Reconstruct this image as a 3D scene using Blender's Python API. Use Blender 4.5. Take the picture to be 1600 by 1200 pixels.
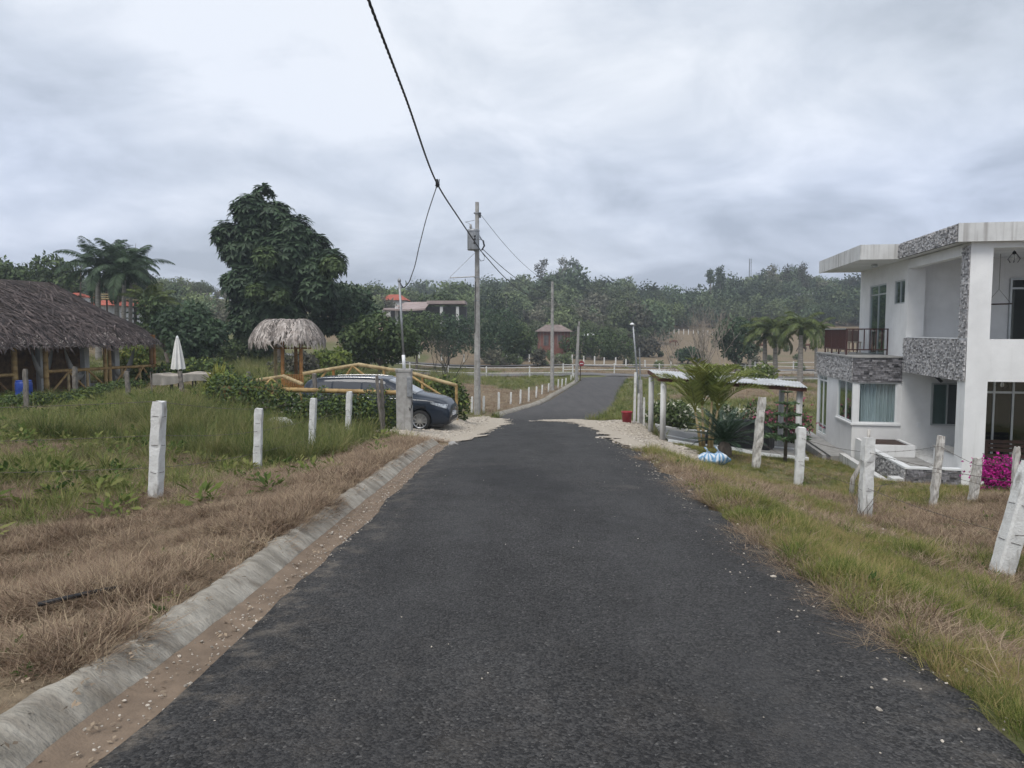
import bpy, bmesh, math, random
import numpy as np
from mathutils import Vector, Matrix
R = math.radians
for o in list(bpy.data.objects): bpy.data.objects.remove(o)
SC = bpy.context.scene
COL = SC.collection
# ------------------------------------------------------------------ camera
F, HOR, CAMZ = 1150.0, 518.0, 1.6
PITCH = math.atan((600 - HOR) / F)
cam = bpy.data.objects.new('camera', bpy.data.cameras.new('camera'))
COL.objects.link(cam)
cam.location = (0, 0, CAMZ); cam.rotation_euler = (R(90) - PITCH, 0, 0)
cam.data.sensor_width = 36; cam.data.lens = F / 1600 * 36
cam.data.clip_start = 0.05; cam.data.clip_end = 6000
SC.camera = cam
# ------------------------------------------------------------------ sky
SUN_EL, SUN_AZ = R(58), R(205)
W = bpy.data.worlds.new('World'); SC.world = W; W.use_nodes = True
nt = W.node_tree; N = nt.nodes; L = nt.links; N.clear()
def wn(t, **k):
    n = N.new(t)
    for a, b in k.items(): setattr(n, a, b)
    return n
W.cycles.sampling_method = 'MANUAL'; W.cycles.sample_map_resolution = 256
out = wn('ShaderNodeOutputWorld')
sky = wn('ShaderNodeTexSky', sky_type='NISHITA', sun_disc=False)
sky.sun_elevation = SUN_EL; sky.sun_rotation = SUN_AZ; sky.dust_density = 4; sky.air_density = 1.5
bg1 = wn('ShaderNodeBackground'); bg1.inputs[1].default_value = 0.07
L.new(sky.outputs[0], bg1.inputs[0])
tc = wn('ShaderNodeTexCoord'); sep = wn('ShaderNodeSeparateXYZ'); L.new(tc.outputs['Generated'], sep.inputs[0])
def mth(op, a, b=None, clamp=False):
    n = wn('ShaderNodeMath', operation=op); n.use_clamp = clamp
    for i, v in enumerate((a, b)):
        if v is None: continue
        if isinstance(v, (int, float)): n.inputs[i].default_value = v
        else: L.new(v, n.inputs[i])
    return n.outputs[0]
zc = mth('ADD', mth('ABSOLUTE', sep.outputs[2]), 0.30)
cmb = wn('ShaderNodeCombineXYZ')
L.new(mth('DIVIDE', sep.outputs[0], zc), cmb.inputs[0]); L.new(mth('DIVIDE', sep.outputs[1], zc), cmb.inputs[1])
cmb.inputs[2].default_value = 3.7
def nz(scale, detail, rough, dist=0.0, loc=(0, 0, 0)):
    mp = wn('ShaderNodeMapping'); mp.inputs['Location'].default_value = loc; L.new(cmb.outputs[0], mp.inputs[0])
    n = wn('ShaderNodeTexNoise'); n.inputs['Scale'].default_value = scale; n.inputs['Detail'].default_value = detail
    n.inputs['Roughness'].default_value = rough; n.inputs['Distortion'].default_value = dist
    L.new(mp.outputs[0], n.inputs['Vector']); return n.outputs[0]
big = nz(0.85, 3, 0.5, 0.4, (4.2, 1.3, 0)); fine = nz(2.6, 9, 0.58, 0.35, (1.0, 7.7, 0)); blue = nz(0.5, 2, 0.4, 0, (9.1, 3.0, 2))
dens = mth('ADD', mth('MULTIPLY', big, 0.55), mth('MULTIPLY', fine, 0.45))
cr = wn('ShaderNodeValToRGB'); L.new(dens, cr.inputs[0])
e = cr.color_ramp.elements
e[0].position = 0.385; e[0].color = (0.325, 0.362, 0.422, 1)
e[1].position = 0.60; e[1].color = (0.615, 0.645, 0.698, 1)
m_ = cr.color_ramp.elements.new(0.5); m_.color = (0.470, 0.510, 0.575, 1)
mixb = wn('ShaderNodeMix', data_type='RGBA', blend_type='MULTIPLY'); mixb.inputs[0].default_value = 1
crb = wn('ShaderNodeValToRGB'); L.new(blue, crb.inputs[0])
crb.color_ramp.elements[0].position = 0.40; crb.color_ramp.elements[0].color = (1, 1, 1, 1)
crb.color_ramp.elements[1].position = 0.66; crb.color_ramp.elements[1].color = (0.94, 0.97, 1.07, 1)
L.new(cr.outputs[0], mixb.inputs[6]); L.new(crb.outputs[0], mixb.inputs[7])
bg2 = wn('ShaderNodeBackground'); bg2.inputs[1].default_value = 1.02; L.new(mixb.outputs[2], bg2.inputs[0])
mx = wn('ShaderNodeMixShader'); mx.inputs[0].default_value = 0.9
L.new(bg1.outputs[0], mx.inputs[1]); L.new(bg2.outputs[0], mx.inputs[2]); L.new(mx.outputs[0], out.inputs[0])
# ------------------------------------------------------------------ sun (veiled by cloud)
sl = bpy.data.lights.new('sun', 'SUN'); sl.energy = 1.5; sl.angle = R(28); sl.color = (1, 0.965, 0.91)
so = bpy.data.objects.new('sun', sl); COL.objects.link(so)
so.rotation_euler = (R(90) - SUN_EL, 0, R(180) - SUN_AZ)   # light comes from behind-left of the camera
so.location = (-20, -20, 40)
SC.view_settings.view_transform = 'Standard'; SC.view_settings.look = 'None'
SC.view_settings.gamma = 1; SC.view_settings.exposure = 0.60
SC.cycles.max_bounces = 4; SC.cycles.diffuse_bounces = 2; SC.cycles.glossy_bounces = 2; SC.cycles.transmission_bounces = 3; SC.cycles.transparent_max_bounces = 6
SC.cycles.use_adaptive_sampling = True; SC.cycles.adaptive_threshold = 0.02
SC.cycles.volume_bounces = 0
SC.cycles.use_denoising = True
# ------------------------------------------------------------------ pixel -> world
def P(px, py, D):
    a, b = (px - 800) / F, (600 - py) / F
    d = (a, math.cos(PITCH) + b * math.sin(PITCH), -math.sin(PITCH) + b * math.cos(PITCH))
    s = D / d[1]
    return Vector((d[0] * s, D, CAMZ + d[2] * s))
def S(px, D): return px * D / F                                    # pixel length at distance D -> metres
# ------------------------------------------------------------------ materials
MATS = {}
def mat(name, col, col2=None, rough=0.8, scale=6.0, detail=5, bump=0.0, bscale=None, metal=0.0, spec=0.3, isl=0.0,
        coords='Object', stain=None, stretch=None, lo=0.35, hi=0.65, trans=0.0, coat=0.0, objr=0.0):
    """procedural Principled: two colours mixed by noise, random per island/object value, streaks, bump"""
    m = bpy.data.materials.new(name); m.use_nodes = True
    nt = m.node_tree; N = nt.nodes; L = nt.links
    b = N['Principled BSDF']; b.inputs['Roughness'].default_value = rough; b.inputs['Metallic'].default_value = metal
    b.inputs['Specular IOR Level'].default_value = spec; b.inputs['Coat Weight'].default_value = coat
    b.inputs['Coat Roughness'].default_value = 0.04
    if coords == 'World':
        g = N.new('ShaderNodeNewGeometry'); vec = g.outputs['Position']
    else:
        t = N.new('ShaderNodeTexCoord'); vec = t.outputs['Object']
    if stretch:
        mp = N.new('ShaderNodeMapping'); mp.inputs['Scale'].default_value = stretch; L.new(vec, mp.inputs[0]); vec = mp.outputs[0]
    c2 = col2 or tuple(c * 0.72 for c in col)
    n = N.new('ShaderNodeTexNoise'); n.inputs['Scale'].default_value = scale; n.inputs['Detail'].default_value = detail
    n.inputs['Roughness'].default_value = 0.6; L.new(vec, n.inputs['Vector'])
    r = N.new('ShaderNodeValToRGB'); L.new(n.outputs[0], r.inputs[0])
    r.color_ramp.elements[0].position = lo; r.color_ramp.elements[1].position = hi
    r.color_ramp.elements[0].color = (*c2, 1); r.color_ramp.elements[1].color = (*col, 1)
    colr = r.outputs[0]
    if stain:                                                       # rain streaks / dirt: (colour, scale xyz, lo, hi, amount)
        mp = N.new('ShaderNodeMapping'); mp.inputs['Scale'].default_value = stain[1]; 
        t = N.new('ShaderNodeTexCoord'); L.new(t.outputs['Object'], mp.inputs[0])
        n2 = N.new('ShaderNodeTexNoise'); n2.inputs['Scale'].default_value = 1; n2.inputs['Detail'].default_value = 6; L.new(mp.outputs[0], n2.inputs['Vector'])
        r2 = N.new('ShaderNodeValToRGB'); r2.color_ramp.elements[0].position = stain[2]; r2.color_ramp.elements[1].position = stain[3]
        r2.color_ramp.elements[0].color = (0, 0, 0, 1); r2.color_ramp.elements[1].color = (stain[4],) * 3 + (1,); L.new(n2.outputs[0], r2.inputs[0])
        mx = N.new('ShaderNodeMix'); mx.data_type = 'RGBA'; L.new(r2.outputs[0], mx.inputs[0]); L.new(colr, mx.inputs[6]); mx.inputs[7].default_value = (*stain[0], 1)
        colr = mx.outputs[2]
    for kind_, amt_ in (('i', isl), ('o', objr)):
        if not amt_: continue
        if kind_ == 'i':
            g2 = N.new('ShaderNodeNewGeometry'); rv = g2.outputs['Random Per Island']; amt = isl
        else:
            g2 = N.new('ShaderNodeObjectInfo'); rv = g2.outputs['Random']; amt = objr
        mr = N.new('ShaderNodeMapRange'); mr.inputs[3].default_value = 1 - amt; mr.inputs[4].default_value = 1 + amt; L.new(rv, mr.inputs[0])
        mx = N.new('ShaderNodeVectorMath'); mx.operation = 'SCALE'; L.new(colr, mx.inputs[0]); L.new(mr.outputs[0], mx.inputs[3]); colr = mx.outputs[0]
    L.new(colr, b.inputs['Base Color'])
    if trans:
        o = N['Material Output']; tr = N.new('ShaderNodeBsdfTranslucent'); L.new(colr, tr.inputs[0])
        ms = N.new('ShaderNodeMixShader'); ms.inputs[0].default_value = trans; L.new(b.outputs[0], ms.inputs[1]); L.new(tr.outputs[0], ms.inputs[2]); L.new(ms.outputs[0], o.inputs[0])
    if bump:
        n3 = N.new('ShaderNodeTexNoise'); n3.inputs['Scale'].default_value = bscale or scale * 4; n3.inputs['Detail'].default_value = 6; L.new(vec, n3.inputs['Vector'])
        bp = N.new('ShaderNodeBump'); bp.inputs['Strength'].default_value = bump; bp.inputs['Distance'].default_value = 0.02; L.new(n3.outputs[0], bp.inputs['Height']); L.new(bp.outputs[0], b.inputs['Normal'])
    MATS[name] = m
    return m
# ------------------------------------------------------------------ mesh builder
class MB:
    def __init__(s): s.v = []; s.f = []; s.n = 0
    def add(s, v, f):
        s.f += [tuple(i + s.n for i in q) for q in f]; s.v += [tuple(p) for p in v]; s.n += len(v); return s
    def box(s, a, b, M=None):
        x0, y0, z0 = a; x1, y1, z1 = b
        v = [Vector(p) for p in ((x0,y0,z0),(x1,y0,z0),(x1,y1,z0),(x0,y1,z0),(x0,y0,z1),(x1,y0,z1),(x1,y1,z1),(x0,y1,z1))]
        if M is not None: v = [M @ p for p in v]
        return s.add(v, [(0,3,2,1),(4,5,6,7),(0,1,5,4),(1,2,6,5),(2,3,7,6),(3,0,4,7)])
    def cbox(s, c, size, M=None):
        h = [k / 2 for k in size]
        return s.box([c[i] - h[i] for i in range(3)], [c[i] + h[i] for i in range(3)], M)
    def tube(s, pts, rad, n=8, cap=True, jit=0.0, rnd=None, sq=False):
        pts = [Vector(p) for p in pts]
        if not hasattr(rad, '__len__'): rad = [rad] * len(pts)
        up = Vector((0.13, 0.31, 0.94)); rings = []
        for i, p in enumerate(pts):
            t = (pts[min(i + 1, len(pts) - 1)] - pts[max(i - 1, 0)]).normalized()
            if abs(t.z) > 0.9: up = Vector((0, 1, 0)) if sq else Vector((0.3, 0.95, 0))
            else: up = Vector((0, 0, 1))
            a = t.cross(up).normalized(); b = a.cross(t).normalized()
            ring = []
            for k in range(n):
                an = 2 * math.pi * (k + (0.5 if sq else 0)) / n; r = rad[i]
                if jit: r *= 1 + (rnd or random).uniform(-jit, jit)
                ring.append(p + (a * math.cos(an) + b * math.sin(an)) * r)
            rings.append(ring)
        v = [q for r_ in rings for q in r_]; f = []
        for i in range(len(pts) - 1):
            for k in range(n):
                f.append((i*n+k, i*n+(k+1) % n, (i+1)*n+(k+1) % n, (i+1)*n+k))
        if cap:
            f.append(tuple(range(n))[::-1]); f.append(tuple((len(pts)-1)*n + k for k in range(n)))
        return s.add(v, f)
    def lathe(s, c, prof, n=20, axis='Z'):
        v = []; f = []
        for r, z in prof:
            for k in range(n):
                an = 2 * math.pi * k / n
                q = (r*math.cos(an), r*math.sin(an), z) if axis == 'Z' else (r*math.cos(an), z, r*math.sin(an))
                v.append((c[0]+q[0], c[1]+q[1], c[2]+q[2]))
        for i in range(len(prof) - 1):
            for k in range(n): f.append((i*n+k, i*n+(k+1) % n, (i+1)*n+(k+1) % n, (i+1)*n+k))
        return s.add(v, f)
    def grid(s, nx, ny, fn):
        v = [fn(i / (nx - 1), j / (ny - 1)) for j in range(ny) for i in range(nx)]
        return s.add(v, [(j*nx+i, j*nx+i+1, (j+1)*nx+i+1, (j+1)*nx+i) for j in range(ny-1) for i in range(nx-1)])
    def prism(s, poly, z0, z1):
        n = len(poly); v = [(x, y, z0) for x, y in poly] + [(x, y, z1) for x, y in poly]
        return s.add(v, [tuple(range(n))[::-1], tuple(range(n, 2*n))] + [(i, (i+1) % n, n+(i+1) % n, n+i) for i in range(n)])
    def build(s, name, m, parent=None, smooth=False, world=True, bevel=0.0):
        me = bpy.data.meshes.new(name)
        off = parent.location if (parent is not None and world) else Vector((0, 0, 0))
        par = parent
        while world and par is not None and par.parent is not None:
            par = par.parent; off = off + par.location
        me.from_pydata([(p[0]-off[0], p[1]-off[1], p[2]-off[2]) for p in s.v], [], s.f)
        return finish(name, me, m, parent, smooth, bevel)
def finish(name, me, m, parent=None, smooth=False, bevel=0.0):
    me.materials.append(m if not isinstance(m, str) else MATS[m])
    if smooth: me.polygons.foreach_set('use_smooth', [True] * len(me.polygons))
    me.update()
    o = bpy.data.objects.new(name, me); COL.objects.link(o); o.parent = parent
    if bevel:
        bv = o.modifiers.new('bevel', 'BEVEL'); bv.width = bevel; bv.segments = 2; bv.limit_method = 'ANGLE'
    return o
def npmesh(name, V, Fq, m, parent=None, smooth=False, off=None):
    """fast mesh from numpy arrays; Fq (n,k) faces all of one size"""
    V = np.asarray(V, np.float32).reshape(-1, 3)
    if off is not None: V = V - np.asarray(off, np.float32)
    Fq = np.asarray(Fq, np.int32); k = Fq.shape[1]
    me = bpy.data.meshes.new(name)
    me.vertices.add(len(V)); me.vertices.foreach_set('co', V.ravel())
    me.loops.add(Fq.size); me.loops.foreach_set('vertex_index', Fq.ravel())
    me.polygons.add(len(Fq)); me.polygons.foreach_set('loop_start', np.arange(0, Fq.size, k, dtype=np.int32))
    me.update(calc_edges=True); me.validate()
    return finish(name, me, m, parent, smooth)
def tag(o, label, cat, group=None, kind=None):
    o['label'] = label
    if cat: o['category'] = cat
    if group: o['group'] = group
    if kind: o['kind'] = kind
    return o
def thing(name, label, cat, loc, rz=0.0, group=None):
    o = bpy.data.objects.new(name, None); COL.objects.link(o); o.empty_display_size = 0.2
    o.location = loc; o.rotation_euler = (0, 0, rz)
    return tag(o, label, cat, group)
def copy_tree(o, parent=None):
    c = o.copy(); COL.objects.link(c); c.parent = parent
    for ch in [k for k in bpy.data.objects if k.parent is o]: copy_tree(ch, c)
    return c
# ------------------------------------------------------------------ leaves (numpy)
def unit(a): return a / np.maximum(np.linalg.norm(a, axis=-1, keepdims=True), 1e-9)
def leaves(C, D, Ln, Wd, rng, fold=0.15, nrm=None):
    """rhombic leaf quads: base C, direction D, length Ln, width Wd"""
    C = np.asarray(C, float); D = unit(np.asarray(D, float)); n = len(C)
    rv = rng.normal(size=(n, 3)) if nrm is None else nrm
    s = unit(np.cross(D, rv)); up = np.cross(s, D)
    Ln = np.broadcast_to(np.asarray(Ln, float), (n,))[:, None]; Wd = np.broadcast_to(np.asarray(Wd, float), (n,))[:, None]
    V = np.stack([C, C + D*Ln*0.5 + s*Wd*0.5 - up*Ln*fold*0.3, C + D*Ln - up*Ln*fold, C + D*Ln*0.5 - s*Wd*0.5 - up*Ln*fold*0.3], 1)
    Fq = np.arange(4*n).reshape(n, 4)
    return V.reshape(-1, 3), Fq
def join(parts):
    V = []; Fq = []; k = 0
    for v, f in parts: V.append(v); Fq.append(f + k); k += len(v)
    return np.concatenate(V), np.concatenate(Fq)
def sph(n, rng): return unit(rng.normal(size=(n, 3)))
# ------------------------------------------------------------------ scattering with geometry nodes (stuff only)
def scatter(name, pts, rots, scl, idx, protos, label, cat):
    pc = bpy.data.collections.new(name + '_protos')
    for p in protos:
        for c in list(p.users_collection): c.objects.unlink(p)
        pc.objects.link(p)
    me = bpy.data.meshes.new(name); n = len(pts)
    me.vertices.add(n); me.vertices.foreach_set('co', np.asarray(pts, np.float32).ravel())
    a = me.attributes.new('rot', 'FLOAT_VECTOR', 'POINT'); a.data.foreach_set('vector', np.asarray(rots, np.float32).ravel())
    a = me.attributes.new('scl', 'FLOAT', 'POINT'); a.data.foreach_set('value', np.asarray(scl, np.float32))
    a = me.attributes.new('idx', 'INT', 'POINT'); a.data.foreach_set('value', np.asarray(idx, np.int32))
    o = bpy.data.objects.new(name, me); COL.objects.link(o); tag(o, label, cat, kind='stuff')
    ng = bpy.data.node_groups.new(name, 'GeometryNodeTree')
    ng.interface.new_socket('Geometry', in_out='INPUT', socket_type='NodeSocketGeometry')
    ng.interface.new_socket('Geometry', in_out='OUTPUT', socket_type='NodeSocketGeometry')
    N = ng.nodes; L = ng.links
    gi = N.new('NodeGroupInput'); go = N.new('NodeGroupOutput'); ip = N.new('GeometryNodeInstanceOnPoints'); ci = N.new('GeometryNodeCollectionInfo')
    ci.inputs['Collection'].default_value = pc; ci.inputs['Separate Children'].default_value = True; ci.inputs['Reset Children'].default_value = True
    def na(nm, t):
        k = N.new('GeometryNodeInputNamedAttribute'); k.data_type = t; k.inputs['Name'].default_value = nm; return k.outputs[0]
    ip.inputs['Pick Instance'].default_value = True
    L.new(gi.outputs[0], ip.inputs['Points']); L.new(ci.outputs[0], ip.inputs['Instance'])
    L.new(na('idx', 'INT'), ip.inputs['Instance Index']); L.new(na('rot', 'FLOAT_VECTOR'), ip.inputs['Rotation']); L.new(na('scl', 'FLOAT'), ip.inputs['Scale'])
    L.new(ip.outputs[0], go.inputs[0])
    md = o.modifiers.new('scatter', 'NODES'); md.node_group = ng
    return o
# ================================================================== terrain
rng = np.random.default_rng(7); random.seed(7)
RY = np.array([-12, -4, 0, 3, 6, 10, 15, 20, 24, 30, 36, 45, 58, 72, 84], float)
RZ = np.array([2.25, 1.82, 1.6, 1.76, 1.93, 2.15, 2.45, 2.88, 3.25, 3.75, 4.13, 4.5, 4.7, 4.68, 4.75], float) * -1 + CAMZ
RZ[0:3] = [0.65, 0.22, 0.0]
ELY = np.array([-12, 2, 4, 10, 15.4, 17, 21, 26, 30, 36, 40, 45, 58, 72, 78], float)
ELX = np.array([-1.85, -1.72, -1.63, -1.55, -1.47, -1.44, -1.13, -0.85, -0.65, -0.45, 0.35, 1.62, 4.13, 6.8, 7.4], float)
ERY = np.array([-12, 2, 4, 10, 15, 20, 24, 30, 33, 36, 45, 58, 72, 78], float)
ERX = np.array([2.1, 2.20, 2.23, 2.42, 2.52, 2.72, 2.87, 3.0, 3.5, 4.3, 6.2, 8.4, 11.2, 12.6], float)
def smooth_interp(y, X, Y):                                        # cubic hermite (pchip-like)
    y = np.asarray(y, float); d = np.gradient(Y, X); i = np.clip(np.searchsorted(X, y) - 1, 0, len(X) - 2)
    h = X[i+1] - X[i]; t = np.clip((y - X[i]) / h, 0, 1)
    return ((2*t**3 - 3*t**2 + 1)*Y[i] + (t**3 - 2*t**2 + t)*h*d[i] + (-2*t**3 + 3*t**2)*Y[i+1] + (t**3 - t**2)*h*d[i+1])
road_z = lambda y: smooth_interp(y, RY, RZ)
road_l = lambda y: smooth_interp(y, ELY, ELX)
road_r = lambda y: smooth_interp(y, ERY, ERX)
CP = [ # (px, py, distance): where the ground is seen
 (245,780,9.6),(402,738,14.5),(487,712,17),(543,688,20),(632,672,21),(0,850,7.4),(0,760,10.2),(0,690,15),(100,640,24),(0,640,25),(71,614,31),(22,616,29),
 (238,600,36),(280,612,30),(440,606,32),(390,632,24),(657,672,24),(480,664,25.5),(560,668,23),(713,645,28),(745,650,36),(600,604,45),(400,577,50),
 (200,571,60),(400,563,75),(600,581,75),(740,589,78),(50,560,60),(-250,600,35),(-300,560,60),(-300,760,10),(-250,850,7.4),
 (1570,905,8.6),(1354,808,12.4),(1250,758,17),(1185,730,18.5),(1037,690,25),(1018,676,28.5),(1270,717,23.5),(1337,726,24.4),(1118,731,18.5),(1135,714,20),(1232,724,22),
 (981,658,29),(1507,757,19.3),(1424,752,19.6),(1600,1010,5.6),(1800,800,12),(1800,740,20),(1800,690,30),(1500,640,40),(1250,640,40),(1100,632,45),(1100,606,60),(1250,600,66),(1200,597,72),(1500,597,72),
 (1000,584,86),(1250,583,92),(800,583,86),(500,572,95),(1250,562,130),(1050,566,115),(850,560,115),(1500,562,130),
 (850,546,140),(1050,549,150),(1250,548,165),(700,546,125),(560,540,110),(300,520,110),(0,510,100),(150,520,80),(-300,505,110),(1500,548,165),
 (660,505,140),(1050,520,198),(1250,512,205),(1500,512,205),(850,520,170),
 (760,482,250),(900,474,265),(1050,500,280),(1220,464,285),(1350,470,290),(1600,470,290),(640,510,230),(500,504,220),(310,462,215),(100,455,190),(-300,450,190),
 (100,500,420),(800,500,480),(1300,500,480),(-400,500,420),(2000,500,480)]
cps = np.array([tuple(P(*c)) for c in CP])
for y in (-3, 0, 3, 6, 10, 15, 20, 24, 30, 36, 45, 58, 72):
    z = float(road_z(y)); l = float(road_l(y)); r = float(road_r(y))
    cps = np.vstack([cps, [(l - 0.8, y, z + (0.07 if y < 18 else 0.0)), (r + 0.25, y, z - 0.03)]])
for y, dx, dz in ((-3, 5, -0.55), (0, 5, -0.75), (2, 2.5, -0.32), (4, 4.2, -0.85), (-3, 14, -1.6), (4, 12, -1.9), (-3, -10, -0.1), (3, -8, -0.22)):
    cps = np.vstack([cps, [(dx, y, float(road_z(y)) + dz)]])
def warp(x, y):
    y = np.maximum(np.asarray(y, float), -3.5)
    return np.stack([np.clip(np.asarray(x, float) / (y + 6), -2.2, 2.2), 0.62 * np.log((y + 6) / 6)], -1)
def tps_k(d): return np.where(d > 1e-9, d * d * np.log(d + 1e-12), 0)
_X = warp(cps[:, 0], cps[:, 1]); _n = len(_X)
_K = tps_k(np.linalg.norm(_X[:, None] - _X[None], axis=-1)) + np.eye(_n) * 2.5e-4
_Pm = np.hstack([np.ones((_n, 1)), _X]); _A = np.block([[_K, _Pm], [_Pm.T, np.zeros((3, 3))]])
_w = np.linalg.solve(_A, np.concatenate([cps[:, 2], np.zeros(3)]))
def tps(x, y):
    sh = np.shape(x); q = warp(np.ravel(x), np.ravel(y)); o = np.empty(len(q))
    for i in range(0, len(q), 20000):
        c = q[i:i+20000]; o[i:i+20000] = tps_k(np.linalg.norm(c[:, None] - _X[None], axis=-1)) @ _w[:_n] + _w[_n] + c @ _w[_n+1:]
    return o.reshape(sh)
def sstep(a, b, x): t = np.clip((x - a) / (b - a), 0, 1); return t * t * (3 - 2 * t)
def vnoise(x, y, s, seed=0):                                        # cheap smooth value noise
    x = np.asarray(x) / s; y = np.asarray(y) / s; xi = np.floor(x).astype(int); yi = np.floor(y).astype(int); fx = x - xi; fy = y - yi
    h = lambda a, b: (np.abs(np.sin(a * 127.1 + b * 311.7 + seed * 74.7) * 43758.5453) % 1.0)
    fx = fx*fx*(3-2*fx); fy = fy*fy*(3-2*fy)
    return (h(xi, yi)*(1-fx) + h(xi+1, yi)*fx)*(1-fy) + (h(xi, yi+1)*(1-fx) + h(xi+1, yi+1)*fx)*fy
HOUSE_O = P(1512, 518, 19.3); HOUSE_A = R(-10.3); HOUSE_Z = CAMZ - 4.2
def ground_z(x, y):
    x = np.asarray(x, float); y = np.asarray(y, float)
    z = tps(x, y)
    far = sstep(60, 120, y)
    z = z + (vnoise(x, y, 1.7, 3) - 0.5) * 0.10 + (vnoise(x, y, 0.55, 5) - 0.5) * 0.045 + far * (vnoise(x, y, 22, 9) - 0.5) * 1.2
    yc = np.clip(y, -11, 77); l = road_l(yc); r = road_r(yc); rz = road_z(yc)
    on = 1 - sstep(76, 90, y)
    # right of the road
    w = (1 - sstep(0.05, 1.1, x - r)) * (x > (l + r) / 2) * on
    z = z * (1 - w) + (rz - 0.025) * w
    # left: kerbed verge, else level with the asphalt
    kerbed = (1 - sstep(16.6, 17.6, y)) + sstep(34.5, 36.5, y)
    lip = rz + 0.085 * kerbed - 0.02 * (1 - kerbed)
    d = l - x
    w = (1 - sstep(0.55, 1.9, d)) * (x <= (l + r) / 2) * on
    z = z * (1 - w) + lip * w
    # under asphalt, gutter and kerb
    under = sstep(-0.56, -0.50, x - l) * (kerbed > 0.5) + sstep(-0.02, 0.06, x - l) * (kerbed <= 0.5)
    under = np.clip(under, 0, 1) * (1 - sstep(-0.06, 0.02, x - r)) * (1 - sstep(74, 76, y))
    z = z * (1 - under) + (rz - 0.12) * under
    return z
def gz(x, y): return float(ground_z(np.array([x]), np.array([y]))[0])
def G(px, D):
    x = (px - 800) / F * D * 1.0; return Vector((x, D, gz(x, D)))
def graded(lo, hi, n, c, k):                                       # sinh-graded coordinate
    a, b = math.asinh((lo - c) / k), math.asinh((hi - c) / k); return c + k * np.sinh(np.linspace(a, b, n))
xs = graded(-520, 520, 250, 0.0, 9.0); ys = graded(-12, 640, 320, 3.0, 9.0)
GX, GY = np.meshgrid(xs, ys); GZ = ground_z(GX, GY)
ny, nx = GX.shape; ii = np.arange(ny * nx).reshape(ny, nx)
quads = np.stack([ii[:-1, :-1], ii[:-1, 1:], ii[1:, 1:], ii[1:, :-1]], -1).reshape(-1, 4)
# ---- where grass is dry (1) or green (0)
def dry_left(x, y):
    n = vnoise(x, y, 1.3, 21) * 0.6 + vnoise(x, y, 0.5, 22) * 0.4
    edge = -4.9 + (n - 0.5) * 2.2 - np.clip((8.4 - y), 0, 6) * 1.6          # left limit of the brown verge
    d = sstep(-1.1, 0.9, x - edge) * (1 - sstep(18.0, 22, y + (n - 0.5) * 3))
    patch = 0.27 + sstep(0.55, 0.75, vnoise(x, y, 2.3, 31)) * 0.6
    return np.clip(np.maximum(d, patch * (y < 40)), 0, 1)
def bare_band(x, y):                                                # trodden strip from the road edge along the right fence
    x = np.asarray(x, float); y = np.asarray(y, float); n = (vnoise(x, y, .8, 141) - .5) * .7
    d1 = np.abs(y - (11.6 - .1 * (x - 2.5)) + n) + 4 * np.clip(x - 5.6, 0, 9) + 4 * np.clip(2.2 - x, 0, 9)
    d2 = np.abs(x - (5.35 + .02 * (y - 8)) + n) + 4 * np.clip(y - 11.6, 0, 9) + 4 * np.clip(5.5 - y, 0, 9)
    d3 = np.abs(x - road_r(np.clip(y, -11, 77)) - .1 + n * .5) * 2.2 + 4 * np.clip(y - 15, 0, 9) + 4 * np.clip(9.5 - y, 0, 9)
    return 1 - sstep(.12, .52, np.minimum(np.minimum(d1, d2), d3))
def dry_right(x, y):
    n = vnoise(x, y, 1.5, 41) * 0.6 + vnoise(x, y, 0.6, 42) * 0.4
    r = road_r(np.clip(y, -11, 77)); d = x - r
    a = sstep(2.9, 4.3, d + (n - 0.5) * 2.4) * (1 - sstep(13.5, 16.5, y + (n - 0.5) * 3)) * 0.85
    e = (1 - sstep(0.0, 0.38, d + (n - 0.5) * 0.7)) * 0.75 * sstep(.35, .6, vnoise(x, y, 1.1, 55))
    strip = sstep(0.55, 0.68, vnoise(x, y, 0.9, 51)) * 0.6
    return np.clip(np.maximum(np.maximum(a, e), strip * (y < 16)) + .06 + .5 * bare_band(x, y), 0, 1)
def dryness(x, y):
    yc = np.clip(y, -11, 77); mid = (road_l(yc) + road_r(yc)) / 2
    near = np.where(x < mid, dry_left(x, y), dry_right(x, y))
    n2 = vnoise(x, y, 9, 61) * 0.6 + vnoise(x, y, 3.1, 62) * 0.4
    far = sstep(0.35, 0.6, n2 + 0.06 * (y > 40) * (x > -12) - 0.12 * (x < -12) - 0.14 * (x > 5) * (y < 72) + 0.22 * sstep(90, 112, y))
    t = sstep(22, 34, y); return near * (1 - t) + far * t
go = npmesh('ground', np.stack([GX, GY, GZ], -1), quads, mat('tmp', (0.2, 0.2, 0.2)), smooth=True)
go['kind'] = 'structure'
at = go.data.color_attributes.new('cover', 'FLOAT_COLOR', 'POINT')
dv = dryness(GX, GY).ravel(); c4 = np.ones((len(dv), 4), np.float32); c4[:, 0] = dv; at.data.foreach_set('color', c4.ravel())
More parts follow.
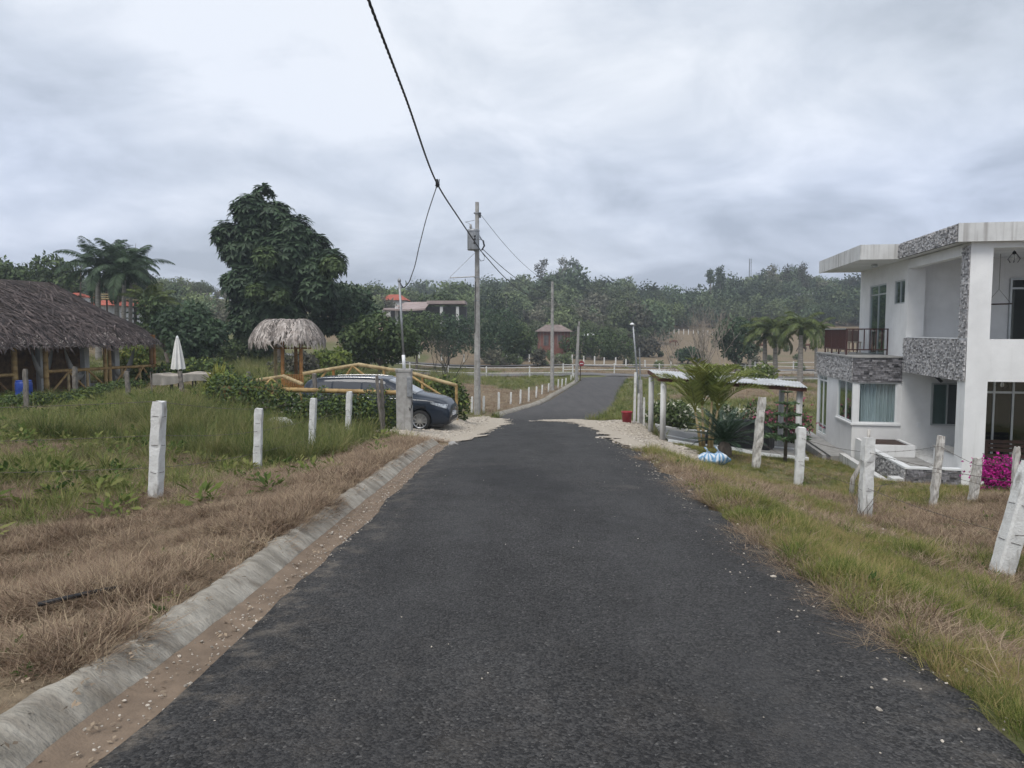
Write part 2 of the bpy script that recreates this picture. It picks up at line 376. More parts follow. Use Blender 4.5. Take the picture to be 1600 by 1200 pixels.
def ground_material():
    m = bpy.data.materials.new('earth_and_turf'); m.use_nodes = True; N = m.node_tree.nodes; L = m.node_tree.links; b = N['Principled BSDF']
    b.inputs['Roughness'].default_value = 0.95; b.inputs['Specular IOR Level'].default_value = 0.1
    g = N.new('ShaderNodeNewGeometry'); a = N.new('ShaderNodeVertexColor'); a.layer_name = 'cover'; sp = N.new('ShaderNodeSeparateColor'); L.new(a.outputs[0], sp.inputs[0])
    def noise(s, d=6):
        n = N.new('ShaderNodeTexNoise'); n.inputs['Scale'].default_value = s; n.inputs['Detail'].default_value = d; n.inputs['Roughness'].default_value = 0.62; L.new(g.outputs['Position'], n.inputs['Vector']); return n.outputs[0]
    def ramp(s, c0, c1, p0, p1):
        r = N.new('ShaderNodeValToRGB'); L.new(s, r.inputs[0]); r.color_ramp.elements[0].position = p0; r.color_ramp.elements[1].position = p1
        r.color_ramp.elements[0].color = (*c0, 1); r.color_ramp.elements[1].color = (*c1, 1); return r.outputs[0]
    def mix(f, A, B):
        k = N.new('ShaderNodeMix'); k.data_type = 'RGBA'
        if isinstance(f, float): k.inputs[0].default_value = f
        else: L.new(f, k.inputs[0])
        L.new(A, k.inputs[6]); L.new(B, k.inputs[7]); return k.outputs[2]
    green = mix(noise(0.25, 4), ramp(noise(3.0), (0.062, 0.080, 0.032), (0.130, 0.150, 0.060), 0.3, 0.7), ramp(noise(1.1), (0.105, 0.098, 0.050), (0.19, 0.17, 0.085), 0.3, 0.7))
    dry = mix(noise(0.4, 4), ramp(noise(9.0), (0.085, 0.063, 0.044), (0.235, 0.180, 0.125), 0.3, 0.7), ramp(noise(5.0), (0.14, 0.108, 0.070), (0.31, 0.245, 0.160), 0.3, 0.7))
    mt = N.new('ShaderNodeMath'); mt.operation = 'ADD'; mt.use_clamp = True; L.new(sp.outputs[0], mt.inputs[0])
    m2 = N.new('ShaderNodeMath'); m2.operation = 'MULTIPLY_ADD'; L.new(noise(2.2), m2.inputs[0]); m2.inputs[1].default_value = 0.8; m2.inputs[2].default_value = -0.4; L.new(m2.outputs[0], mt.inputs[1])
    L.new(mix(mt.outputs[0], green, dry), b.inputs['Base Color'])
    bp = N.new('ShaderNodeBump'); bp.inputs['Strength'].default_value = 0.7; bp.inputs['Distance'].default_value = 0.05; L.new(noise(14.0), bp.inputs['Height']); L.new(bp.outputs[0], b.inputs['Normal'])
    return m
go.data.materials.clear(); go.data.materials.append(ground_material())
# ================================================================== asphalt road
def asphalt():
    m = bpy.data.materials.new('asphalt'); m.use_nodes = True; N = m.node_tree.nodes; L = m.node_tree.links; b = N['Principled BSDF']
    b.inputs['Specular IOR Level'].default_value = 0.22
    g = N.new('ShaderNodeNewGeometry')
    def noise(s, d=6, r=0.6, st=None):
        v = g.outputs['Position']
        if st: mp = N.new('ShaderNodeMapping'); mp.inputs['Scale'].default_value = st; L.new(v, mp.inputs[0]); v = mp.outputs[0]
        n = N.new('ShaderNodeTexNoise'); n.inputs['Scale'].default_value = s; n.inputs['Detail'].default_value = d; n.inputs['Roughness'].default_value = r; L.new(v, n.inputs['Vector']); return n.outputs[0]
    def ramp(s, c0, c1, p0, p1):
        r = N.new('ShaderNodeValToRGB'); L.new(s, r.inputs[0]); r.color_ramp.elements[0].position = p0; r.color_ramp.elements[1].position = p1
        r.color_ramp.elements[0].color = (*c0, 1); r.color_ramp.elements[1].color = (*c1, 1); return r.outputs[0]
    def mix(f, A, B, t='MIX'):
        k = N.new('ShaderNodeMix'); k.data_type = 'RGBA'; k.blend_type = t; L.new(f, k.inputs[0]) if not isinstance(f, float) else setattr(k.inputs[0], 'default_value', f)
        for s_, q in ((6, A), (7, B)):
            if isinstance(q, tuple): k.inputs[s_].default_value = (*q, 1)
            else: L.new(q, k.inputs[s_])
        return k.outputs[2]
    base = ramp(noise(1.1, 6, 0.65, (1, 0.45, 1)), (0.0275, 0.0268, 0.0265), (0.0540, 0.0526, 0.0515), 0.3, 0.7)
    vo = N.new('ShaderNodeTexVoronoi'); vo.inputs['Scale'].default_value = 75; L.new(g.outputs['Position'], vo.inputs['Vector'])
    stone = N.new('ShaderNodeSeparateColor'); L.new(vo.outputs['Color'], stone.inputs[0])
    agg = ramp(stone.outputs[0], (0.42, 0.42, 0.43), (1.75, 1.73, 1.70), 0.15, 1.0)
    c = mix(1.0, base, agg, 'MULTIPLY')
    spk = ramp(stone.outputs[1], (0, 0, 0), (0.34, 0.34, 0.34), 0.975, 0.99)
    c = mix(spk, c, (0.26, 0.25, 0.235))
    wornmask = ramp(noise(0.55, 8, 0.7), (0, 0, 0), (0.75, 0.75, 0.75), 0.62, 0.80)
    c = mix(wornmask, c, (0.150, 0.135, 0.118))
    sp = N.new('ShaderNodeSeparateXYZ'); L.new(g.outputs['Position'], sp.inputs[0])
    va = N.new('ShaderNodeVertexColor'); va.layer_name = 'wear'; vs = N.new('ShaderNodeSeparateColor'); L.new(va.outputs[0], vs.inputs[0])
    def mul(a, q):
        k = N.new('ShaderNodeMath'); k.operation = 'MULTIPLY'; L.new(a, k.inputs[0])
        if isinstance(q, float): k.inputs[1].default_value = q
        else: L.new(q, k.inputs[1])
        return k.outputs[0]
    c = mix(mul(vs.outputs[1], ramp(noise(1.6, 7, 0.65, (1, .3, 1)), (0.05, .05, .05), (.55, .55, .55), .35, .75)), c, (0.070, 0.069, 0.069))
    c = mix(mul(vs.outputs[0], ramp(noise(4.5, 8, 0.7), (0, 0, 0), (.8, .8, .8), .48, .66)), c, (0.200, 0.172, 0.140))
    patch = ramp(noise(0.33, 3, 0.4, (1, .5, 1)), (0, 0, 0), (1, 1, 1), .56, .585)
    c = mix(mul(patch, 0.35), c, (0.022, 0.022, 0.023))
    nearm = N.new('ShaderNodeMapRange'); L.new(sp.outputs[1], nearm.inputs[0]); nearm.inputs[1].default_value = 30; nearm.inputs[2].default_value = 40   # older, paler surfacing past the driveway
    c = mix(nearm.outputs[0], c, mix(noise(2.0, 5, 0.6, (1, 0.15, 1)), (0.050, 0.049, 0.050), (0.115, 0.108, 0.104)))
    L.new(c, b.inputs['Base Color'])
    rr = N.new('ShaderNodeMapRange'); L.new(noise(3.0), rr.inputs[0]); rr.inputs[3].default_value = 0.62; rr.inputs[4].default_value = 0.95; L.new(rr.outputs[0], b.inputs['Roughness'])
    bp = N.new('ShaderNodeBump'); bp.inputs['Strength'].default_value = 0.85; bp.inputs['Distance'].default_value = 0.012
    ad = N.new('ShaderNodeMath'); ad.operation = 'MULTIPLY_ADD'; L.new(vo.outputs['Distance'], ad.inputs[0]); ad.inputs[1].default_value = -1.3; L.new(noise(38, 4), ad.inputs[2])
    L.new(ad.outputs[0], bp.inputs['Height']); L.new(bp.outputs[0], b.inputs['Normal'])
    return m
yr = np.concatenate([np.arange(-11, 24, 0.12), np.arange(24, 77, 0.35)]); nu = 22
jl = (vnoise(yr, yr * 0, 0.9, 71) - 0.5) * 0.07 + (vnoise(yr, yr * 0, 0.22, 72) - 0.5) * 0.045
jr = (vnoise(yr, yr * 0, 0.9, 73) - 0.5) * 0.34 + (vnoise(yr, yr * 0, 0.25, 74) - 0.5) * 0.12
le = road_l(yr) + jl; re = road_r(yr) + jr; rz_ = road_z(yr)
tt = np.linspace(0, 1, nu); X = le[:, None] * (1 - tt) + re[:, None] * tt; Y = np.repeat(yr[:, None], nu, 1)
Z = rz_[:, None] + 0.045 * (1 - (2 * tt - 1) ** 2)[None] - 0.006 + (vnoise(X, Y, 0.8, 77) - 0.5) * 0.012
X = np.hstack([le[:, None] - 0.02, X, re[:, None] + 0.02]); Y = np.hstack([yr[:, None], Y, yr[:, None]]); Z = np.hstack([rz_[:, None] - 0.12, Z, rz_[:, None] - 0.12])
k = nu + 2; ii = np.arange(len(yr) * k).reshape(len(yr), k)
rq = np.stack([ii[:-1, :-1], ii[:-1, 1:], ii[1:, 1:], ii[1:, :-1]], -1).reshape(-1, 4)
ro = npmesh('road', np.stack([X, Y, Z], -1), rq, asphalt(), smooth=True); wa = ro.data.color_attributes.new('wear', 'FLOAT_COLOR', 'POINT'); lx = X - road_l(Y[:, :1].ravel())[:, None]; rx = road_r(Y[:, :1].ravel())[:, None] - X; tr_ = np.exp(-((lx - 1.05) / .32) ** 2) + np.exp(-((rx - 1.05) / .34) ** 2) + .35; du = np.clip(1.0 - lx / .55, 0, 1) ** 1.5 + np.clip(1.0 - rx / .45, 0, 1) ** 1.5 * .8 + .28 * np.clip(1 - (Y - 1.5) / 3.0, 0, 1); wc = np.ones(X.shape + (4,), np.float32); wc[..., 0] = np.clip(du, 0, 1); wc[..., 1] = np.clip(tr_, 0, 1); wa.data.foreach_set('color', wc.ravel())
ro['kind'] = 'structure'; ro['label'] = 'dark asphalt lane running down to the junction'
# cross road beyond the junction
def ribbon(name, pts, halfw, m, lift=0.03, step=1.0):
    pts = [Vector(p) for p in pts]; V = []; n = 7
    ds = [0]
    for a, b in zip(pts, pts[1:]): ds.append(ds[-1] + (b - a).length)
    tq = np.arange(0, ds[-1], step); cx = np.interp(tq, ds, [p.x for p in pts]); cy = np.interp(tq, ds, [p.y for p in pts])
    tx = np.gradient(cx); ty = np.gradient(cy); l_ = np.hypot(tx, ty); nxv, nyv = -ty / l_, tx / l_
    w = np.linspace(-1, 1, n) * halfw
    X = cx[:, None] + nxv[:, None] * w; Y = cy[:, None] + nyv[:, None] * w; Z = ground_z(X, Y); Z = Z.mean(1, keepdims=True) + lift + 0 * Z
    ii = np.arange(len(tq) * n).reshape(len(tq), n)
    o = npmesh(name, np.stack([X, Y, Z], -1), np.stack([ii[:-1, :-1], ii[1:, :-1], ii[1:, 1:], ii[:-1, 1:]], -1).reshape(-1, 4), m, smooth=True); o['kind'] = 'structure'; return o
oldasph = mat('old_asphalt', (0.165, 0.158, 0.152), (0.105, 0.10, 0.10), 0.9, 0.6, 6, coords='World')
ribbon('cross_road', [(-70, 83, 0), (-25, 81, 0), (0, 80, 0), (22, 79.5, 0), (45, 81, 0), (90, 84, 0)], 2.3, oldasph, 0.10)
ribbon('far_track', [(-60, 103, 0), (0, 100, 0), (50, 104, 0), (110, 116, 0)], 1.7, oldasph, 0.10)
# ================================================================== kerb and gutter
conc = mat('kerb_concrete', (0.40, 0.37, 0.315), (0.22, 0.20, 0.165), 0.95, 2.2, 8, bump=1.0, bscale=16, stretch=(1.2, 2.6, 1.2), stain=((0.145, 0.122, 0.094), (2.5, 7, 2.5), 0.50, 0.70, 0.75))
silt = mat('gutter_silt', (0.225, 0.168, 0.120), (0.135, 0.100, 0.072), 0.95, 5, 8, bump=0.35, bscale=60, lo=0.3, hi=0.7)
def kerb(y0, y1, name, label, gut=True, step=0.045):
    y = np.arange(y0, y1, step); l = road_l(y) + (vnoise(y, y*0, 1.1, 81) - 0.5) * 0.05; z = road_z(y)
    n1 = (vnoise(y, y*0, 0.32, 82) - 0.5); n2 = (vnoise(y, y*0, 0.12, 83) - 0.5); n3 = (vnoise(y, y*0, 0.21, 84) - 0.5)
    h = 0.105 + n1 * 0.010 + n2 * 0.014
    g1, g2, g3 = ((vnoise(y, y*0, s_, q_) - 0.5) for s_, q_ in ((0.07, 181), (0.09, 182), (0.06, 183)))
    prof = [(-0.25 + 0*y, z - 0.10), (-0.27 + n3*0.02, z - 0.035), (-0.285 + g1*0.012, z - 0.012 + g2*.006), (-0.335 + g1*0.010, z + h*0.28 + g3*.010), (-0.385 + g2*0.012, z + h*0.60 + g1*.012), (-0.445 + g3*0.03 + n3*.02, z + h + g2*.014), (-0.49 + g1*0.04, z + h + .004 + g3*.01), (-0.545 + n1*0.05 + g2*.03, z + h - 0.012), (-0.62 + 0*y, z - 0.12)]
    V = np.stack([np.stack([l + dx, y, zz], -1) for dx, zz in prof], 1); k = len(prof); ii = np.arange(len(y)*k).reshape(len(y), k)
    o = npmesh(name, V, np.stack([ii[:-1, :-1], ii[1:, :-1], ii[1:, 1:], ii[:-1, 1:]], -1).reshape(-1, 4), conc, smooth=False); o['kind'] = 'structure'; o['label'] = label
    if gut:
        V = np.stack([np.stack([l + dx, y, zz], -1) for dx, zz in ((-0.285, z - 0.006 + n2*0.01), (-0.2, z - 0.035), (-0.08, z - 0.028 + n3*0.008), (0.16, z - 0.045))], 1); ii = np.arange(len(y)*4).reshape(len(y), 4)
        o = npmesh('gutter', V, np.stack([ii[:-1, :-1], ii[1:, :-1], ii[1:, 1:], ii[:-1, 1:]], -1)[:, :, ::-1].reshape(-1, 4), silt, smooth=True); o['kind'] = 'structure'; o['label'] = 'silted tan gutter between kerb and asphalt'
kerb(-6, 17.3, 'kerb', 'rough sloping concrete kerb along the left road edge')
kerb(36.2, 75, 'kerb', 'pale concrete kerb along the far left road edge', False, 0.35)
# ================================================================== gravel
gravm = mat('limestone_gravel', (0.52, 0.465, 0.385), (0.30, 0.255, 0.20), 0.95, 24, 8, bump=0.9, bscale=60, coords='World', lo=0.3, hi=0.72)
def inpoly(x, y, poly):
    c = np.zeros(np.shape(x), bool); j = len(poly) - 1
    for i in range(len(poly)):
        xi, yi = poly[i]; xj, yj = poly[j]
        c ^= ((yi > y) != (yj > y)) & (x < (xj - xi) * (y - yi) / (yj - yi + 1e-12) + xi); j = i
    return c
def sheet(name, poly, m, label, lift=0.012, st=0.075, wob=0.5, onroad=True):
    px_ = [p[0] for p in poly]; py_ = [p[1] for p in poly]
    x, y = np.meshgrid(np.arange(min(px_) - 0.5, max(px_) + 0.5, st), np.arange(min(py_) - 0.5, max(py_) + 0.5, st))
    keep = inpoly(x + (vnoise(x, y, 0.7, 91) - 0.5) * wob + (vnoise(x, y, 0.25, 92) - 0.5) * wob * 0.6, y + (vnoise(x, y, 0.8, 93) - 0.5) * wob, poly)
    z = ground_z(x, y); yc = np.clip(y, -11, 77); t = (x - road_l(yc)) / (road_r(yc) - road_l(yc)); onr = (t > -0.08) & (t < 1.12)
    zr = road_z(yc) - 0.006 + 0.045 * np.clip(1 - (2*t - 1)**2, 0, 1) + 0.012
    z = np.where(onr, np.maximum(z, zr), z) + lift
    a = keep[:-1, :-1] & keep[1:, :-1] & keep[:-1, 1:] & keep[1:, 1:]; ii = np.arange(x.size).reshape(x.shape)
    q = np.stack([ii[:-1, :-1], ii[:-1, 1:], ii[1:, 1:], ii[1:, :-1]], -1)[a]
    used, inv = np.unique(q, return_inverse=True); V = np.stack([x, y, z], -1).reshape(-1, 3)[used]
    o = npmesh(name, V, inv.reshape(-1, 4), m, smooth=True); o['kind'] = 'structure'; o['label'] = label
    return o
DRIVE = [(-3.5, 20.5), (-2.3, 18.6), (-1.5, 17.4), (-0.9, 18.0), (-0.75, 21), (-0.6, 25), (-0.1, 29), (-0.35, 33), (-1.2, 35.6), (-2.6, 34), (-3.0, 31), (-9.5, 31), (-9.5, 21.8)]
APRON = [(2.7, 15.2), (4.1, 17.4), (5.0, 19.0), (5.2, 21.5), (5.25, 25.4), (5.4, 29.0), (6.0, 30.6), (4.2, 31.6), (2.9, 32.6), (1.0, 31.4), (1.2, 30.6), (2.4, 30.3), (2.6, 27.5), (2.65, 23), (2.4, 18.5)]
sheet('gravel_driveway', DRIVE, gravm, 'pale gravel driveway where the dark van stands')
sheet('gravel_apron', APRON, gravm, 'pale gravel apron in front of the carport')
# ================================================================== loose stones (stuff)
def rock_proto(name, seed, m, flat=0.6):
    bm = bmesh.new(); bmesh.ops.create_icosphere(bm, subdivisions=1, radius=1); r_ = random.Random(seed)
    for v in bm.verts: v.co = v.co * r_.uniform(0.7, 1.2); v.co.z *= flat
    me = bpy.data.meshes.new(name); bm.to_mesh(me); bm.free(); return finish(name, me, m)
stm = mat('loose_stone', (0.50, 0.455, 0.39), (0.27, 0.235, 0.195), 0.9, 1.5, 3, objr=0.4)
def stones(poly, n, sz):
    px_ = [p[0] for p in poly]; py_ = [p[1] for p in poly]
    x = rng.uniform(min(px_) - 0.3, max(px_) + 0.3, n); y = rng.uniform(min(py_) - 0.3, max(py_) + 0.3, n)
    k = inpoly(x + (vnoise(x, y, 0.7, 91) - 0.5) * 0.8, y + (vnoise(x, y, 0.8, 93) - 0.5) * 0.8, poly); x, y = x[k], y[k]
    return x, y, rng.lognormal(math.log(sz), 0.4, len(x))
sx = []; sy = []; ss = []
for poly, n, sz in ((DRIVE, 9000, 0.026), (APRON, 9000, 0.024)):
    a, b_, c = stones(poly, n, sz); sx.append(a); sy.append(b_); ss.append(c)
y = rng.uniform(1.5, 17, 1200); sx.append(road_l(y) - rng.uniform(-0.05, 0.3, len(y))); sy.append(y); ss.append(rng.lognormal(math.log(0.0055), 0.45, len(y)))      # in the gutter
bx_ = rng.uniform(2.2, 6.2, 9000); by_ = rng.uniform(5, 16, 9000); bk = rng.random(9000) < bare_band(bx_, by_) * .35; sx.append(bx_[bk]); sy.append(by_[bk]); ss.append(rng.lognormal(math.log(0.011), 0.5, int(bk.sum())))
y = rng.uniform(1.5, 26, 1100); sx.append(road_r(y) + rng.normal(0.0, 0.28, len(y))); sy.append(y); ss.append(rng.lognormal(math.log(0.0065), 0.4, len(y)))      # right edge
y = rng.uniform(1.2, 20, 90); t = rng.uniform(0, 1, len(y)); sx.append(road_l(y) * (1-t) + road_r(y) * t); sy.append(y); ss.append(rng.lognormal(math.log(0.0042), 0.35, len(y)))
sx = np.concatenate(sx); sy = np.concatenate(sy); ss = np.concatenate(ss); sz_ = ground_z(sx, sy); yc = np.clip(sy, -11, 77); t = (sx - road_l(yc)) / (road_r(yc) - road_l(yc))
onr = (t > -0.1) & (t < 1.03); sz_ = np.where(onr, np.maximum(sz_, road_z(yc) - 0.004 + 0.045 * np.clip(1 - (2*t-1)**2, -0.5, 1)), sz_ + 0.012)
scatter('loose_gravel', np.stack([sx, sy, sz_], -1), rng.uniform(0, 6.28, (len(sx), 3)) * [0.1, 0.1, 1], ss, rng.integers(0, 4, len(sx)), [rock_proto('pebble', s_, stm) for s_ in range(4)], 'loose pale stones on gravel, gutter and road edges', 'gravel')
# ================================================================== shared materials
mat('white_paint', (0.66, 0.66, 0.64), (0.50, 0.49, 0.465), 0.85, 9, 8, bump=0.5, bscale=45, lo=0.25, hi=0.55, stain=((0.16, 0.14, 0.115), (7, 7, 2.2), 0.56, 0.72, 0.8))
mat('bare_concrete', (0.40, 0.39, 0.37), (0.26, 0.25, 0.235), 0.9, 5, 7, bump=0.35, bscale=60, stain=((0.15, 0.14, 0.125), (9, 9, 0.8), 0.52, 0.75, 0.55))
mat('grey_wood', (0.27, 0.245, 0.215), (0.12, 0.105, 0.09), 0.95, 8, 8, bump=0.8, bscale=30, stretch=(6, 6, 0.8))
mat('lime_wood', (0.56, 0.54, 0.50), (0.24, 0.21, 0.18), 0.95, 5, 8, bump=0.6, bscale=25, stretch=(4, 4, 1.2), lo=0.33, hi=0.55)
mat('bamboo', (0.42, 0.285, 0.115), (0.235, 0.145, 0.055), 0.6, 5, 6, spec=0.4, stain=((0.13, 0.085, 0.035), (2, 2, 9), 0.55, 0.72, 0.6))
mat('bamboo_pale', (0.46, 0.36, 0.20), (0.26, 0.19, 0.095), 0.6, 5, 6, stain=((0.16, 0.11, 0.06), (3, 3, 5), 0.55, 0.72, 0.6))
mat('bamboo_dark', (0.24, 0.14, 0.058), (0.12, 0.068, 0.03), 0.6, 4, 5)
mat('bamboo_orange', (0.36, 0.185, 0.062), (0.21, 0.10, 0.034), 0.5, 4, 5)
mat('galv', (0.36, 0.37, 0.38), (0.24, 0.245, 0.25), 0.5, 8, 5, metal=0.6)
mat('wire_steel', (0.17, 0.155, 0.14), (0.10, 0.075, 0.06), 0.7, 20, 4, metal=0.4)
mat('black_plastic', (0.022, 0.022, 0.024), (0.014, 0.014, 0.015), 0.5, 8, 3)
mat('thatch_dark', (0.100, 0.079, 0.073), (0.036, 0.028, 0.027), 0.95, 3.0, 6, isl=0.65)
mat('thatch_grey', (0.37, 0.335, 0.305), (0.20, 0.17, 0.15), 0.95, 3.0, 6, isl=0.6)
mat('thatch_core', (0.060, 0.048, 0.042), (0.035, 0.028, 0.024), 0.95, 6, 5)
mat('leaf_dark', (0.072, 0.115, 0.056), (0.040, 0.068, 0.038), 0.6, 0.7, 4, isl=0.45, trans=0.32, coords='World', spec=0.35)
mat('leaf_mid', (0.085, 0.120, 0.042), (0.046, 0.074, 0.028), 0.65, 0.8, 4, isl=0.4, trans=0.25, coords='World')
mat('leaf_lime', (0.18, 0.215, 0.045), (0.085, 0.135, 0.032), 0.6, 1.3, 4, isl=0.4, trans=0.3, coords='World')
mat('leaf_yellow', (0.26, 0.255, 0.055), (0.11, 0.145, 0.038), 0.6, 1.6, 4, isl=0.4, trans=0.3, coords='World')
mat('leaf_palm', (0.125, 0.155, 0.042), (0.062, 0.090, 0.030), 0.5, 1.5, 4, isl=0.35, trans=0.25, coords='World')
mat('leaf_sago', (0.040, 0.078, 0.040), (0.020, 0.042, 0.024), 0.4, 2, 4, isl=0.3, trans=0.08, coords='World', spec=0.5)
mat('leaf_far', (0.058, 0.078, 0.042), (0.034, 0.050, 0.033), 0.8, 0.10, 4, isl=0.35, trans=0.2, coords='World', objr=0)
mat('leaf_grey', (0.115, 0.110, 0.085), (0.060, 0.060, 0.048), 0.9, 0.4, 4, isl=0.4, trans=0.2, coords='World')
mat('bark', (0.155, 0.130, 0.105), (0.080, 0.066, 0.054), 0.95, 6, 7, bump=0.7, bscale=18, stretch=(2, 2, 0.5))
mat('pale_bark', (0.33, 0.29, 0.245), (0.19, 0.165, 0.14), 0.9, 6, 7, bump=0.4, bscale=18)
mat('palm_trunk', (0.30, 0.28, 0.25), (0.17, 0.155, 0.135), 0.9, 2, 6, bump=0.5, bscale=8, stretch=(0.6, 0.6, 6))
mat('terracotta', (0.42, 0.105, 0.062), (0.30, 0.070, 0.045), 0.8, 3, 6, stain=((0.20, 0.075, 0.05), (2, 2, 2), 0.5, 0.7, 0.6))
mat('wall_white', (0.78, 0.78, 0.77), (0.69, 0.69, 0.68), 0.9, 1.5, 5, stain=((0.48, 0.46, 0.43), (6, 6, 0.35), 0.58, 0.80, 0.3))
mat('fascia_white', (0.64, 0.64, 0.625), (0.54, 0.54, 0.525), 0.9, 2, 6, stain=((0.22, 0.20, 0.185), (7.5, 7.5, 0.28), 0.50, 0.72, 0.75))
mat('slab_grey', (0.33, 0.325, 0.31), (0.24, 0.235, 0.225), 0.9, 3, 6, bump=0.2)
mat('frame_white', (0.76, 0.77, 0.77), (0.70, 0.71, 0.71), 0.45, 3, 3)
mat('frame_alu', (0.47, 0.49, 0.49), (0.40, 0.42, 0.42), 0.35, 3, 3, metal=0.5)
mat('maroon_metal', (0.070, 0.027, 0.024), (0.050, 0.019, 0.018), 0.45, 8, 4, spec=0.5)
mat('dark_timber', (0.060, 0.030, 0.020), (0.030, 0.016, 0.011), 0.6, 8, 5)
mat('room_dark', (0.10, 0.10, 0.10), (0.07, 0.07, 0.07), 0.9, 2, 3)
mat('blue_curtain', (0.62, 0.68, 0.70), (0.47, 0.535, 0.56), 0.9, 3, 4, stretch=(6, 6, 0.4))
mat('tile_stone', (0.50, 0.486, 0.48), (0.33, 0.32, 0.32), 0.5, 14, 4, isl=0.58, bump=0.5)
mat('tile_bay', (0.24, 0.232, 0.242), (0.14, 0.135, 0.142), 0.5, 14, 4, isl=0.58, bump=0.5)
mat('grout', (0.10, 0.098, 0.098), (0.075, 0.073, 0.073), 0.9, 9, 3)
mat('cloth_beige', (0.50, 0.45, 0.385), (0.40, 0.355, 0.30), 0.9, 3, 5)
mat('cloth_white', (0.74, 0.73, 0.70), (0.62, 0.61, 0.58), 0.9, 3, 5)
mat('zinc', (0.60, 0.61, 0.61), (0.40, 0.405, 0.405), 0.5, 1.6, 7, metal=0.25, stain=((0.16, 0.115, 0.09), (2.5, 2.5, 2.5), 0.55, 0.72, 0.7))
mat('red_plastic', (0.34, 0.035, 0.045), (0.25, 0.025, 0.035), 0.45, 6, 4)
mat('blue_plastic', (0.03, 0.07, 0.33), (0.02, 0.05, 0.24), 0.4, 6, 4)
mat('brick_far', (0.225, 0.098, 0.072), (0.150, 0.064, 0.050), 0.9, 1.2, 6)
mat('roof_far', (0.235, 0.185, 0.165), (0.155, 0.12, 0.11), 0.9, 1.0, 6)
def glass_mat(name, tint, refl=0.25, see=0.6):
    m = bpy.data.materials.new(name); m.use_nodes = True; N = m.node_tree.nodes; L = m.node_tree.links
    for n in list(N):
        if n.type == 'BSDF_PRINCIPLED': N.remove(n)
    t = N.new('ShaderNodeBsdfTransparent'); t.inputs[0].default_value = (*tint, 1); g = N.new('ShaderNodeBsdfGlossy'); g.inputs['Roughness'].default_value = 0.02
    g.inputs[0].default_value = (0.85, 0.92, 0.93, 1); lw = N.new('ShaderNodeLayerWeight'); lw.inputs[0].default_value = refl
    mx = N.new('ShaderNodeMixShader'); mr = N.new('ShaderNodeMapRange'); mr.inputs[3].default_value = refl * 0.45; mr.inputs[4].default_value = 1.0; L.new(lw.outputs['Facing'], mr.inputs[0]); L.new(mr.outputs[0], mx.inputs[0])
    L.new(t.outputs[0], mx.inputs[1]); L.new(g.outputs[0], mx.inputs[2]); L.new(mx.outputs[0], N['Material Output'].inputs[0]); MATS[name] = m; return m
glass_mat('glass_green', (0.50, 0.62, 0.60), 0.22); glass_mat('glass_dark', (0.16, 0.19, 0.22), 0.20); glass_mat('glass_clear', (0.90, 0.93, 0.93), 0.10)

# ================================================================== fence posts
def square_post(name, label, base, top, w, m, seed=0, wires=(), group=None, rough=0.012, sink=0.15, cat='fence post', cham=0.03):
    """weathered, slightly crooked square post between two points; wires = heights of wire loops"""
    rr = random.Random(seed); b = Vector(base); t = Vector(top); ax = (t - b); ln = ax.length; ax.normalize()
    o = thing(name, label, cat, b, 0, group)
    q = Vector((0, 0, 1)).rotation_difference(ax).to_matrix(); yaw = Matrix.Rotation(rr.uniform(-0.16, 0.16), 3, 'Z'); w = w * 0.84
    mb = MB(); n = 12; k = 8; V = []; Fq = []
    for i in range(n + 1):
        h = -sink + (ln + sink) * i / n; s = 1.0 if i < n else 0.88
        for j, (cx, cy) in enumerate(((-1,-.8),(-.8,-1),(.8,-1),(1,-.8),(1,.8),(.8,1),(-.8,1),(-1,.8))):
            c = Vector((cx*w/2*s + rr.uniform(-rough, rough), cy*w/2*s + rr.uniform(-rough, rough), h + (rr.uniform(-rough, rough)*1.5 if i == n else 0)))
            V.append(b + q @ (yaw @ c))
    for i in range(n):
        for j in range(k): Fq.append((i*k+j, i*k+(j+1) % k, (i+1)*k+(j+1) % k, (i+1)*k+j))
    Fq.append(tuple(n*k + j for j in range(k))); mb.add(V, Fq); mb.build('post_shaft', m, o)
    for h in wires:
        wb = MB(); ring = []
        for j in range(9):
            a = 2*math.pi*j/8 + 0.39; r_ = w*0.5*1.30
            ring.append(b + q @ (yaw @ Vector((max(-w*.53, min(w*.53, math.cos(a)*r_)), max(-w*.53, min(w*.53, math.sin(a)*r_)), h + rr.uniform(-.01, .01)))))
        wb.tube(ring, 0.0032, 5); wb.build('wire_loop', 'wire_steel', o)
    return o
def px_post(name, label, pxb, pyb, pxt, pyt, D, wpx, m, seed=0, wires=(), group=None, dD=0.0, **k):
    b = P(pxb, pyb, D); b.z = min(b.z, gz(b.x, b.y) + 0.05); b.z = gz(b.x, b.y) - 0.02
    t = P(pxt, pyt, D + dD)
    return square_post(name, label, b, t, S(wpx, D), m, seed, wires, group, **k)
gl = 'white posts of the left fence'
px_post('fence_post', 'thick white concrete post nearest on the left with three wire loops', 243, 781, 249, 627, 9.6, 21, 'white_paint', 1, (0.36, 0.72, 1.10), gl, rough=0.008)
px_post('fence_post', 'white post second from the camera in the brown left verge', 402, 740, 404.5, 638, 14.5, 14.5, 'white_paint', 2, (0.55, 1.0), gl, rough=0.006)
px_post('fence_post', 'slim white post third from the camera on the left before the tall grass', 487, 714, 490, 622, 17, 11, 'white_paint', 3, (0.6,), gl, rough=0.006)
px_post('fence_post', 'white post fourth from the camera on the left in front of the van', 543.5, 692, 546, 612, 20, 9.5, 'white_paint', 4, (0.7,), gl, rough=0.006)
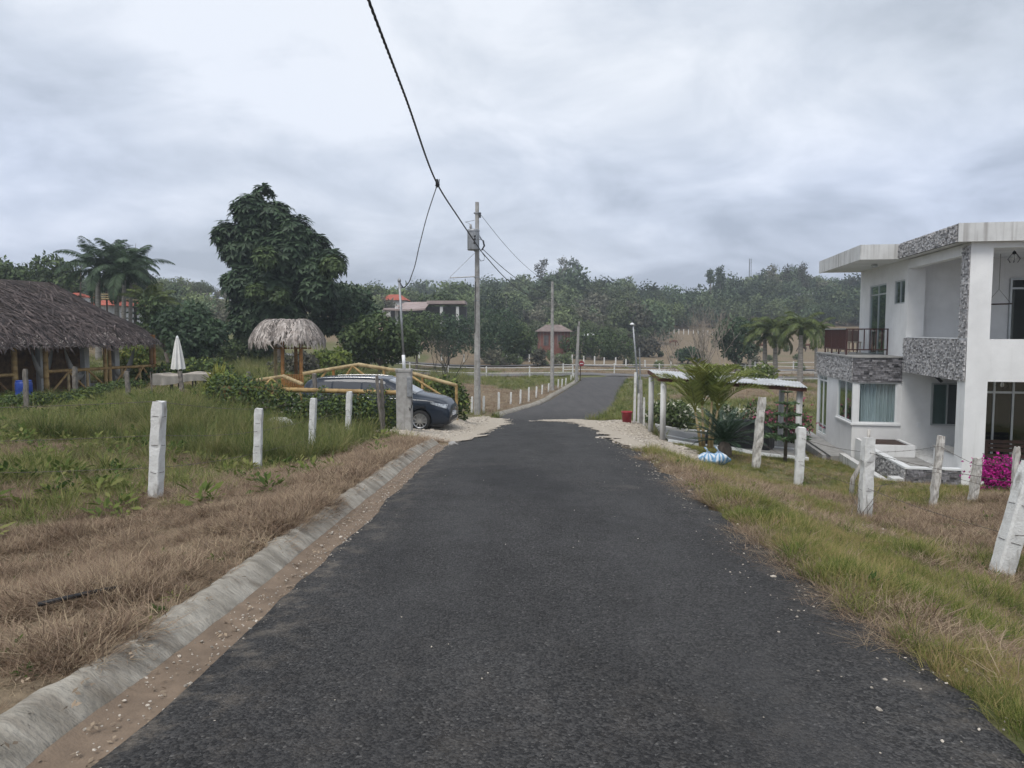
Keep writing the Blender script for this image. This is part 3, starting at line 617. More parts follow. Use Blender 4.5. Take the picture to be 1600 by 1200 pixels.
# weathered timber posts
gw = 'weathered wire fence posts in the left field'
for i, (px, pyb, pxt, pyt, D, lab) in enumerate((
    (42, 638, 39, 577, 24.5, 'grey timber post leftmost, in front of the bamboo house doorway'),
    (118, 618, 117, 573, 26.5, 'grey timber post in front of the middle of the bamboo railing'),
    (201, 628, 198, 580, 26.5, 'leaning grey timber post left of the beige cloth table'),
    (285, 620, 281, 580, 27.5, 'grey timber post standing before the beige cloth table'),
    (391, 640, 388, 581, 23.5, 'grey timber post at the left end of the bamboo rail'),
    (494, 640, 491, 584, 23.0, 'short grey timber post in front of the van rear'))):
    px_post('timber_post', lab, px, pyb, pxt, pyt, D, 7, 'grey_wood', 20 + i, (), gw, rough=0.012)
px_post('timber_post', 'split leaning grey timber post beside the concrete gate pillar', 597, 668, 588, 586, 20.6, 5, 'grey_wood', 31, (), gw, rough=0.015)
px_post('timber_post', 'thinner grey timber post leaning against the split one by the pillar', 600, 668, 596, 592, 20.8, 5, 'grey_wood', 32, (), gw, rough=0.012)
# right fence
gr_ = 'posts of the right wire fence'
px_post('fence_post', 'big white post leaning right, cut by the right picture edge', 1562, 905, 1614, 724, 8.6, 33, 'white_paint', 41, (0.45, 0.9), gr_, rough=0.005)
px_post('fence_post', 'peeling white post with dry twigs at its foot', 1351, 810, 1357, 684, 12.4, 20, 'white_paint', 42, (0.5, 1.0), gr_, rough=0.010)
px_post('fence_post', 'white post with a loop of cable near its top', 1247, 760, 1253, 668, 17, 15, 'white_paint', 43, (0.6,), gr_, rough=0.008)
px_post('timber_post', 'tall whitewashed log post leaning right behind the blue bags', 1181, 733, 1191, 620, 18.2, 13, 'lime_wood', 44, (0.55, 1.2), gr_, rough=0.02)
px_post('timber_post', 'thin lichen grey post leaning in front of the tiled terrace wall', 1458, 772, 1471, 681, 14.5, 11, 'lime_wood', 45, (), gr_, rough=0.015)
px_post('fence_post', 'short white post left of the magenta bougainvillea', 1520, 778, 1528, 716, 15, 13, 'lime_wood', 46, (), gr_, rough=0.012)
px_post('timber_post', 'thin pale stake rising behind the big leaning white post', 1583, 800, 1589, 698, 12, 9, 'lime_wood', 47, (), gr_, rough=0.012)
b = G(1337, 15.5); t_ = P(1358, 671, 15.2); mid = b.lerp(t_, 0.5) + Vector((0.04, 0, 0.03)); o = MB().tube([b - Vector((0, 0, .1)), b.lerp(t_, .25) + Vector((-0.06, 0, .02)), mid, t_.lerp(mid, .3) + Vector((.03, 0, -.02)), t_], [.055, .05, .045, .04, .03], 7, jit=.12).build('broken_branch', 'lime_wood', None, True)
tag(o, 'crooked bare branch leaning left of the peeling white post', 'branch')
def twigs(c, n, h, seed, name, label):
    rr = random.Random(seed); mb = MB()
    for i in range(n):
        a = rr.uniform(0, 6.28); p = Vector(c) + Vector((rr.uniform(-.12, .12), rr.uniform(-.1, .1), -.02)); q = [p]
        for s_ in range(5): p = p + Vector((math.cos(a)*h*.09 + rr.uniform(-.03, .03), math.sin(a)*h*.05, h*.2*rr.uniform(.6, 1))); q.append(p.copy())
        mb.tube(q, [.007, .006, .005, .004, .003, .002], 4)
    return tag(mb.build(name, 'grey_wood'), label, 'twigs')
twigs(G(1352, 12.2), 8, 0.75, 3, 'dry_twigs', 'dry twigs around the foot of the peeling white post')
# wires of the fences
def wire(name, label, pts, r=0.004, sag=0.05, m='wire_steel', n=10, barbs=True, seed=0):
    rr = random.Random(seed); mb = MB(); pts = [Vector(p) for p in pts]; allp = []
    for a, b in zip(pts, pts[1:]):
        for i in range(n):
            t = i / n; p = a.lerp(b, t); p.z -= sag * 4 * t * (1 - t) * (b - a).length / 4; allp.append(p)
    allp.append(pts[-1]); mb.tube(allp, r, 5)
    if barbs:
        for a, b in zip(allp, allp[1:]):
            k = max(1, int((b - a).length / 0.18))
            for i in range(k):
                p = a.lerp(b, (i + .5) / k); d = Vector((rr.uniform(-1, 1), rr.uniform(-1, 1), rr.uniform(-1, 1))).normalized() * 0.016
                mb.tube([p - d, p + d], r * .7, 3, False)
    return tag(mb.build(name, m), label, 'wire')
for hgt, nm in ((0.36, 'lowest'), (0.72, 'middle'), (1.10, 'topmost')):
    wire('barbed_wire', nm + ' barbed wire strand of the left white post fence', [P(-300, 790 - hgt*135, 8.3), P(246, 781 - hgt*140, 9.58), P(403, 740 - hgt*92, 14.48), P(488, 714 - hgt*82, 16.98), P(545, 692 - hgt*72, 19.98)], 0.0035, 0.03, seed=int(hgt*10))
for k_, nm in ((0.38, 'lower'), (0.82, 'upper')):
    pr = lambda b, t, D: P(b[0] + (t[0]-b[0])*k_, b[1] + (t[1]-b[1])*k_, D - 0.02)
    wire('barbed_wire', nm + ' barbed wire strand of the right fence before the house', [pr((1181,733),(1191,620),18.2), pr((1247,760),(1253,668),17), pr((1351,810),(1357,684),12.4), pr((1562,905),(1614,724),8.6), P(1760, 900 - k_*180, 6.5)], 0.004, 0.04, seed=int(k_*10))
    wire('barbed_wire', nm + ' barbed wire strand passing the thin lichen grey post', [pr((1351,810),(1357,684),12.45), pr((1458,772),(1471,681),14.4), pr((1520,778),(1528,716),14.9), pr((1583,800),(1589,698),12)], 0.004, 0.04, seed=int(k_*20))
# ================================================================== concrete gate pillar, conduit, drain pipe
b = P(632.5, 672, 21); b.z = gz(b.x, b.y); o = thing('gate_pillar', 'square bare concrete gate pillar beside the dark van', 'pillar', b)
w = S(23, 21)/2; h = P(632, 578, 21).z - b.z
MB().box((b.x-w, b.y-w, b.z-.2), (b.x+w, b.y+w, b.z+h)).build('pillar_shaft', 'bare_concrete', o, bevel=0.02)
MB().box((b.x-w-.015, b.y-w-.015, b.z+h-.05), (b.x+w+.015, b.y+w+.015, b.z+h+.03)).build('pillar_cap', 'bare_concrete', o, bevel=0.01)
MB().box((b.x+w-.10, b.y-w-.06, b.z+h-.75), (b.x+w+.03, b.y-w+.10, b.z+h-.18)).build('meter_box', 'galv', o, bevel=0.01)
MB().tube([(b.x+w+.02, b.y-w-.02, b.z+h-.72), (b.x+w+.05, b.y-w-.04, b.z+h-.95), (b.x+w-.02, b.y-w-.05, b.z+h-1.15), (b.x+w-.05, b.y-w-.02, b.z+h-1.05)], .012, 6).build('cable_loop', 'black_plastic', o, True)
top = P(624, 441, 21.2); foot = Vector((b.x, b.y, b.z + h + .03))
o = thing('conduit_pole', 'thin leaning galvanised conduit pole rising from the gate pillar', 'pole', foot)
k1 = foot.lerp(top, .16); MB().tube([foot, k1], .048, 10).build('lower_sleeve', 'frame_white', o, True)
MB().tube([k1, top], .034, 10).build('conduit', 'galv', o, True)
MB().lathe((top.x, top.y, top.z), [(.034, 0), (.05, .02), (.05, .08), (.02, .11), (0, .11)], 10).build('weather_head', 'galv', o, True)
b = P(712, 692, 16.9); b.z = gz(b.x, b.y) + 0.02
o = thing('drain_pipe', 'short white drain pipe mouth at the end of the kerb', 'pipe', b)
mb = MB(); r0, r1 = .125, .10; q0 = b + Vector((.0, -.18, .03)); q1 = b + Vector((-.12, .45, -.02)); mb.tube([q0, q1], r0, 18, False); mb.tube([q0, q1], r1, 18, False)
ax = (q1 - q0).normalized(); a_ = ax.cross(Vector((0, 0, 1))).normalized(); c_ = a_.cross(ax)
V = []; 
for k in range(18):
    an = 2*math.pi*k/18; V += [q0 + (a_*math.cos(an) + c_*math.sin(an))*r0, q0 + (a_*math.cos(an) + c_*math.sin(an))*r1]
mb.add(V, [(2*k, 2*((k+1) % 18), 2*((k+1) % 18)+1, 2*k+1) for k in range(18)]); mb.build('pipe_wall', 'bare_concrete', o, True)
MB().lathe((q1.x, q1.y, q1.z), [(0, 0), (.118, 0)], 12, 'Y').build('pipe_inside', 'black_plastic', o)
# black hose lying on the verge
o = tag(MB().tube([P(62, 998, 4.62), P(100, 988, 4.72), P(140, 978, 4.82), P(192, 967, 4.95)], .016, 8).build('hose', 'black_plastic', None, True), 'black hose piece lying in the dry left verge', 'hose')
zf = gz(*P(120, 985, 4.8).xy); dz = zf - min((o.matrix_world @ v.co).z for v in o.data.vertices) + .05; o.location.z = dz
# ================================================================== bamboo helpers
def bamboo(mb, a, b, r, rr, n=None, bow=0.0):
    a = Vector(a); b = Vector(b); L_ = (b - a).length; nodes = max(2, int(L_ / 0.32)); pts = []; rad = []
    for i in range(nodes + 1):
        t = i / nodes; p = a.lerp(b, t); p.z += bow * 4 * t * (1 - t)
        for dt, s in ((-.018, 1.0), (0, 1.10), (.018, 1.0)):
            tt = t + dt / max(L_, .1)
            if 0 <= tt <= 1: q = a.lerp(b, tt); q.z += bow*4*tt*(1-tt); pts.append(q); rad.append(r * s * (1 - 0.12*t))
    mb.tube(pts, rad, 9); return mb
rrB = random.Random(5)
# near bamboo rail with crossed braces (hedge grows on it)
gA = P(342, 606, 22.5); o = thing('bamboo_fence', 'low bamboo rail fence overgrown by the hedge in front of the van', 'fence', G(342, 22.5))
bamboo(MB(), P(342, 606, 22.5), P(640, 614, 21.3), .075, rrB).build('top_rail', 'bamboo', o, True)
for px in (350, 385, 470, 560):
    D = 22.5 - (px-342)/298*1.2; g = G(px, D)
    bamboo(MB(), g - Vector((0,0,.1)), P(px, 608, D), .055, rrB).build('fence_upright', 'bamboo', o, True)
for px in (372, 430):
    D = 22.4 - (px-342)/298*1.2
    bamboo(MB(), P(px-14, 640, D-.05), P(px, 609, D), .04, rrB).build('brace', 'bamboo_pale', o, True); bamboo(MB(), P(px+15, 640, D-.05), P(px+1, 609, D), .04, rrB).build('brace', 'bamboo', o, True)
# rising rails behind
def truss(label, pk, D, joints, uprights, m):
    o = thing('bamboo_fence', label, 'fence', G(pk[0][0], D[0]))
    pts = [P(p[0], p[1], d) for p, d in zip(pk, D)]
    for a, b in zip(pts, pts[1:]): bamboo(MB(), a, b, .075, rrB).build('sloping_rail', m, o, True)
    for (p0, d0, p1, d1, kind) in joints:
        bamboo(MB(), P(*p0, d0), P(*p1, d1), .048, rrB).build(kind, 'bamboo', o, True)
    for px, py, d, m2 in uprights:
        bamboo(MB(), G(px, d) - Vector((0, 0, .1)), P(px, py, d), .062, rrB).build('fence_upright', m2, o, True)
    return o
truss('bamboo fence rising to a peak left of the small thatched shelter', [(350, 602), (443, 588), (472, 600)], [26.5, 28, 26.5],
      [((412, 603), 27.3, (424, 592), 27.6, 'brace'), ((436, 603), 27.7, (424, 592), 27.6, 'brace')], [(424, 592, 27.6, 'bamboo')], 'bamboo_pale')
truss('long bamboo fence with a pointed top rail behind the van', [(474, 584), (560, 569.5), (640, 582), (713, 602)], [29, 28.6, 28.2, 27.6],
      [((541, 587), 28.6, (551, 572), 28.6, 'brace'), ((570, 587), 28.5, (551, 572), 28.6, 'brace'), ((503, 590), 28.9, (510, 579), 28.9, 'brace'), ((643, 588), 28.1, (706, 628), 27.65, 'brace'), ((606, 592), 28.4, (640, 584), 28.2, 'brace')],
      [(521, 577, 28.8, 'bamboo_orange'), (600, 577, 28.4, 'bamboo'), (713, 601, 27.6, 'bamboo'), (660, 590, 28.0, 'bamboo')], 'bamboo_pale')
# ================================================================== small thatched shelter
def thatch_strips(n, fn, rngl, ln, wd, lift=0.04, stiff=0.5, duv=0.006):
    """fn(u, v) -> surface point; strips hang along increasing v, slightly lifted and bent"""
    V = []; Fq = []; k = 0
    u = rngl.uniform(0, 1, n); v = rngl.uniform(0, 1, n) ** 0.8
    for i in range(n):
        L_ = ln * rngl.uniform(.6, 1.3); w = wd * rngl.uniform(.5, 1.4); du = rngl.normal(0, duv); lf = lift * rngl.uniform(.2, 1.6)
        row = []
        for s in range(4):
            t = s / 3; vv = v[i] + L_ * t; p = np.array(fn(u[i] + du * s, vv)); p2 = np.array(fn(u[i] + du * s + 0.002, vv)); side = unit((p2 - p)[None])[0]
            up = np.array((0, 0, lf * (0.4 + 0.8 * t - (t * t) * stiff))) ; ww = w * (1 - 0.75 * t * t) * 0.5
            row += [p + up - side * ww, p + up + side * ww]
        V += row; Fq += [(k, k+1, k+3, k+2), (k+2, k+3, k+5, k+4), (k+4, k+5, k+7, k+6)]; k += 8
    return np.array(V), np.array(Fq)
c = P(451, 606, 32); c.z = gz(c.x, c.y); o = thing('thatched_shelter', 'small round thatched shelter on bamboo posts behind the van', 'shelter', c)
rad = S(112, 32)/2; zt = P(451, 499, 32).z; ze = P(451, 545, 32).z; cx = c.x
def shel(u, v, r0=rad):
    a = u * 2 * math.pi; ridge = 0.62
    rr_ = 0.02 + r0 * min(1.0, v) ** 0.85; drop = (zt - ze) * 0.72 * min(v, 1.0) ** 2.0 + max(0, v - 1.0) * 1.1
    x = math.cos(a) * rr_; x += ridge * (1 - min(v, 1.0) * 0.5) * (1 if math.cos(a) > 0 else -1) * min(1, abs(math.cos(a)) * 3)
    return (cx + x * 0.86, c.y + math.sin(a) * rr_ * 0.9, zt - drop)
mb = MB(); mb.grid(33, 8, lambda a, b: shel(a, 0.03 + b * 0.95)); core = mb.build('thatch_bed', 'thatch_core', o, True)
v_, f_ = thatch_strips(1700, shel, np.random.default_rng(11), 0.36, 0.075, 0.07, 0.7); th = npmesh('thatch', v_, f_, MATS['thatch_grey'], o, off=o.location); th['kind'] = 'stuff'
for px, m_, D in ((441, 'bamboo_orange', 31.2), (470, 'bamboo_orange', 31.3), (430, 'bamboo_pale', 33.2), (462, 'bamboo_dark', 33)):
    bamboo(MB(), G(px, D) - Vector((0, 0, .2)), (P(px, 530, D)), .085, rrB).build('shelter_post', m_, o, True)
bamboo(MB(), P(426, 544, 31.2), P(486, 544, 31.2), .04, rrB).build('tie_beam', 'bamboo_dark', o, True)
for i in range(11):
    px = 444 + i * 2.9; bamboo(MB(), G(px, 31.15), P(px, 585, 31.15), .035, rrB).build('slat', 'bamboo_orange', o, True)
# ================================================================== parasol, cloth table, plants of the garden
b = G(278, 31.5); o = thing('closed_parasol', 'closed white garden parasol beside the cloth table', 'parasol', b)
zt, zm = P(278, 527, 31.5).z, P(278, 576, 31.5).z
MB().tube([b, (b.x, b.y, zt)], .025, 8).build('parasol_pole', 'frame_white', o, True)
def par(a, t):
    an = a * 2 * math.pi; r_ = (0.05 + 0.21 * t ** 0.8) * (1 + 0.22 * math.cos(an * 8)); return (b.x + math.cos(an) * r_, b.y + math.sin(an) * r_, zt - .02 + (zm - zt) * t + .02 * math.cos(an * 8) * t)
MB().grid(65, 10, par).build('folded_canopy', 'cloth_white', o, True)
MB().lathe((b.x, b.y, zt - .03), [(.06, 0), (.05, .05), (.015, .09), (0, .13)], 10).build('finial', 'frame_white', o, True)
c0, c1 = P(238, 584, 28.6), P(328, 584, 31.5); o = thing('draped_table', 'long table under a sagging beige cloth with dark chair legs below', 'table', G(280, 30))
wv = Vector((0.25, 1.0, 0)).normalized() * 1.0
def cloth(a, t):
    p = c0.lerp(c1, a); 
    if t < .5: q = p + wv * (1 - t * 2) ; q.z += -.05 * math.sin(a * 9) * (1 - 2*t) - 0.10 * max(0, math.sin(math.pi * min(1, a / .55))) * (1 - abs(4*t - 1)) ; return q
    s = (t - .5) * 2; q = p + Vector((.02, -.06, 0)) * s * (1 + .5 * math.sin(a * 40)); q.z -= s * (0.44 - 0.16 * a + .04 * math.sin(a * 7)) + 0.16 * max(0, math.sin(math.pi * min(1, a / .6))) * (1 - s) * .8; q.y += .05 * math.sin(a * 23) * s; return q
MB().grid(50, 17, cloth).build('cloth_cover', 'cloth_beige', o, True)
def cend(a, t): q = c0 + wv * a; q.z -= t * (.42 + .03 * math.sin(a * 9)); q.x -= .03 * t; return q
MB().grid(8, 8, cend).build('cloth_end', 'cloth_beige', o, True)
for i in range(15):
    t = .08 + i * .063; p = c0.lerp(c1, t) + wv * rrB.choice((.1, .5, .85)); zg = gz(p.x, p.y); MB().tube([(p.x, p.y, zg - .03), (p.x + rrB.uniform(-.05, .05), p.y, p.z - .25)], .03, 6).build('leg', 'black_plastic', o)
MB().tube([G(236, 28.5) - Vector((0, 0, .05)), P(235, 582, 28.5)], .025, 6).build('corner_pole', 'grey_wood', o)
# ================================================================== big thatched bamboo house
A0 = Vector((-20.35, 27.0, 0)); A1 = Vector((-17.45, 36.2, 0)); FD = (A1 - A0).normalized(); IN = Vector((-FD.y, FD.x, 0))   # facade runs away from us; IN points into the house
FLZ = CAMZ - 2.66; EAVE = CAMZ - 0.52
o = hut = thing('thatched_house', 'long bamboo house under a dark shaggy thatched roof', 'house', (A0.x, A0.y, FLZ))
def fp(t, d=0.0, z=0.0): q = A0 + FD * t + IN * d; return Vector((q.x, q.y, FLZ + z))
LF = (A1 - A0).length
MB().prism([tuple(fp(-6, -.3).xy), tuple(fp(LF + .4, -.3).xy), tuple(fp(LF + .4, 8).xy), tuple(fp(-6, 8).xy)], FLZ - .5, FLZ).build('floor_slab', 'slab_grey', o)
# inner dark room walls behind the porch
MB().box((-6.0, 2.2, 0), (6.8, 2.35, 2.3)).build('tmp', 'room_dark', None)
bpy.data.objects.remove(bpy.data.objects['tmp'])
Mx = Matrix(((FD.x, IN.x, 0, A0.x), (FD.y, IN.y, 0, A0.y), (0, 0, 1, FLZ), (0, 0, 0, 1)))
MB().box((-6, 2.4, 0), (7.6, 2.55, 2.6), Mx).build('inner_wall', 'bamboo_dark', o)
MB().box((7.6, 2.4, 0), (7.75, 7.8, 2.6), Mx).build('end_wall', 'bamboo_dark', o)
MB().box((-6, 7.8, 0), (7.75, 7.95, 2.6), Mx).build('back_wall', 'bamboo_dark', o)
MB().box((-6, -.02, 0), (1.2, .06, 2.2), Mx).build('whitewashed_wall', 'cloth_white', o)
for t in (4.3, 6.5, 8.2):
    MB().box((t - .13, 1.0, 0), (t + .13, 1.26, 2.4), Mx).build('inner_column', 'fascia_white', o)
def tpx(px):                                                       # facade coordinate seen at a pixel column
    k = (px - 800) / F; return (k * A0.y - A0.x) / (FD.x - k * FD.y)
posts = [(tpx(-18), .10, 'bamboo'), (tpx(22), .115, 'bamboo'), (tpx(71), .11, 'bamboo'), (tpx(164), .085, 'bamboo'), (tpx(171), .085, 'bamboo'), (tpx(236), .09, 'bamboo_dark'), (tpx(241), .09, 'bamboo_orange')]
for t, r_, m_ in posts: bamboo(MB(), fp(t, 0, -.25), fp(t, 0, 2.5), r_, rrB).build('porch_post', m_, o, True)
tB, tE = tpx(71), tpx(241)
bamboo(MB(), fp(tB, 0, 1.0), fp(tE, 0, 1.0), .075, rrB).build('top_rail', 'bamboo', o, True)
bamboo(MB(), fp(tpx(-40), 0, .95), fp(tpx(22), 0, .95), .075, rrB).build('top_rail', 'bamboo', o, True)
bamboo(MB(), fp(tpx(-12), 0, .9), fp(tpx(20), 0, .05), .05, rrB).build('brace', 'bamboo_dark', o, True)
for px in (106, 136, 190, 218):
    t = tpx(px); bamboo(MB(), fp(t, .02, -.1), fp(t, .02, .95), .065, rrB).build('baluster', 'bamboo_pale', o, True)
for a, b in ((76, 106), (166, 136), (134, 106), (172, 196), (202, 222), (238, 222)):
    bamboo(MB(), fp(tpx(a), -.03, .08), fp(tpx(b), -.03, .95), .05, rrB).build('brace', 'bamboo', o, True)
# roof: rounded hip, ridge along the facade
RC0, RC1 = -14.0, LF + 2.1; HWD = 4.9; RH = 2.5                     # along-facade extent, half width, rise
def roof(u, v):
    """u runs along the eave (front side, round the far end, back side), v from ridge 0 to eave 1, beyond 1 hangs"""
    front = RC1 - RC0 - HWD * 0.9; endl = math.pi * HWD * 0.75; tot = front * 2 + endl; s = u * tot
    vv = min(v, 1.0); hang = max(0.0, v - 1.0)
    if s < front: t = RC0 + s; dx, dy = 0, -1
    elif s < front + endl: t = RC0 + front; a = -math.pi/2 + math.pi * (s - front) / endl; dx, dy = math.cos(a), math.sin(a)
    else: t = RC0 + front - (s - front - endl); dx, dy = 0, 1
    rx = HWD * 0.9 * (vv + hang * .30); ry = HWD * (vv + hang * .30)
    z = EAVE + 0.35 + RH * (1 - vv) ** 1.12 - 0.32 * max(0, vv - .86) / .14 - hang * 2.6
    q = A0 + FD * (t + dx * rx) + IN * (HWD - 0.85 + dy * ry)
    return (q.x, q.y, z)
MB().grid(120, 14, lambda a, b: roof(a, b)).build('thatch_bed', 'thatch_core', o, True)
MB().grid(120, 2, lambda a, b: tuple(Vector(roof(a, .96)) - Vector((0, 0, .02 + b * .25)))).build('eave_band', 'thatch_core', o, True)
rl = np.random.default_rng(21)
v_, f_ = thatch_strips(9500, lambda u, v: roof(min(max(u, 0), 1), v), rl, 0.15, 0.085, 0.09, 0.75, .0022)
v2, f2 = thatch_strips(5200, lambda u, v: roof(min(max(u, 0), 1), 0.885 + v * 0.17), rl, 0.13, 0.075, 0.05, 1.0, .0012)
th = npmesh('thatch', v_, f_, MATS['thatch_dark'], o, off=o.location); th['kind'] = 'stuff'
th = npmesh('eave_fringe', v2, f2, mat('thatch_fringe', (0.30, 0.265, 0.24), (0.14, 0.118, 0.108), 0.95, 2.5, 6, isl=0.65), o, off=o.location); th['kind'] = 'stuff'
# hammocks hanging in the porch
def hammock(ta, tb, za, zb, d, label, seed):
    a = fp(ta, d, za); b = fp(tb, d + .15, zb); o = thing('hammock', label, 'hammock', fp((ta+tb)/2, d, .5))
    def fn(s, w):
        p = a.lerp(b, s); p.z -= 1.15 * 4 * s * (1 - s) * .9; sp = .42 * math.sin(math.pi * s) ** .7
        return p + Vector((0, 0, -.25 * math.sin(math.pi * s) * (1 - (2*w-1)**2))) + IN * (w - .5) * sp
    MB().grid(24, 9, fn).build('netting', 'cloth_white', o, True); return o
hammock(tpx(75), tpx(112), 1.9, 2.0, .9, 'pale hammock slung left in the porch of the thatched house', 1)
hammock(tpx(128), tpx(168), 2.0, 1.5, 1.0, 'pale hammock slung beside the paired porch posts', 2)
hammock(tpx(196), tpx(238), 1.4, 1.95, .9, 'grey hammock slung at the right end of the porch', 3)
b = G(35, 27.5); b.z += 0; o = thing('blue_barrel', 'blue plastic barrel at the foot of the porch post', 'barrel', b)
MB().lathe((b.x, b.y, b.z - .05), [(0, 0), (.24, 0), (.27, .08), (.285, .3), (.27, .35), (.285, .4), (.28, .68), (.25, .74), (.0, .74)], 20).build('barrel_body', 'blue_plastic', o, True)
MB().lathe((b.x, b.y, b.z - .05), [(.262, .74), (.268, .77), (.25, .78), (0, .775)], 20).build('lid', 'blue_plastic', o, True)
# ================================================================== dark blue van
CT = np.array([ # x, bottom, belt, top, half width, half width at roof
 (-2.56, .52, .98, 1.10, .74, .56), (-2.50, .36, 1.03, 1.36, .87, .66), (-2.30, .27, 1.06, 1.64, .945, .72), (-1.8, .22, 1.07, 1.735, .98, .755), (-1.0, .21, 1.06, 1.76, .99, .77), (-.2, .21, 1.045, 1.755, .992, .77),
 (.35, .21, 1.03, 1.715, .992, .755), (.75, .21, 1.02, 1.56, .99, .73), (1.1, .21, 1.02, 1.38, .988, .73), (1.42, .21, 1.02, 1.215, .985, .77), (1.8, .21, 1.0, 1.145, .978, .78), (2.15, .21, .95, 1.075, .96, .75), (2.36, .21, .87, .995, .93, .70), (2.48, .22, .77, .90, .885, .64), (2.545, .26, .60, .72, .82, .58)])
def cstat(x): return [np.interp(x, CT[:, 0], CT[:, k]) for k in range(1, 6)]
xs_c = np.unique(np.concatenate([np.linspace(-2.56, 2.545, 66), CT[:, 0]]))
def csmooth(x):
    w = [(-.07, .2), (-.035, .2), (0, .2), (.035, .2), (.07, .2)]; acc = np.zeros(5)
    for d, k in w: acc += k * np.array(cstat(min(max(x + d, -2.56), 2.545)))
    return acc
def cring(x):
    zb, bl, tp, w, wt = csmooth(x); g = tp - bl; r = []
    pts = [(w - .16, zb - .02), (w - .05, zb + .02), (w - .012, zb + .12), (w - .002, zb + (bl - zb) * .35), (w, zb + (bl - zb) * .6), (w - .012, bl - .10), (w - .035, bl - .02), (w - .05, bl + .02)]
    cw, cz = wt, tp - min(.10, g * .5)
    for t in (.25, .5, .75, 1): pts.append((w - .05 + (cw - w + .05) * t + .015 * math.sin(math.pi * t), bl + .02 + (cz - bl - .02) * t))
    pts += [(wt - .045, tp - min(.055, g * .3)), (wt - .12, tp - .022), (wt * .6, tp - .006), (0, tp)]
    return pts
def van():
    px, D = 590, 25.0; b = Vector((P(657, 672, 23.9).x, 23.9, 0)); hd = R(-6)
    c = b - Vector((math.cos(hd), math.sin(hd), 0)) * 1.6 - Vector((math.sin(hd), -math.cos(hd), 0)) * .9
    zg = (gz(c.x + 1.5, c.y) * .5 + gz(c.x - 1.5, c.y) * .5); zg = min(zg, P(657, 672, 23.9).z + .1)
    o = thing('parked_van', 'dark blue minivan parked nose to the lane behind the hedge', 'van', (c.x, c.y, P(657, 673.5, 23.9).z), hd)
    mb = MB(); V = []; npt = None
    for x in xs_c:
        h = cring(x); ring = [(x, -y, z) for y, z in h] + [(x, y, z) for y, z in h[-2::-1]]; npt = len(ring); V += ring
    n = len(xs_c); Fq = [(i*npt + k, i*npt + k+1, (i+1)*npt + k+1, (i+1)*npt + k) for i in range(n-1) for k in range(npt-1)]
    Fq += [(i*npt + npt-1, i*npt, (i+1)*npt, (i+1)*npt + npt-1) for i in range(n-1)]
    Fq += [tuple(range(npt)), tuple((n-1)*npt + k for k in range(npt))[::-1]]
    mb.add(V, [q[::-1] for q in Fq])
    paint = mat('van_paint', (0.008, 0.015, 0.028), (0.007, 0.013, 0.024), 0.5, 3, 3, metal=0.0, spec=0.2, coat=0.6)
    body = mb.build('body', paint, o, True, world=False)
    cut = MB()
    for ax in (1.6, -1.46):
        for s in (-1, 1): cut.lathe((ax, s * .95, .345), [(0, -.22), (.395, -.22), (.395, .22), (0, .22)], 28, 'Y')
    cu = cut.build('cutter', paint, o, False, world=False)
    bm = bmesh.new(); bm.from_mesh(cu.data); bmesh.ops.remove_doubles(bm, verts=bm.verts, dist=1e-5); bmesh.ops.recalc_face_normals(bm, faces=bm.faces); bm.to_mesh(cu.data); bm.free()
    bm = bmesh.new(); bm.from_mesh(body.data); bmesh.ops.recalc_face_normals(bm, faces=bm.faces); bm.to_mesh(body.data); bm.free()
    md = body.modifiers.new('b', 'BOOLEAN'); md.object = cu; md.operation = 'DIFFERENCE'; md.solver = 'EXACT'
    bpy.context.view_layer.update(); dg = bpy.context.evaluated_depsgraph_get(); me = bpy.data.meshes.new_from_object(body.evaluated_get(dg)); body.modifiers.clear(); body.data = me; bpy.data.objects.remove(cu)
    dk = mat('van_glass', (0.012, 0.015, 0.018), (0.010, 0.012, 0.015), 0.04, 3, 2, spec=0.8, coat=1.0); blk = MATS['black_plastic']
    chrome = mat('chrome', (0.62, 0.62, 0.62), (0.55, 0.55, 0.55), 0.18, 3, 2, metal=1.0); alloy = mat('alloy', (0.52, 0.53, 0.54), (0.46, 0.47, 0.48), 0.3, 5, 2, metal=0.85)
    rubber = mat('tyre', (0.022, 0.022, 0.022), (0.016, 0.016, 0.016), 0.85, 10, 3); lamp = mat('headlamp_glass', (0.55, 0.58, 0.60), (0.16, 0.17, 0.18), 0.08, 9, 2, spec=0.8, metal=.4)
    def spt(x, t):                                                   # side glass surface point, t 0 belt .. 1 roof corner
        h = cring(x); a = h[7:12]; s = t * 4; i = min(int(s), 3); f = s - i; return a[i][0] * (1-f) + a[i+1][0] * f, a[i][1] * (1-f) + a[i+1][1] * f
    for s in (-1, 1):
        for (x0, x1, u0, u1) in ((-2.2, -1.42, -2.12, -1.40), (-1.36, -.40, -1.34, -.40), (-.34, .92, -.34, .34), (.97, 1.22, .40, .62)):
            def fn(a, t, x0=x0, x1=x1, u0=u0, u1=u1):
                tt = .08 + t * .80; xa = x0 + (u0 - x0) * t; xb = x1 + (u1 - x1) * t; x = xa + (xb - xa) * a; y, z = spt(x, tt); return (x, s * (y + .007), z)
            MB().grid(14, 6, fn).build('side_window', dk, o, True, world=False)
        # chrome roof rail & belt line
        MB().tube([(x, s * (spt(x, 1)[0] - .03), spt(x, 1)[1] + .075) for x in np.linspace(-1.9, .25, 12)], .016, 6).build('roof_rail', chrome, o, True, world=False)
        MB().tube([(x, s * (spt(x, 0)[0] + .012), spt(x, 0)[1] + .02) for x in np.linspace(-2.2, 1.15, 16)], .012, 5).build('belt_trim', chrome, o, True, world=False)
        for hx in (-1.15, .05): MB().box((hx, s*.985 - .02, .90), (hx + .22, s*.985 + .025*s + .02, .935)).build('door_handle', paint, o, world=False, bevel=.008)
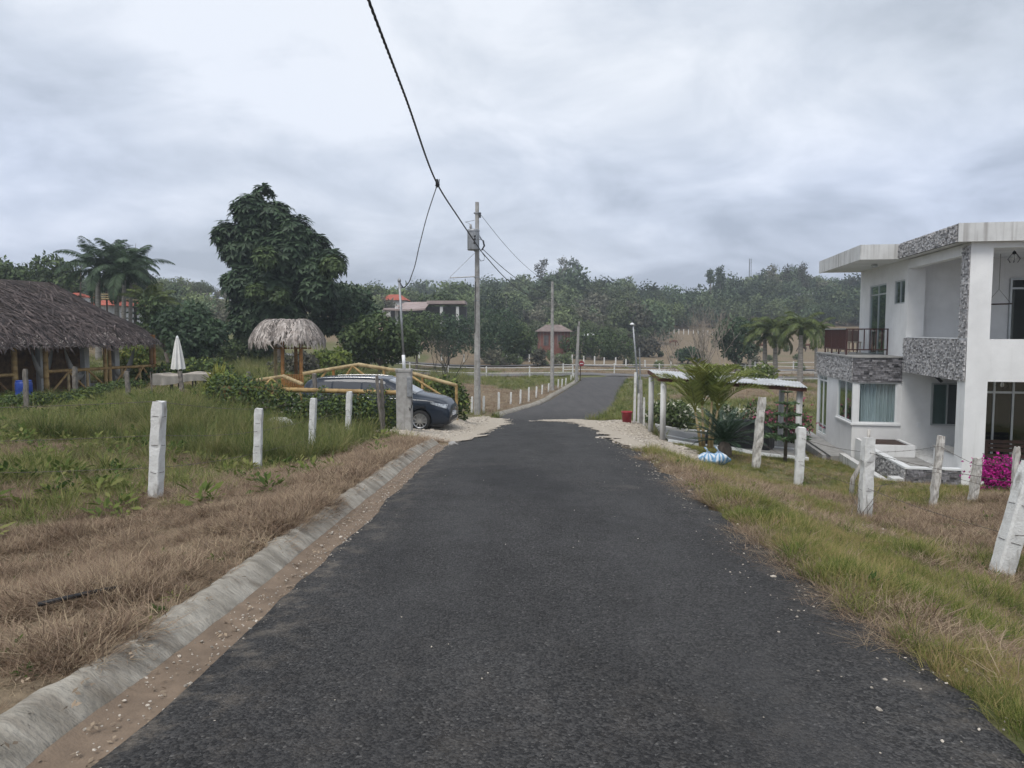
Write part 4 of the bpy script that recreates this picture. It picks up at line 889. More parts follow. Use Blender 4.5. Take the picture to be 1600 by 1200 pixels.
        # mirror
        m_ = MB(); m_.lathe((1.0, s * 1.10, 1.10), [(0, -.10), (.07, -.09), (.10, 0), (.07, .09), (0, .10)], 12, 'Y'); m_.build('wing_mirror', paint, o, True, world=False)
        # headlamp wraps the corner
        def hl(a, t):
            x = 1.94 + a * .52; zb_, bl, tp, w, wt = csmooth(x); zt_ = .965 - .10 * a; zl = .925 - .165 * a - .02; z = zl + (zt_ - zl) * t
            h = cring(x); ys = sorted(((q[1], q[0]) for q in h[1:12])); y = np.interp(z, [k[0] for k in ys], [k[1] for k in ys]); return (x + .012 * a, s * (y + .010), z)
        MB().grid(14, 6, hl).build('headlight', lamp, o, True, world=False)
        MB().box((2.30, s*.80 - .03, .38), (2.47, s*.80 + .03, .56)).build('fog_lamp', lamp, o, world=False, bevel=.02)
        for ax, nm in ((1.6, 'front'), (-1.46, 'rear')):
            wob = bpy.data.objects.new('wheel', None); COL.objects.link(wob); wob.parent = o; wob.location = (ax, s * .875, .345)
            MB().lathe((0, 0, 0), [(.235, -.11), (.315, -.115), (.340, -.09), (.346, 0), (.340, .09), (.315, .115), (.235, .11)], 32, 'Y').build('tyre', rubber, wob, True, world=False)
            rm = MB(); rm.lathe((0, 0, 0), [(.245, s*.10), (.236, s*.112), (.222, s*.10), (.222, -s*.08), (.0, -s*.08)], 32, 'Y')
            for k in range(10):
                an = 2*math.pi*k/10; M_ = Matrix.Rotation(an, 4, 'Y'); rm.box((-.017, min(s*.065, s*.105), .04), (.017, max(s*.065, s*.105), .232), M_)
            rm.lathe((0, 0, 0), [(.055, s*.06), (.055, s*.112), (0, s*.115)], 16, 'Y'); rm.build('rim', alloy, wob, False, world=False)
            MB().lathe((ax, s * .80, .345), [(0, -.14*s), (.393, -.14*s)], 24, 'Y').build('wheel_well', blk, o, world=False)
    def ws(a, t):
        x = .50 + t * .90; zb_, bl, tp, w, wt = csmooth(x); h = [(-y, z) for y, z in cring(x)] ; yy = (a * 2 - 1) * (wt - .05); ys = sorted((q[0], q[1]) for q in cring(x)[11:]); z = np.interp(abs(yy), [k[0] for k in ys], [k[1] for k in ys]); return (x, yy, z + .010)
    MB().grid(18, 10, ws).build('windscreen', dk, o, True, world=False)
    def gr(a, t): y = (a * 2 - 1) * .40; z = .58 + t * .24; return (2.560 - .06 * (y/.5)**2 - .26 * max(0, z - .62), y, z)
    MB().grid(12, 5, gr).build('grille', blk, o, True, world=False)
    MB().tube([(2.545 - .10 * (y/.5)**2 - .06, y, .83) for y in np.linspace(-.42, .42, 9)], .013, 6).build('grille_trim', chrome, o, True, world=False)
    MB().tube([(2.56 - .10 * (y/.5)**2, y, .60) for y in np.linspace(-.42, .42, 9)], .013, 6).build('grille_trim', chrome, o, True, world=False)
    MB().box((2.40, -.62, .30), (2.555, .62, .42)).build('lower_intake', blk, o, world=False, bevel=.02)
    MB().box((2.53, -.26, .46), (2.575, .26, .57)).build('number_plate', MATS['frame_white'], o, world=False, bevel=.006)
    MB().box((-2.3, -.90, .16), (2.40, .90, .24)).build('underbody', blk, o, world=False)
    return o
van()
# ================================================================== utility poles and cables
def upole(label, pxb, D, pyt, wb, wt, pxt=None, m='bare_concrete', sq=8):
    b = G(pxb, D); t = P(pxt or pxb, pyt, D); o = thing('utility_pole', label, 'pole', b)
    MB().tube([b - Vector((0, 0, .3)), b.lerp(t, .33), b.lerp(t, .66), t], [wb/2, wb/2 - (wb-wt)/6, wb/2 - (wb-wt)/3, wt/2], sq, sq=True).build('pole_shaft', m, o, sq > 8)
    return o, b, t
o, pb, pt = upole('tall concrete utility pole carrying the grey transformer', 745.5, 36, 316, .36, .19)
c = P(739.5, 374, 35.6); r_ = S(19, 36)/2; zt = P(740, 358, 35.6).z; zb = P(740, 391, 35.6).z
t = thing('transformer', 'grey cylindrical transformer hung on the utility pole', 'transformer', (c.x, c.y, zb))
MB().lathe((c.x, c.y, zb), [(0, 0), (r_*.92, 0), (r_*.95, .04), (r_*.95, zt-zb-.10)], 24).build('tank', 'galv', t, True)
MB().lathe((c.x, c.y, zt - .12), [(r_*1.02, 0), (r_*1.04, .06), (r_*.9, .10), (0, .14)], 24).build('lid', 'galv', t, True)
MB().lathe((c.x - .12, c.y, zt), [(.05, -.02), (.05, .05), (.075, .07), (.045, .10), (.07, .13), (.04, .16), (.06, .19), (.015, .24), (0, .25)], 12).build('bushing', 'bare_concrete', t, True)
MB().box((c.x + r_*.7, c.y - .05, zb + .15), (pb.x + .02, c.y + .45, zb + .27)).build('bracket', 'galv', t); MB().box((c.x + r_*.7, c.y - .05, zt - .35), (pb.x + .02, c.y + .45, zt - .23)).build('bracket', 'galv', t)
for i, (dx, dz) in enumerate(((.28, .55), (.30, .70), (.22, .35))): MB().lathe((c.x + dx*.3, c.y - r_*.93, zb + dz*.9), [(.05, 0), (.03, -.06), (0, -.07)], 8, 'Y').build('terminal', 'black_plastic', t)
for py in (333, 366, 392, 433, 470): MB().lathe((pb.x, 36, P(745, py, 36).z), [(.135, -.03), (.14, 0), (.135, .03)], 16).build('steel_band', 'galv', o)
ar0 = P(703, 434, 35.9); ar1 = P(744, 432, 36); MB().tube([ar1, ar0], .03, 6).build('side_arm', 'galv', o); MB().tube([ar0 + Vector((0, 0, .03)), P(742, 395, 36)], .011, 5).build('arm_stay', 'galv', o)
MB().tube([ar0, ar0 - Vector((0, 0, .55))], .008, 4).build('arm_drop', 'galv', o)
ins = P(750, 334, 35.9); MB().lathe((ins.x, ins.y, ins.z - .2), [(.02, 0), (.06, .05), (.03, .09), (.07, .13), (.03, .17), (.065, .22), (.02, .27), (0, .28)], 10).build('insulator', 'black_plastic', o, True)
MB().tube([P(738, 357, 35.6), P(733, 349, 35.8), P(727, 347, 36.2), P(742, 344, 36)], .010, 5).build('jumper_wire', 'wire_steel', o)
for k_ in range(3): MB().tube([P(749, 368 + 3*k_, 35.7), P(754 + k_, 376, 35.6), P(756 + k_*.8, 384, 35.7), P(752 + k_*.7, 391, 35.9)], .016, 6).build('jumper_wire', 'black_plastic', o)
MB().tube([P(752, 393, 35.8), P(757, 400, 35.6), P(756, 407, 35.5), P(751, 408, 35.6), P(749, 404, 35.7)], .014, 6).build('cable_coil', 'black_plastic', o)
MB().tube([P(743, 440, 35.8), P(742.5, 500, 35.75), P(742, 520, 35.75)], .02, 5).build('down_cable', 'black_plastic', o)
o2, p2b, p2t = upole('second concrete utility pole down the lane', 863, 58, 440, .34, .20)
o3, p3b, p3t = upole('third utility pole close to the junction, tallest of the two there', 901, 70, 502, .26, .16, 905)
o4, p4b, p4t = upole('thin utility pole leaning beside the third pole at the junction', 899, 68, 509, .16, .10, 903)
o5, p5b, p5t = upole('slim leaning lamp pole on the right verge past the red bucket', 1001, 42, 507, .13, .09, 989, 'galv', 10)
MB().lathe((p5t.x - .05, p5t.y, p5t.z), [(0, -.05), (.12, -.03), (.13, .03), (.05, .09), (0, .1)], 10).build('lamp_head', 'frame_white', o5, True)
o6, p6b, p6t = upole('short slim pole beside the leaning lamp pole', 1003, 41, 543, .09, .08, 999, 'galv', 8)
def cable(name, label, pts, r, m='black_plastic', twist=False, cat='cable'):
    mb = MB(); pts = [Vector(p) for p in pts]; n = len(pts)
    if twist:
        fine = []; ds = [0]
        for a, b in zip(pts, pts[1:]): ds.append(ds[-1] + (b - a).length)
        tq = np.arange(0, ds[-1], 0.07); X = np.stack([smooth_interp(tq, np.array(ds), np.array([p[i] for p in pts])) for i in range(3)], -1)
        for ph in (0, 2.1, 4.2):
            mb.tube([Vector(p) + Vector((math.cos(i*.62 + ph), 0.2*math.sin(i*.62 + ph), math.sin(i*.62 + ph))) * r * .62 for i, p in enumerate(X)], r * .62, 5, False)
    else:
        ds = [0]
        for a, b in zip(pts, pts[1:]): ds.append(ds[-1] + (b - a).length)
        tq = np.linspace(0, ds[-1], max(12, n * 8)); mb.tube([Vector(smooth_interp(np.array([t]), np.array(ds), np.array([p[i] for p in pts]))[0] for i in range(3)) for t in tq], r, 6)
    return tag(mb.build(name, m, None, True), label, cat)
node = P(683, 287, 23.5)
ca = P(575, -2, 11.8); d_ = (ca - node).normalized()
mat('cable_grey', (0.060, 0.063, 0.066), (0.035, 0.036, 0.038), 0.6, 20, 3)
cable('overhead_cable', 'thick twisted overhead cable crossing the sky to the transformer', [P(752, 393, 36), P(717, 341, 29), node, P(632, 148, 16.2), ca, ca + d_ * 6 + Vector((0, 0, .1)), ca + d_ * 16 + Vector((0, 0, .9))], .023, 'cable_grey', True)
cable('drop_cable', 'thin cable dropping from the overhead splice to the conduit pole', [node + Vector((0, 0, -.05)), P(668, 335, 23), P(655, 385, 22.4), P(645, 425, 21.8), P(636, 445, 21.5), P(629, 449, 21.3), P(626, 443, 21.2), P(624, 440, 21.2)], .016, 'cable_grey')
mb = MB()
for k_ in range(5): mb.tube([node + Vector((rrB.uniform(-.08, .08), rrB.uniform(-.08, .08), rrB.uniform(-.12, .14))) for _ in range(5)], .014, 5)
mb.lathe((node.x, node.y, node.z - .1), [(.03, 0), (.05, .05), (.05, .18), (.03, .24)], 8); tag(mb.build('cable_splice', 'black_plastic', None, True), 'black knotted splice where the drop cable leaves the overhead cable', 'splice')
def span(name, label, a, b, sag, r, m='cable_grey'):
    a = Vector(a); b = Vector(b); return cable(name, label, [a.lerp(b, t) - Vector((0, 0, sag * 4 * t * (1 - t))) for t in (0, .2, .4, .6, .8, 1)], r, m)
span('power_line', 'thin upper power line from the insulator to the second pole', ins, p2t - Vector((0, 0, .2)), .5, .011)
span('power_line', 'dark lower cable from the first pole toward the second pole', P(753, 394, 36), p2t - Vector((0, 0, 1.3)), .8, .022)
span('power_line', 'second dark cable running above the lower one to the second pole', P(755, 390, 36), p2t - Vector((0, 0, .9)), .5, .018)
span('power_line', 'thin cable from the second pole to the third pole', p2t - Vector((0, 0, 1)), p3t - Vector((0, 0, .4)), .5, .018)
# far road posts
fp_px = [(737, 641, 620, 37), (755.5, 646, 619, 37), (779, 641, 613, 40), (798, 632, 613, 44.5), (813, 632, 609, 45), (826, 628, 605, 47), (838, 622, 604, 50.5), (847, 617, 601.5, 54), (857, 614, 599, 56), (872, 609, 592.5, 60), (878, 608, 592, 61.5), (884, 604, 590.5, 64), (892, 598, 586, 69), (896, 596, 583, 71)]
for i, (px, pyb, pyt, D) in enumerate(fp_px):
    nth = ['first', 'second', 'third', 'fourth', 'fifth', 'sixth', 'seventh', 'eighth', 'ninth', 'tenth', 'eleventh', 'twelfth'][i - 2] if i >= 2 else ''
    lab = ('white post standing just left of the transformer pole' if i == 0 else 'white post standing just right of the transformer pole' if i == 1 else f'white verge post beside the far lane, {nth} past the transformer pole pair')
    b = G(px, D); tp = P(px + .5, pyt, D); square_post('verge_post', lab, b, tp, .13 if i < 9 else .12, 'white_paint', 60 + i, (), 'white posts along the far lane', rough=.008)
# red sign at the junction
b = G(907, 71); o = thing('road_sign', 'small red sign on a dark post at the junction', 'sign', b); zt = P(909, 567, 71).z
MB().tube([b - Vector((0, 0, .1)), (b.x, b.y, zt)], .04, 8).build('sign_post', 'dark_timber', o)
sg = MB(); sg.lathe((b.x + .1, b.y - .06, zt - .05), [(0, -.012), (.27, -.012), (.27, .012), (0, .012)], 8, 'Y'); sg.build('sign_plate', 'red_plastic', o)
MB().box((b.x - .06, b.y - .08, zt - .10), (b.x + .26, b.y - .075, zt - .02)).build('sign_band', 'frame_white', o)
# ================================================================== white two-storey house (local axes: u right, v away, z up)
H = thing('white_house', 'white two storey house with grey mosaic tile bands and balcony', 'house', (HOUSE_O.x, HOUSE_O.y, HOUSE_Z), HOUSE_A)
def hb(name, m, *boxes, par=None, bevel=0.0):
    mb = MB()
    for a, b in boxes: mb.box(a, b)
    return mb.build(name, m, par or H, world=False, bevel=bevel)
UM, VM = 9.0, 10.0
# foundation / floors
hb('foundation', 'fascia_white', ((0.0, 0.06, -.6), (UM, VM, .33)))
hb('terrace_floor', 'slab_grey', ((-1.30, .12, -.6), (-.002, 4.84, .32)))
hb('upper_floor', 'wall_white', ((0.03, .55, 2.92), (UM, VM - .02, 3.30)))
# main front: column, lintels, balustrade bands
hb('column', 'wall_white', ((0, 0, -.3), (.53, .52, 6.53)))
hb('front_band', 'wall_white', ((.53, .02, 2.89), (UM, .22, 4.0)))
hb('front_lintel', 'wall_white', ((.53, .02, 6.36), (UM, .30, 6.53)))
hb('column', 'wall_white', ((5.2, .01, -.3), (5.7, .5, 6.53)))
# roof slab with fascia
poly = [(-.35, -.18), (UM, -.18), (UM, 10.15), (-1.48, 10.15), (-1.48, 4.44), (-.35, 4.44)]
MB().prism(poly, 6.53, 6.90).build('roof_slab', 'wall_white', H, world=False)
def fas(a, b, name='fascia', m='fascia_white', t=.05):
    a = Vector((*a, 0)); b = Vector((*b, 0)); d = (b - a).normalized(); n = Vector((d.y, -d.x, 0)); M_ = Matrix(((d.x, n.x, 0, a.x), (d.y, n.y, 0, a.y), (0, 0, 1, 0), (0, 0, 0, 1)))
    MB().box((-.0, 0.0, 6.505), ((b - a).length, t, 6.98), M_).build(name, m, H, world=False)
fas((-.40, -.18), (UM, -.18)); fas((-1.53, 4.44), (-.40, 4.44)); fas((-1.48, 10.15), (-1.48, 4.44)); fas((-.35, 4.39), (-.35, -.18), 'fascia_backing', 'grout', .03)
# upper floor: left wall with door and small window, pillar, back wall of the covered terrace
vD0, vD1 = 6.35, 8.45; vW0, vW1 = 4.98, 5.62
def vleft(px, u):                                                   # v on plane u seen at pixel column px
    k = (px - 800) / F; c, s_ = math.cos(HOUSE_A), math.sin(HOUSE_A); ox, oy = HOUSE_O.x + u*c, HOUSE_O.y + u*s_
    return (k*oy - ox) / (-s_ - k*c)
def ufront(px, v):
    k = (px - 800) / F; c, s_ = math.cos(HOUSE_A), math.sin(HOUSE_A); ox, oy = HOUSE_O.x - v*s_, HOUSE_O.y + v*c
    return (k*oy - ox) / (c - k*s_)
def zat(py, u, v):
    y = HOUSE_O.y + u*math.sin(HOUSE_A) + v*math.cos(HOUSE_A); return P(800, py, y).z - HOUSE_Z
vD0, vD1 = vleft(1381, 0), vleft(1356, 0); zD = zat(442, 0, vD0); vW0, vW1 = vleft(1410, 0), vleft(1394, 0); zw0, zw1 = zat(474, 0, vW0), zat(436, 0, vW0)
vP = vleft(1413, 0)
hb('left_wall', 'wall_white', ((0, vP, 3.3), (.2, vW0, 6.53)), ((0, vW1, 3.3), (.2, vD0, 6.53)), ((0, vD1, 3.3), (.2, VM, 6.53)), ((0, vD0, zD), (.2, vD1, 6.53)), ((0, vW0, 3.3), (.2, vW1, zw0)), ((0, vW0, zw1), (.2, vW1, 6.53)))
uP = ufront(1439, vP)
hb('terrace_pillar', 'wall_white', ((-.012, vP - .12, 2.95), (uP, vP - .002, 6.50)))
hb('terrace_back_wall', 'wall_white', ((uP, vP + .25, 3.3), (UM, vP + .40, 6.53)), ((.2, vP + .0, 3.3), (uP, vP + .40, 6.52)))
hb('end_wall', 'wall_white', ((.2, VM - .2, -.3), (UM, VM, 6.52))); hb('right_wall', 'wall_white', ((UM - .2, .3, -.3), (UM, VM - .2, 6.52)))
hb('side_beam', 'wall_white', ((-.0, .52, 6.22), (.22, vP - .12, 6.51)))
def window(name, frame_m, glass_m, plane, a0, a1, z0, z1, off, mull=(), trans=(), fw=.05, dep=.07, par=None):
    """plane 'v': faces the front at v=off; 'u': faces left at u=off; a = the other axis"""
    w = bpy.data.objects.new(name, None); COL.objects.link(w); w.parent = par or H
    def bb(mb, p0, p1, z0_, z1_, d0, d1):
        if plane == 'v': mb.box((p0, off + d0, z0_), (p1, off + d1, z1_))
        else: mb.box((off + d0, p0, z0_), (off + d1, p1, z1_))
    f = MB(); bb(f, a0, a1, z0, z0 + fw, 0, dep); bb(f, a0, a1, z1 - fw, z1, 0, dep); bb(f, a0, a0 + fw, z0 + fw, z1 - fw, 0, dep); bb(f, a1 - fw, a1, z0 + fw, z1 - fw, 0, dep); f.build('frame', frame_m, w, world=False)
    for q in mull: f = MB(); bb(f, q - fw*.45, q + fw*.45, z0 + fw, z1 - fw, .004, dep - .004); f.build('mullion', frame_m, w, world=False)
    for q in trans: f = MB(); bb(f, a0 + fw, a1 - fw, q - fw*.5, q + fw*.5, .008, dep - .008); f.build('transom', frame_m, w, world=False)
    cols = [a0 + fw] + list(mull) + [a1 - fw]; rows = [z0 + fw] + list(trans) + [z1 - fw]
    for i in range(len(cols) - 1):
        for j in range(len(rows) - 1):
            g = MB(); bb(g, cols[i], cols[i+1], rows[j], rows[j+1], .03, .036); g.build('pane', glass_m[i % len(glass_m)] if isinstance(glass_m, list) else glass_m, w, world=False)
    return w
window('balcony_door', 'frame_alu', 'glass_green', 'u', vD0, vD1, 3.33, zD, .02, mull=((vD0 + vD1)/2,), trans=(zat(458, 0, vD0),))
window('window', 'frame_alu', 'glass_dark', 'u', vW0, vW1, zw0, zw1, .02, mull=((vW0 + vW1)/2,), fw=.045)
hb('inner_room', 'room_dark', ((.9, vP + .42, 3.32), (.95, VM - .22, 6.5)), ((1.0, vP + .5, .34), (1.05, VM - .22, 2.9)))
# upper terrace door in the back wall
ud0 = ufront(1573, vP + .2); window('terrace_door', 'frame_alu', 'glass_dark', 'v', ud0, ud0 + 1.6, 3.32, zat(434, ud0, vP), vP + .17, mull=(ud0 + .80,), trans=(zat(450, ud0, vP),), fw=.06)
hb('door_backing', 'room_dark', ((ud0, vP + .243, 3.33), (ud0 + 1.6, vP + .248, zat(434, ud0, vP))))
# ground floor: recessed wall, window, glass room
hb('recess_wall', 'wall_white', ((-.0, 4.87, -.3), (UM, 5.07, 2.92)), ((-.0, 5.07, -.3), (.2, VM, 2.92)))
uw0, uw1 = ufront(1457, 4.87), ufront(1502, 4.87)
window('window', 'frame_alu', ['glass_green', 'glass_dark'], 'v', uw0, uw1, zat(664, uw0, 4.87), zat(598, uw0, 4.87), 4.80, mull=(ufront(1481.5, 4.87),), fw=.05)
hb('window_backing', 'fascia_white', ((uw0, 4.864, zat(663, uw0, 4.87)), (ufront(1481, 4.87), 4.868, zat(599, uw0, 4.87)))); hb('window_backing', 'room_dark', ((ufront(1481, 4.87), 4.864, zat(663, uw0, 4.87)), (uw1, 4.868, zat(599, uw0, 4.87))))  # white sheet behind the left pane stands in for its pale reflection
hb('light_switch', 'frame_white', ((ufront(1437, 4.87), 4.855, zat(668, .3, 4.87)), (ufront(1437, 4.87) + .1, 4.87, zat(660, .3, 4.87))))
ug = 1.22; window('sliding_glass_wall', 'frame_alu', 'glass_dark', 'v', ug, ug + 4.0, .36, 2.86, 2.2, mull=(ug + .42, ug + .92, ug + 1.55, ug + 2.3, ug + 3.1), trans=(2.45,), fw=.06)
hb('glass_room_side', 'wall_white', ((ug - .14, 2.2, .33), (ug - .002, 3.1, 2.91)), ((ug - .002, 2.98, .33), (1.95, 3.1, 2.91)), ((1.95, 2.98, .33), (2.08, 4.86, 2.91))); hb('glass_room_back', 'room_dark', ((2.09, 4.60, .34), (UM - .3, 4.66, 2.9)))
hb('half_wall', 'wall_white', ((.01, .53, .33), (.16, 2.0, .86)))
hb('half_wall_cap', 'slab_grey', ((-.02, .53, .862), (.42, 2.03, .90)))
# bay room under the balcony
UB = -1.49; vB = 4.88; vE = 10.0; zs = zat(662.5, UB, vB); zh = zat(597, UB, vB); zS = zat(556.5, UB, vB)
bu0, bu1 = ufront(1343, vB), ufront(1404, vB)
sv0, sv1 = vleft(1336.0, UB), vleft(1310, UB); dv0, dv1 = vleft(1293.5, UB), vleft(1280, UB)
hb('bay_wall', 'wall_white', ((UB, vB, -.3), (0, vB + .16, zs - .03)), ((UB, vB + .16, -.3), (UB + .16, dv0, zs - .03)), ((UB, dv1, -.3), (UB + .16, vE, zh)), ((UB, sv1, zs - .03), (UB + .16, dv0, zh)), ((bu1, vB, zs - .03), (0, vB + .16, zh)), ((UB + .16, vE - .16, -.3), (0, vE, zh)), ((UB, dv0, -.3), (UB + .16, dv1, .2)))
hb('corner_mullion', 'frame_white', ((UB - .004, vB - .004, zs), (bu0, vB + .10, zh - .002)))
hb('sill', 'frame_white', ((UB - .05, vB - .05, zs - .028), (.0, vB + .18, zs + .03)), ((UB - .05, vB + .18, zs - .028), (UB + .18, sv1 + .1, zs + .03)))
window('bay_front_window', 'frame_white', 'glass_clear', 'v', bu0, bu1, zs + .03, zh, vB + .02, fw=.05)
window('bay_side_window', 'frame_white', 'glass_green', 'u', sv0 + .12, sv1, zs + .03, zh, UB + .02, mull=((sv0 + sv1)/2 + .05,), fw=.05)
window('bay_door', 'frame_white', 'glass_green', 'u', dv0, dv1, .2, zh, UB + .02, mull=((dv0 + dv1)/2,), trans=(zat(596, UB, dv0) ,), fw=.06)
cu = MB()
def cf(a, t): u = bu0 + .16 + a * (bu1 - bu0 - .18); return (u, vB + .22 + .045 * math.sin(a * 55) + .02 * math.sin(a * 23 + 1), zs - .02 + t * (zh - zs + .02))
cu.grid(140, 3, cf).build('curtain', 'blue_curtain', H, True, world=False)
def cf2(a, t): v = sv0 + .3 + a * (dv1 - sv0 - .3); return (UB + .42 + .05 * math.sin(a * 70), v, .22 + t * (zh - .22))
MB().grid(150, 3, cf2).build('curtain', 'blue_curtain', H, True, world=False)
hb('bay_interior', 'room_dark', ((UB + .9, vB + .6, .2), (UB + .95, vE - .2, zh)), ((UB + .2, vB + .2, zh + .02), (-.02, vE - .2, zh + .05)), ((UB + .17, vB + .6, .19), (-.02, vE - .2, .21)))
# balcony slab, tile backing
hb('balcony_slab', 'slab_grey', ((UB - .10, vB - .10, zS - .05), (-.002, vE + .06, zS)), )
hb('balcony_band_core', 'grout', ((UB - .03, vB - .03, zh), (-.002, vE, zS - .051)))
# ---- mosaic tiles: small uneven stone pieces, courses of stepped joints
def tiles(a, d, n, length, z0, z1, m, tw=.105, th=.048, seed=0, slope=0.0, name='mosaic_tiles'):
    """a = start (u,v), d = unit dir, n = outward normal"""
    rr = random.Random(seed); mb = MB(); rows = max(1, round((z1 - z0) / th)); th = (z1 - z0) / rows
    M_ = Matrix(((d[0], n[0], 0, a[0]), (d[1], n[1], 0, a[1]), (0, 0, 1, 0), (0, 0, 0, 1)))
    for r_ in range(rows):
        x = -rr.uniform(0, tw)
        while x < length:
            w = tw * rr.uniform(.45, 1.25); x0, x1 = max(0, x), min(length, x + w)
            if x1 - x0 > .01:
                dep = rr.choice((.012, .02, .03, .042)) + rr.uniform(-.004, .004); mb.box((x0 + .003, 0.0, z0 + r_*th + .0025), (x1 - .003, dep, z0 + (r_+1)*th - .0025), M_)
            x += w
    t = mb.build(name, m, H, world=False); t['kind'] = 'stuff'; return t
tiles((UB - .032, vE), (0, -1), (-1, 0), vE - vB + .03, zh, zS - .055, 'tile_stone', seed=1)
tiles((UB - .03, vB - .032), (1, 0), (0, -1), -UB + .02, zh, zS - .055, 'tile_bay', .17, .062, seed=2)
hb('terrace_parapet', 'grout', ((-.022, .52, 2.89), (.12, vP - .12, 4.0))); hb('parapet_cap', 'frame_white', ((-.05, .524, 4.001), (.14, vP - .122, 4.03)))
tiles((-.023, vP), (0, -1), (-1, 0), vP - .0, 2.89, 3.99, 'tile_stone', seed=3)
tiles((-.002, .50), (0, -1), (-1, 0), .48, 4.03, 6.45, 'tile_stone', seed=4)
tiles((-.382, 4.39), (0, -1), (-1, 0), 4.5, 6.51, 6.975, 'tile_stone', seed=5)
# low terrace walls, planter, outer kerb
tz = .57
hb('terrace_low_wall', 'grout', ((-1.35, .02, -.4), (-.01, .14, tz - .05)), ((-1.35, .14, -.4), (-1.23, 3.25, tz - .05)))
hb('low_wall_cap', 'frame_white', ((-1.40, -.02, tz - .049), (-.005, .17, tz)), ((-1.40, .17, tz - .049), (-1.20, 3.25, tz)))
tiles((-1.352, .018), (1, 0), (0, -1), 1.34, -.05, tz - .055, 'tile_bay', .17, .062, seed=6); tiles((-1.352, 3.25), (0, -1), (-1, 0), 3.2, -.05, tz - .055, 'tile_stone', seed=7)
hb('planter_box', 'wall_white', ((-1.40, 3.26, -.4), (-.05, 3.36, .68)), ((-1.40, 3.36, -.4), (-1.30, 4.75, .68)), ((-.15, 3.36, -.4), (-.05, 4.75, .68))); hb('planter_soil', 'dark_timber', ((-1.30, 3.36, .3), (-.15, 4.86, .64)))
hb('garden_kerb', 'fascia_white', ((-1.90, -.06, -.5), (-1.72, 4.7, .17)), ((-1.90, -.24, -.5), (-1.355, -.06, .17)), ((-1.72, -.06, -.5), (-1.42, .35, .26)))
# balcony railing (maroon): plate on the far side, bars in front
rl_ = bpy.data.objects.new('balcony_railing', None); COL.objects.link(rl_); rl_.parent = H
zr = zS + .92; rv0 = vleft(1322, UB + .14); rv1 = vleft(1289, UB + .14); ru1 = ufront(1386, rv0); ur = UB + .14
def rb(name, m, a, b): MB().box(a, b).build(name, m, rl_, world=False)
rb('handrail', 'maroon_metal', (ur - .03, rv0 - .03, zr - .04), (ru1 + .03, rv0 + .03, zr)); rb('handrail', 'frame_alu', (ur - .03, rv0 + .031, zr - .035), (ur + .03, rv1, zr + .006))
rb('bottom_rail', 'maroon_metal', (ur, rv0 - .015, zS + .16), (ru1, rv0 + .015, zS + .20)); rb('bottom_rail', 'maroon_metal', (ur - .015, rv0 + .02, zS + .16), (ur + .015, rv1, zS + .20))
nb = 7
for i in range(nb + 1):
    u = ur + (ru1 - ur) * i / nb; e_ = i in (0, nb); rb('baluster', 'maroon_metal', (u - (.026 if e_ else .014), rv0 - .02, zS if e_ else zS + .2), (u + (.026 if e_ else .014), rv0 + .02, zr - .04))
ns = 24
for i in range(ns):
    v = rv0 + .05 + (rv1 - rv0 - .08) * i / (ns - 1); rb('baluster', 'maroon_metal', (ur - .012, v - .022, zS + .20), (ur + .012, v + .022, zr - .036))
for i in range(4): v = rv0 + (rv1 - rv0) * i / 3; rb('rail_post', 'maroon_metal', (ur - .024, v - .024 + (.03 if i == 0 else 0), zS - .01), (ur + .024, v + .024 + (.03 if i == 0 else 0), zr - .04))
# back railing towards the field
rb('handrail', 'maroon_metal', (ur + .03, rv1 - .03, zr - .04), (-.02, rv1 + .03, zr))
for i in range(8): u = ur + .1 + (-.1 - ur) * i / 8; rb('baluster', 'maroon_metal', (u - .014, rv1 - .014, zS + .02), (u + .014, rv1 + .014, zr - .04))
# lamps
def lantern(u, v, z, label):
    o = thing('hanging_lantern', label, 'lamp', H.matrix_world @ Vector((u, v, z))); return o
bpy.context.view_layer.update()
for (px, py, v, lab) in ((1577, 398, 2.2, 'wire cage lamp hanging under the upper terrace roof'), (1311 + 257, 596, 1.0, 'wire cage lamp hanging above the glass doors')):
    u = ufront(px, v); z = zat(py, u, v); w = H.matrix_world @ Vector((u, v, z)); o = thing('hanging_lamp', lab, 'lamp', w)
    ztop = (6.5 if py < 500 else 2.88) + HOUSE_Z
    MB().tube([w + Vector((0, 0, .10)), (w.x, w.y, ztop)], .008, 5).build('cord', 'black_plastic', o); MB().lathe(tuple(w), [(.03, .10), (.05, .06), (.055, .02)], 10).build('socket', 'black_plastic', o, True)
    mb = MB()
    for k in range(6):
        an = math.pi * k / 3; mb.tube([w + Vector((math.cos(an)*.05, math.sin(an)*.05, .04)), w + Vector((math.cos(an)*.17, math.sin(an)*.17, -.12)), w + Vector((math.cos(an)*.10, math.sin(an)*.10, -.22))], .007, 4)
    mb.build('cage', 'black_plastic', o); MB().lathe((w.x, w.y, w.z - .1), [(0, -.06), (.04, -.03), (.045, .02), (.02, .08), (0, .1)], 10).build('bulb', 'frame_white', o, True)
u = ufront(1366, vB + 1.0); w = H.matrix_world @ Vector((u, 6.2, 6.50)); mb = MB(); mb.lathe(tuple(w), [(0, -.10), (.09, -.08), (.11, -.02), (.05, 0)], 14); tag(mb.build('ceiling_lamp', 'frame_alu', None, True), 'round lamp under the left roof overhang of the white house', 'lamp')
w = H.matrix_world @ Vector((ufront(1462, 4.5), 4.55, zat(588, .8, 4.55))); mb = MB(); mb.box((w.x - .05, w.y - .15, w.z - .02), (w.x + .05, w.y + .2, w.z + .06)); mb.tube([w + Vector((0, -.1, 0)), w + Vector((.1, -.25, -.16))], .05, 8); tag(mb.build('spotlight', 'black_plastic'), 'black spotlight under the slab above the recessed window', 'lamp')
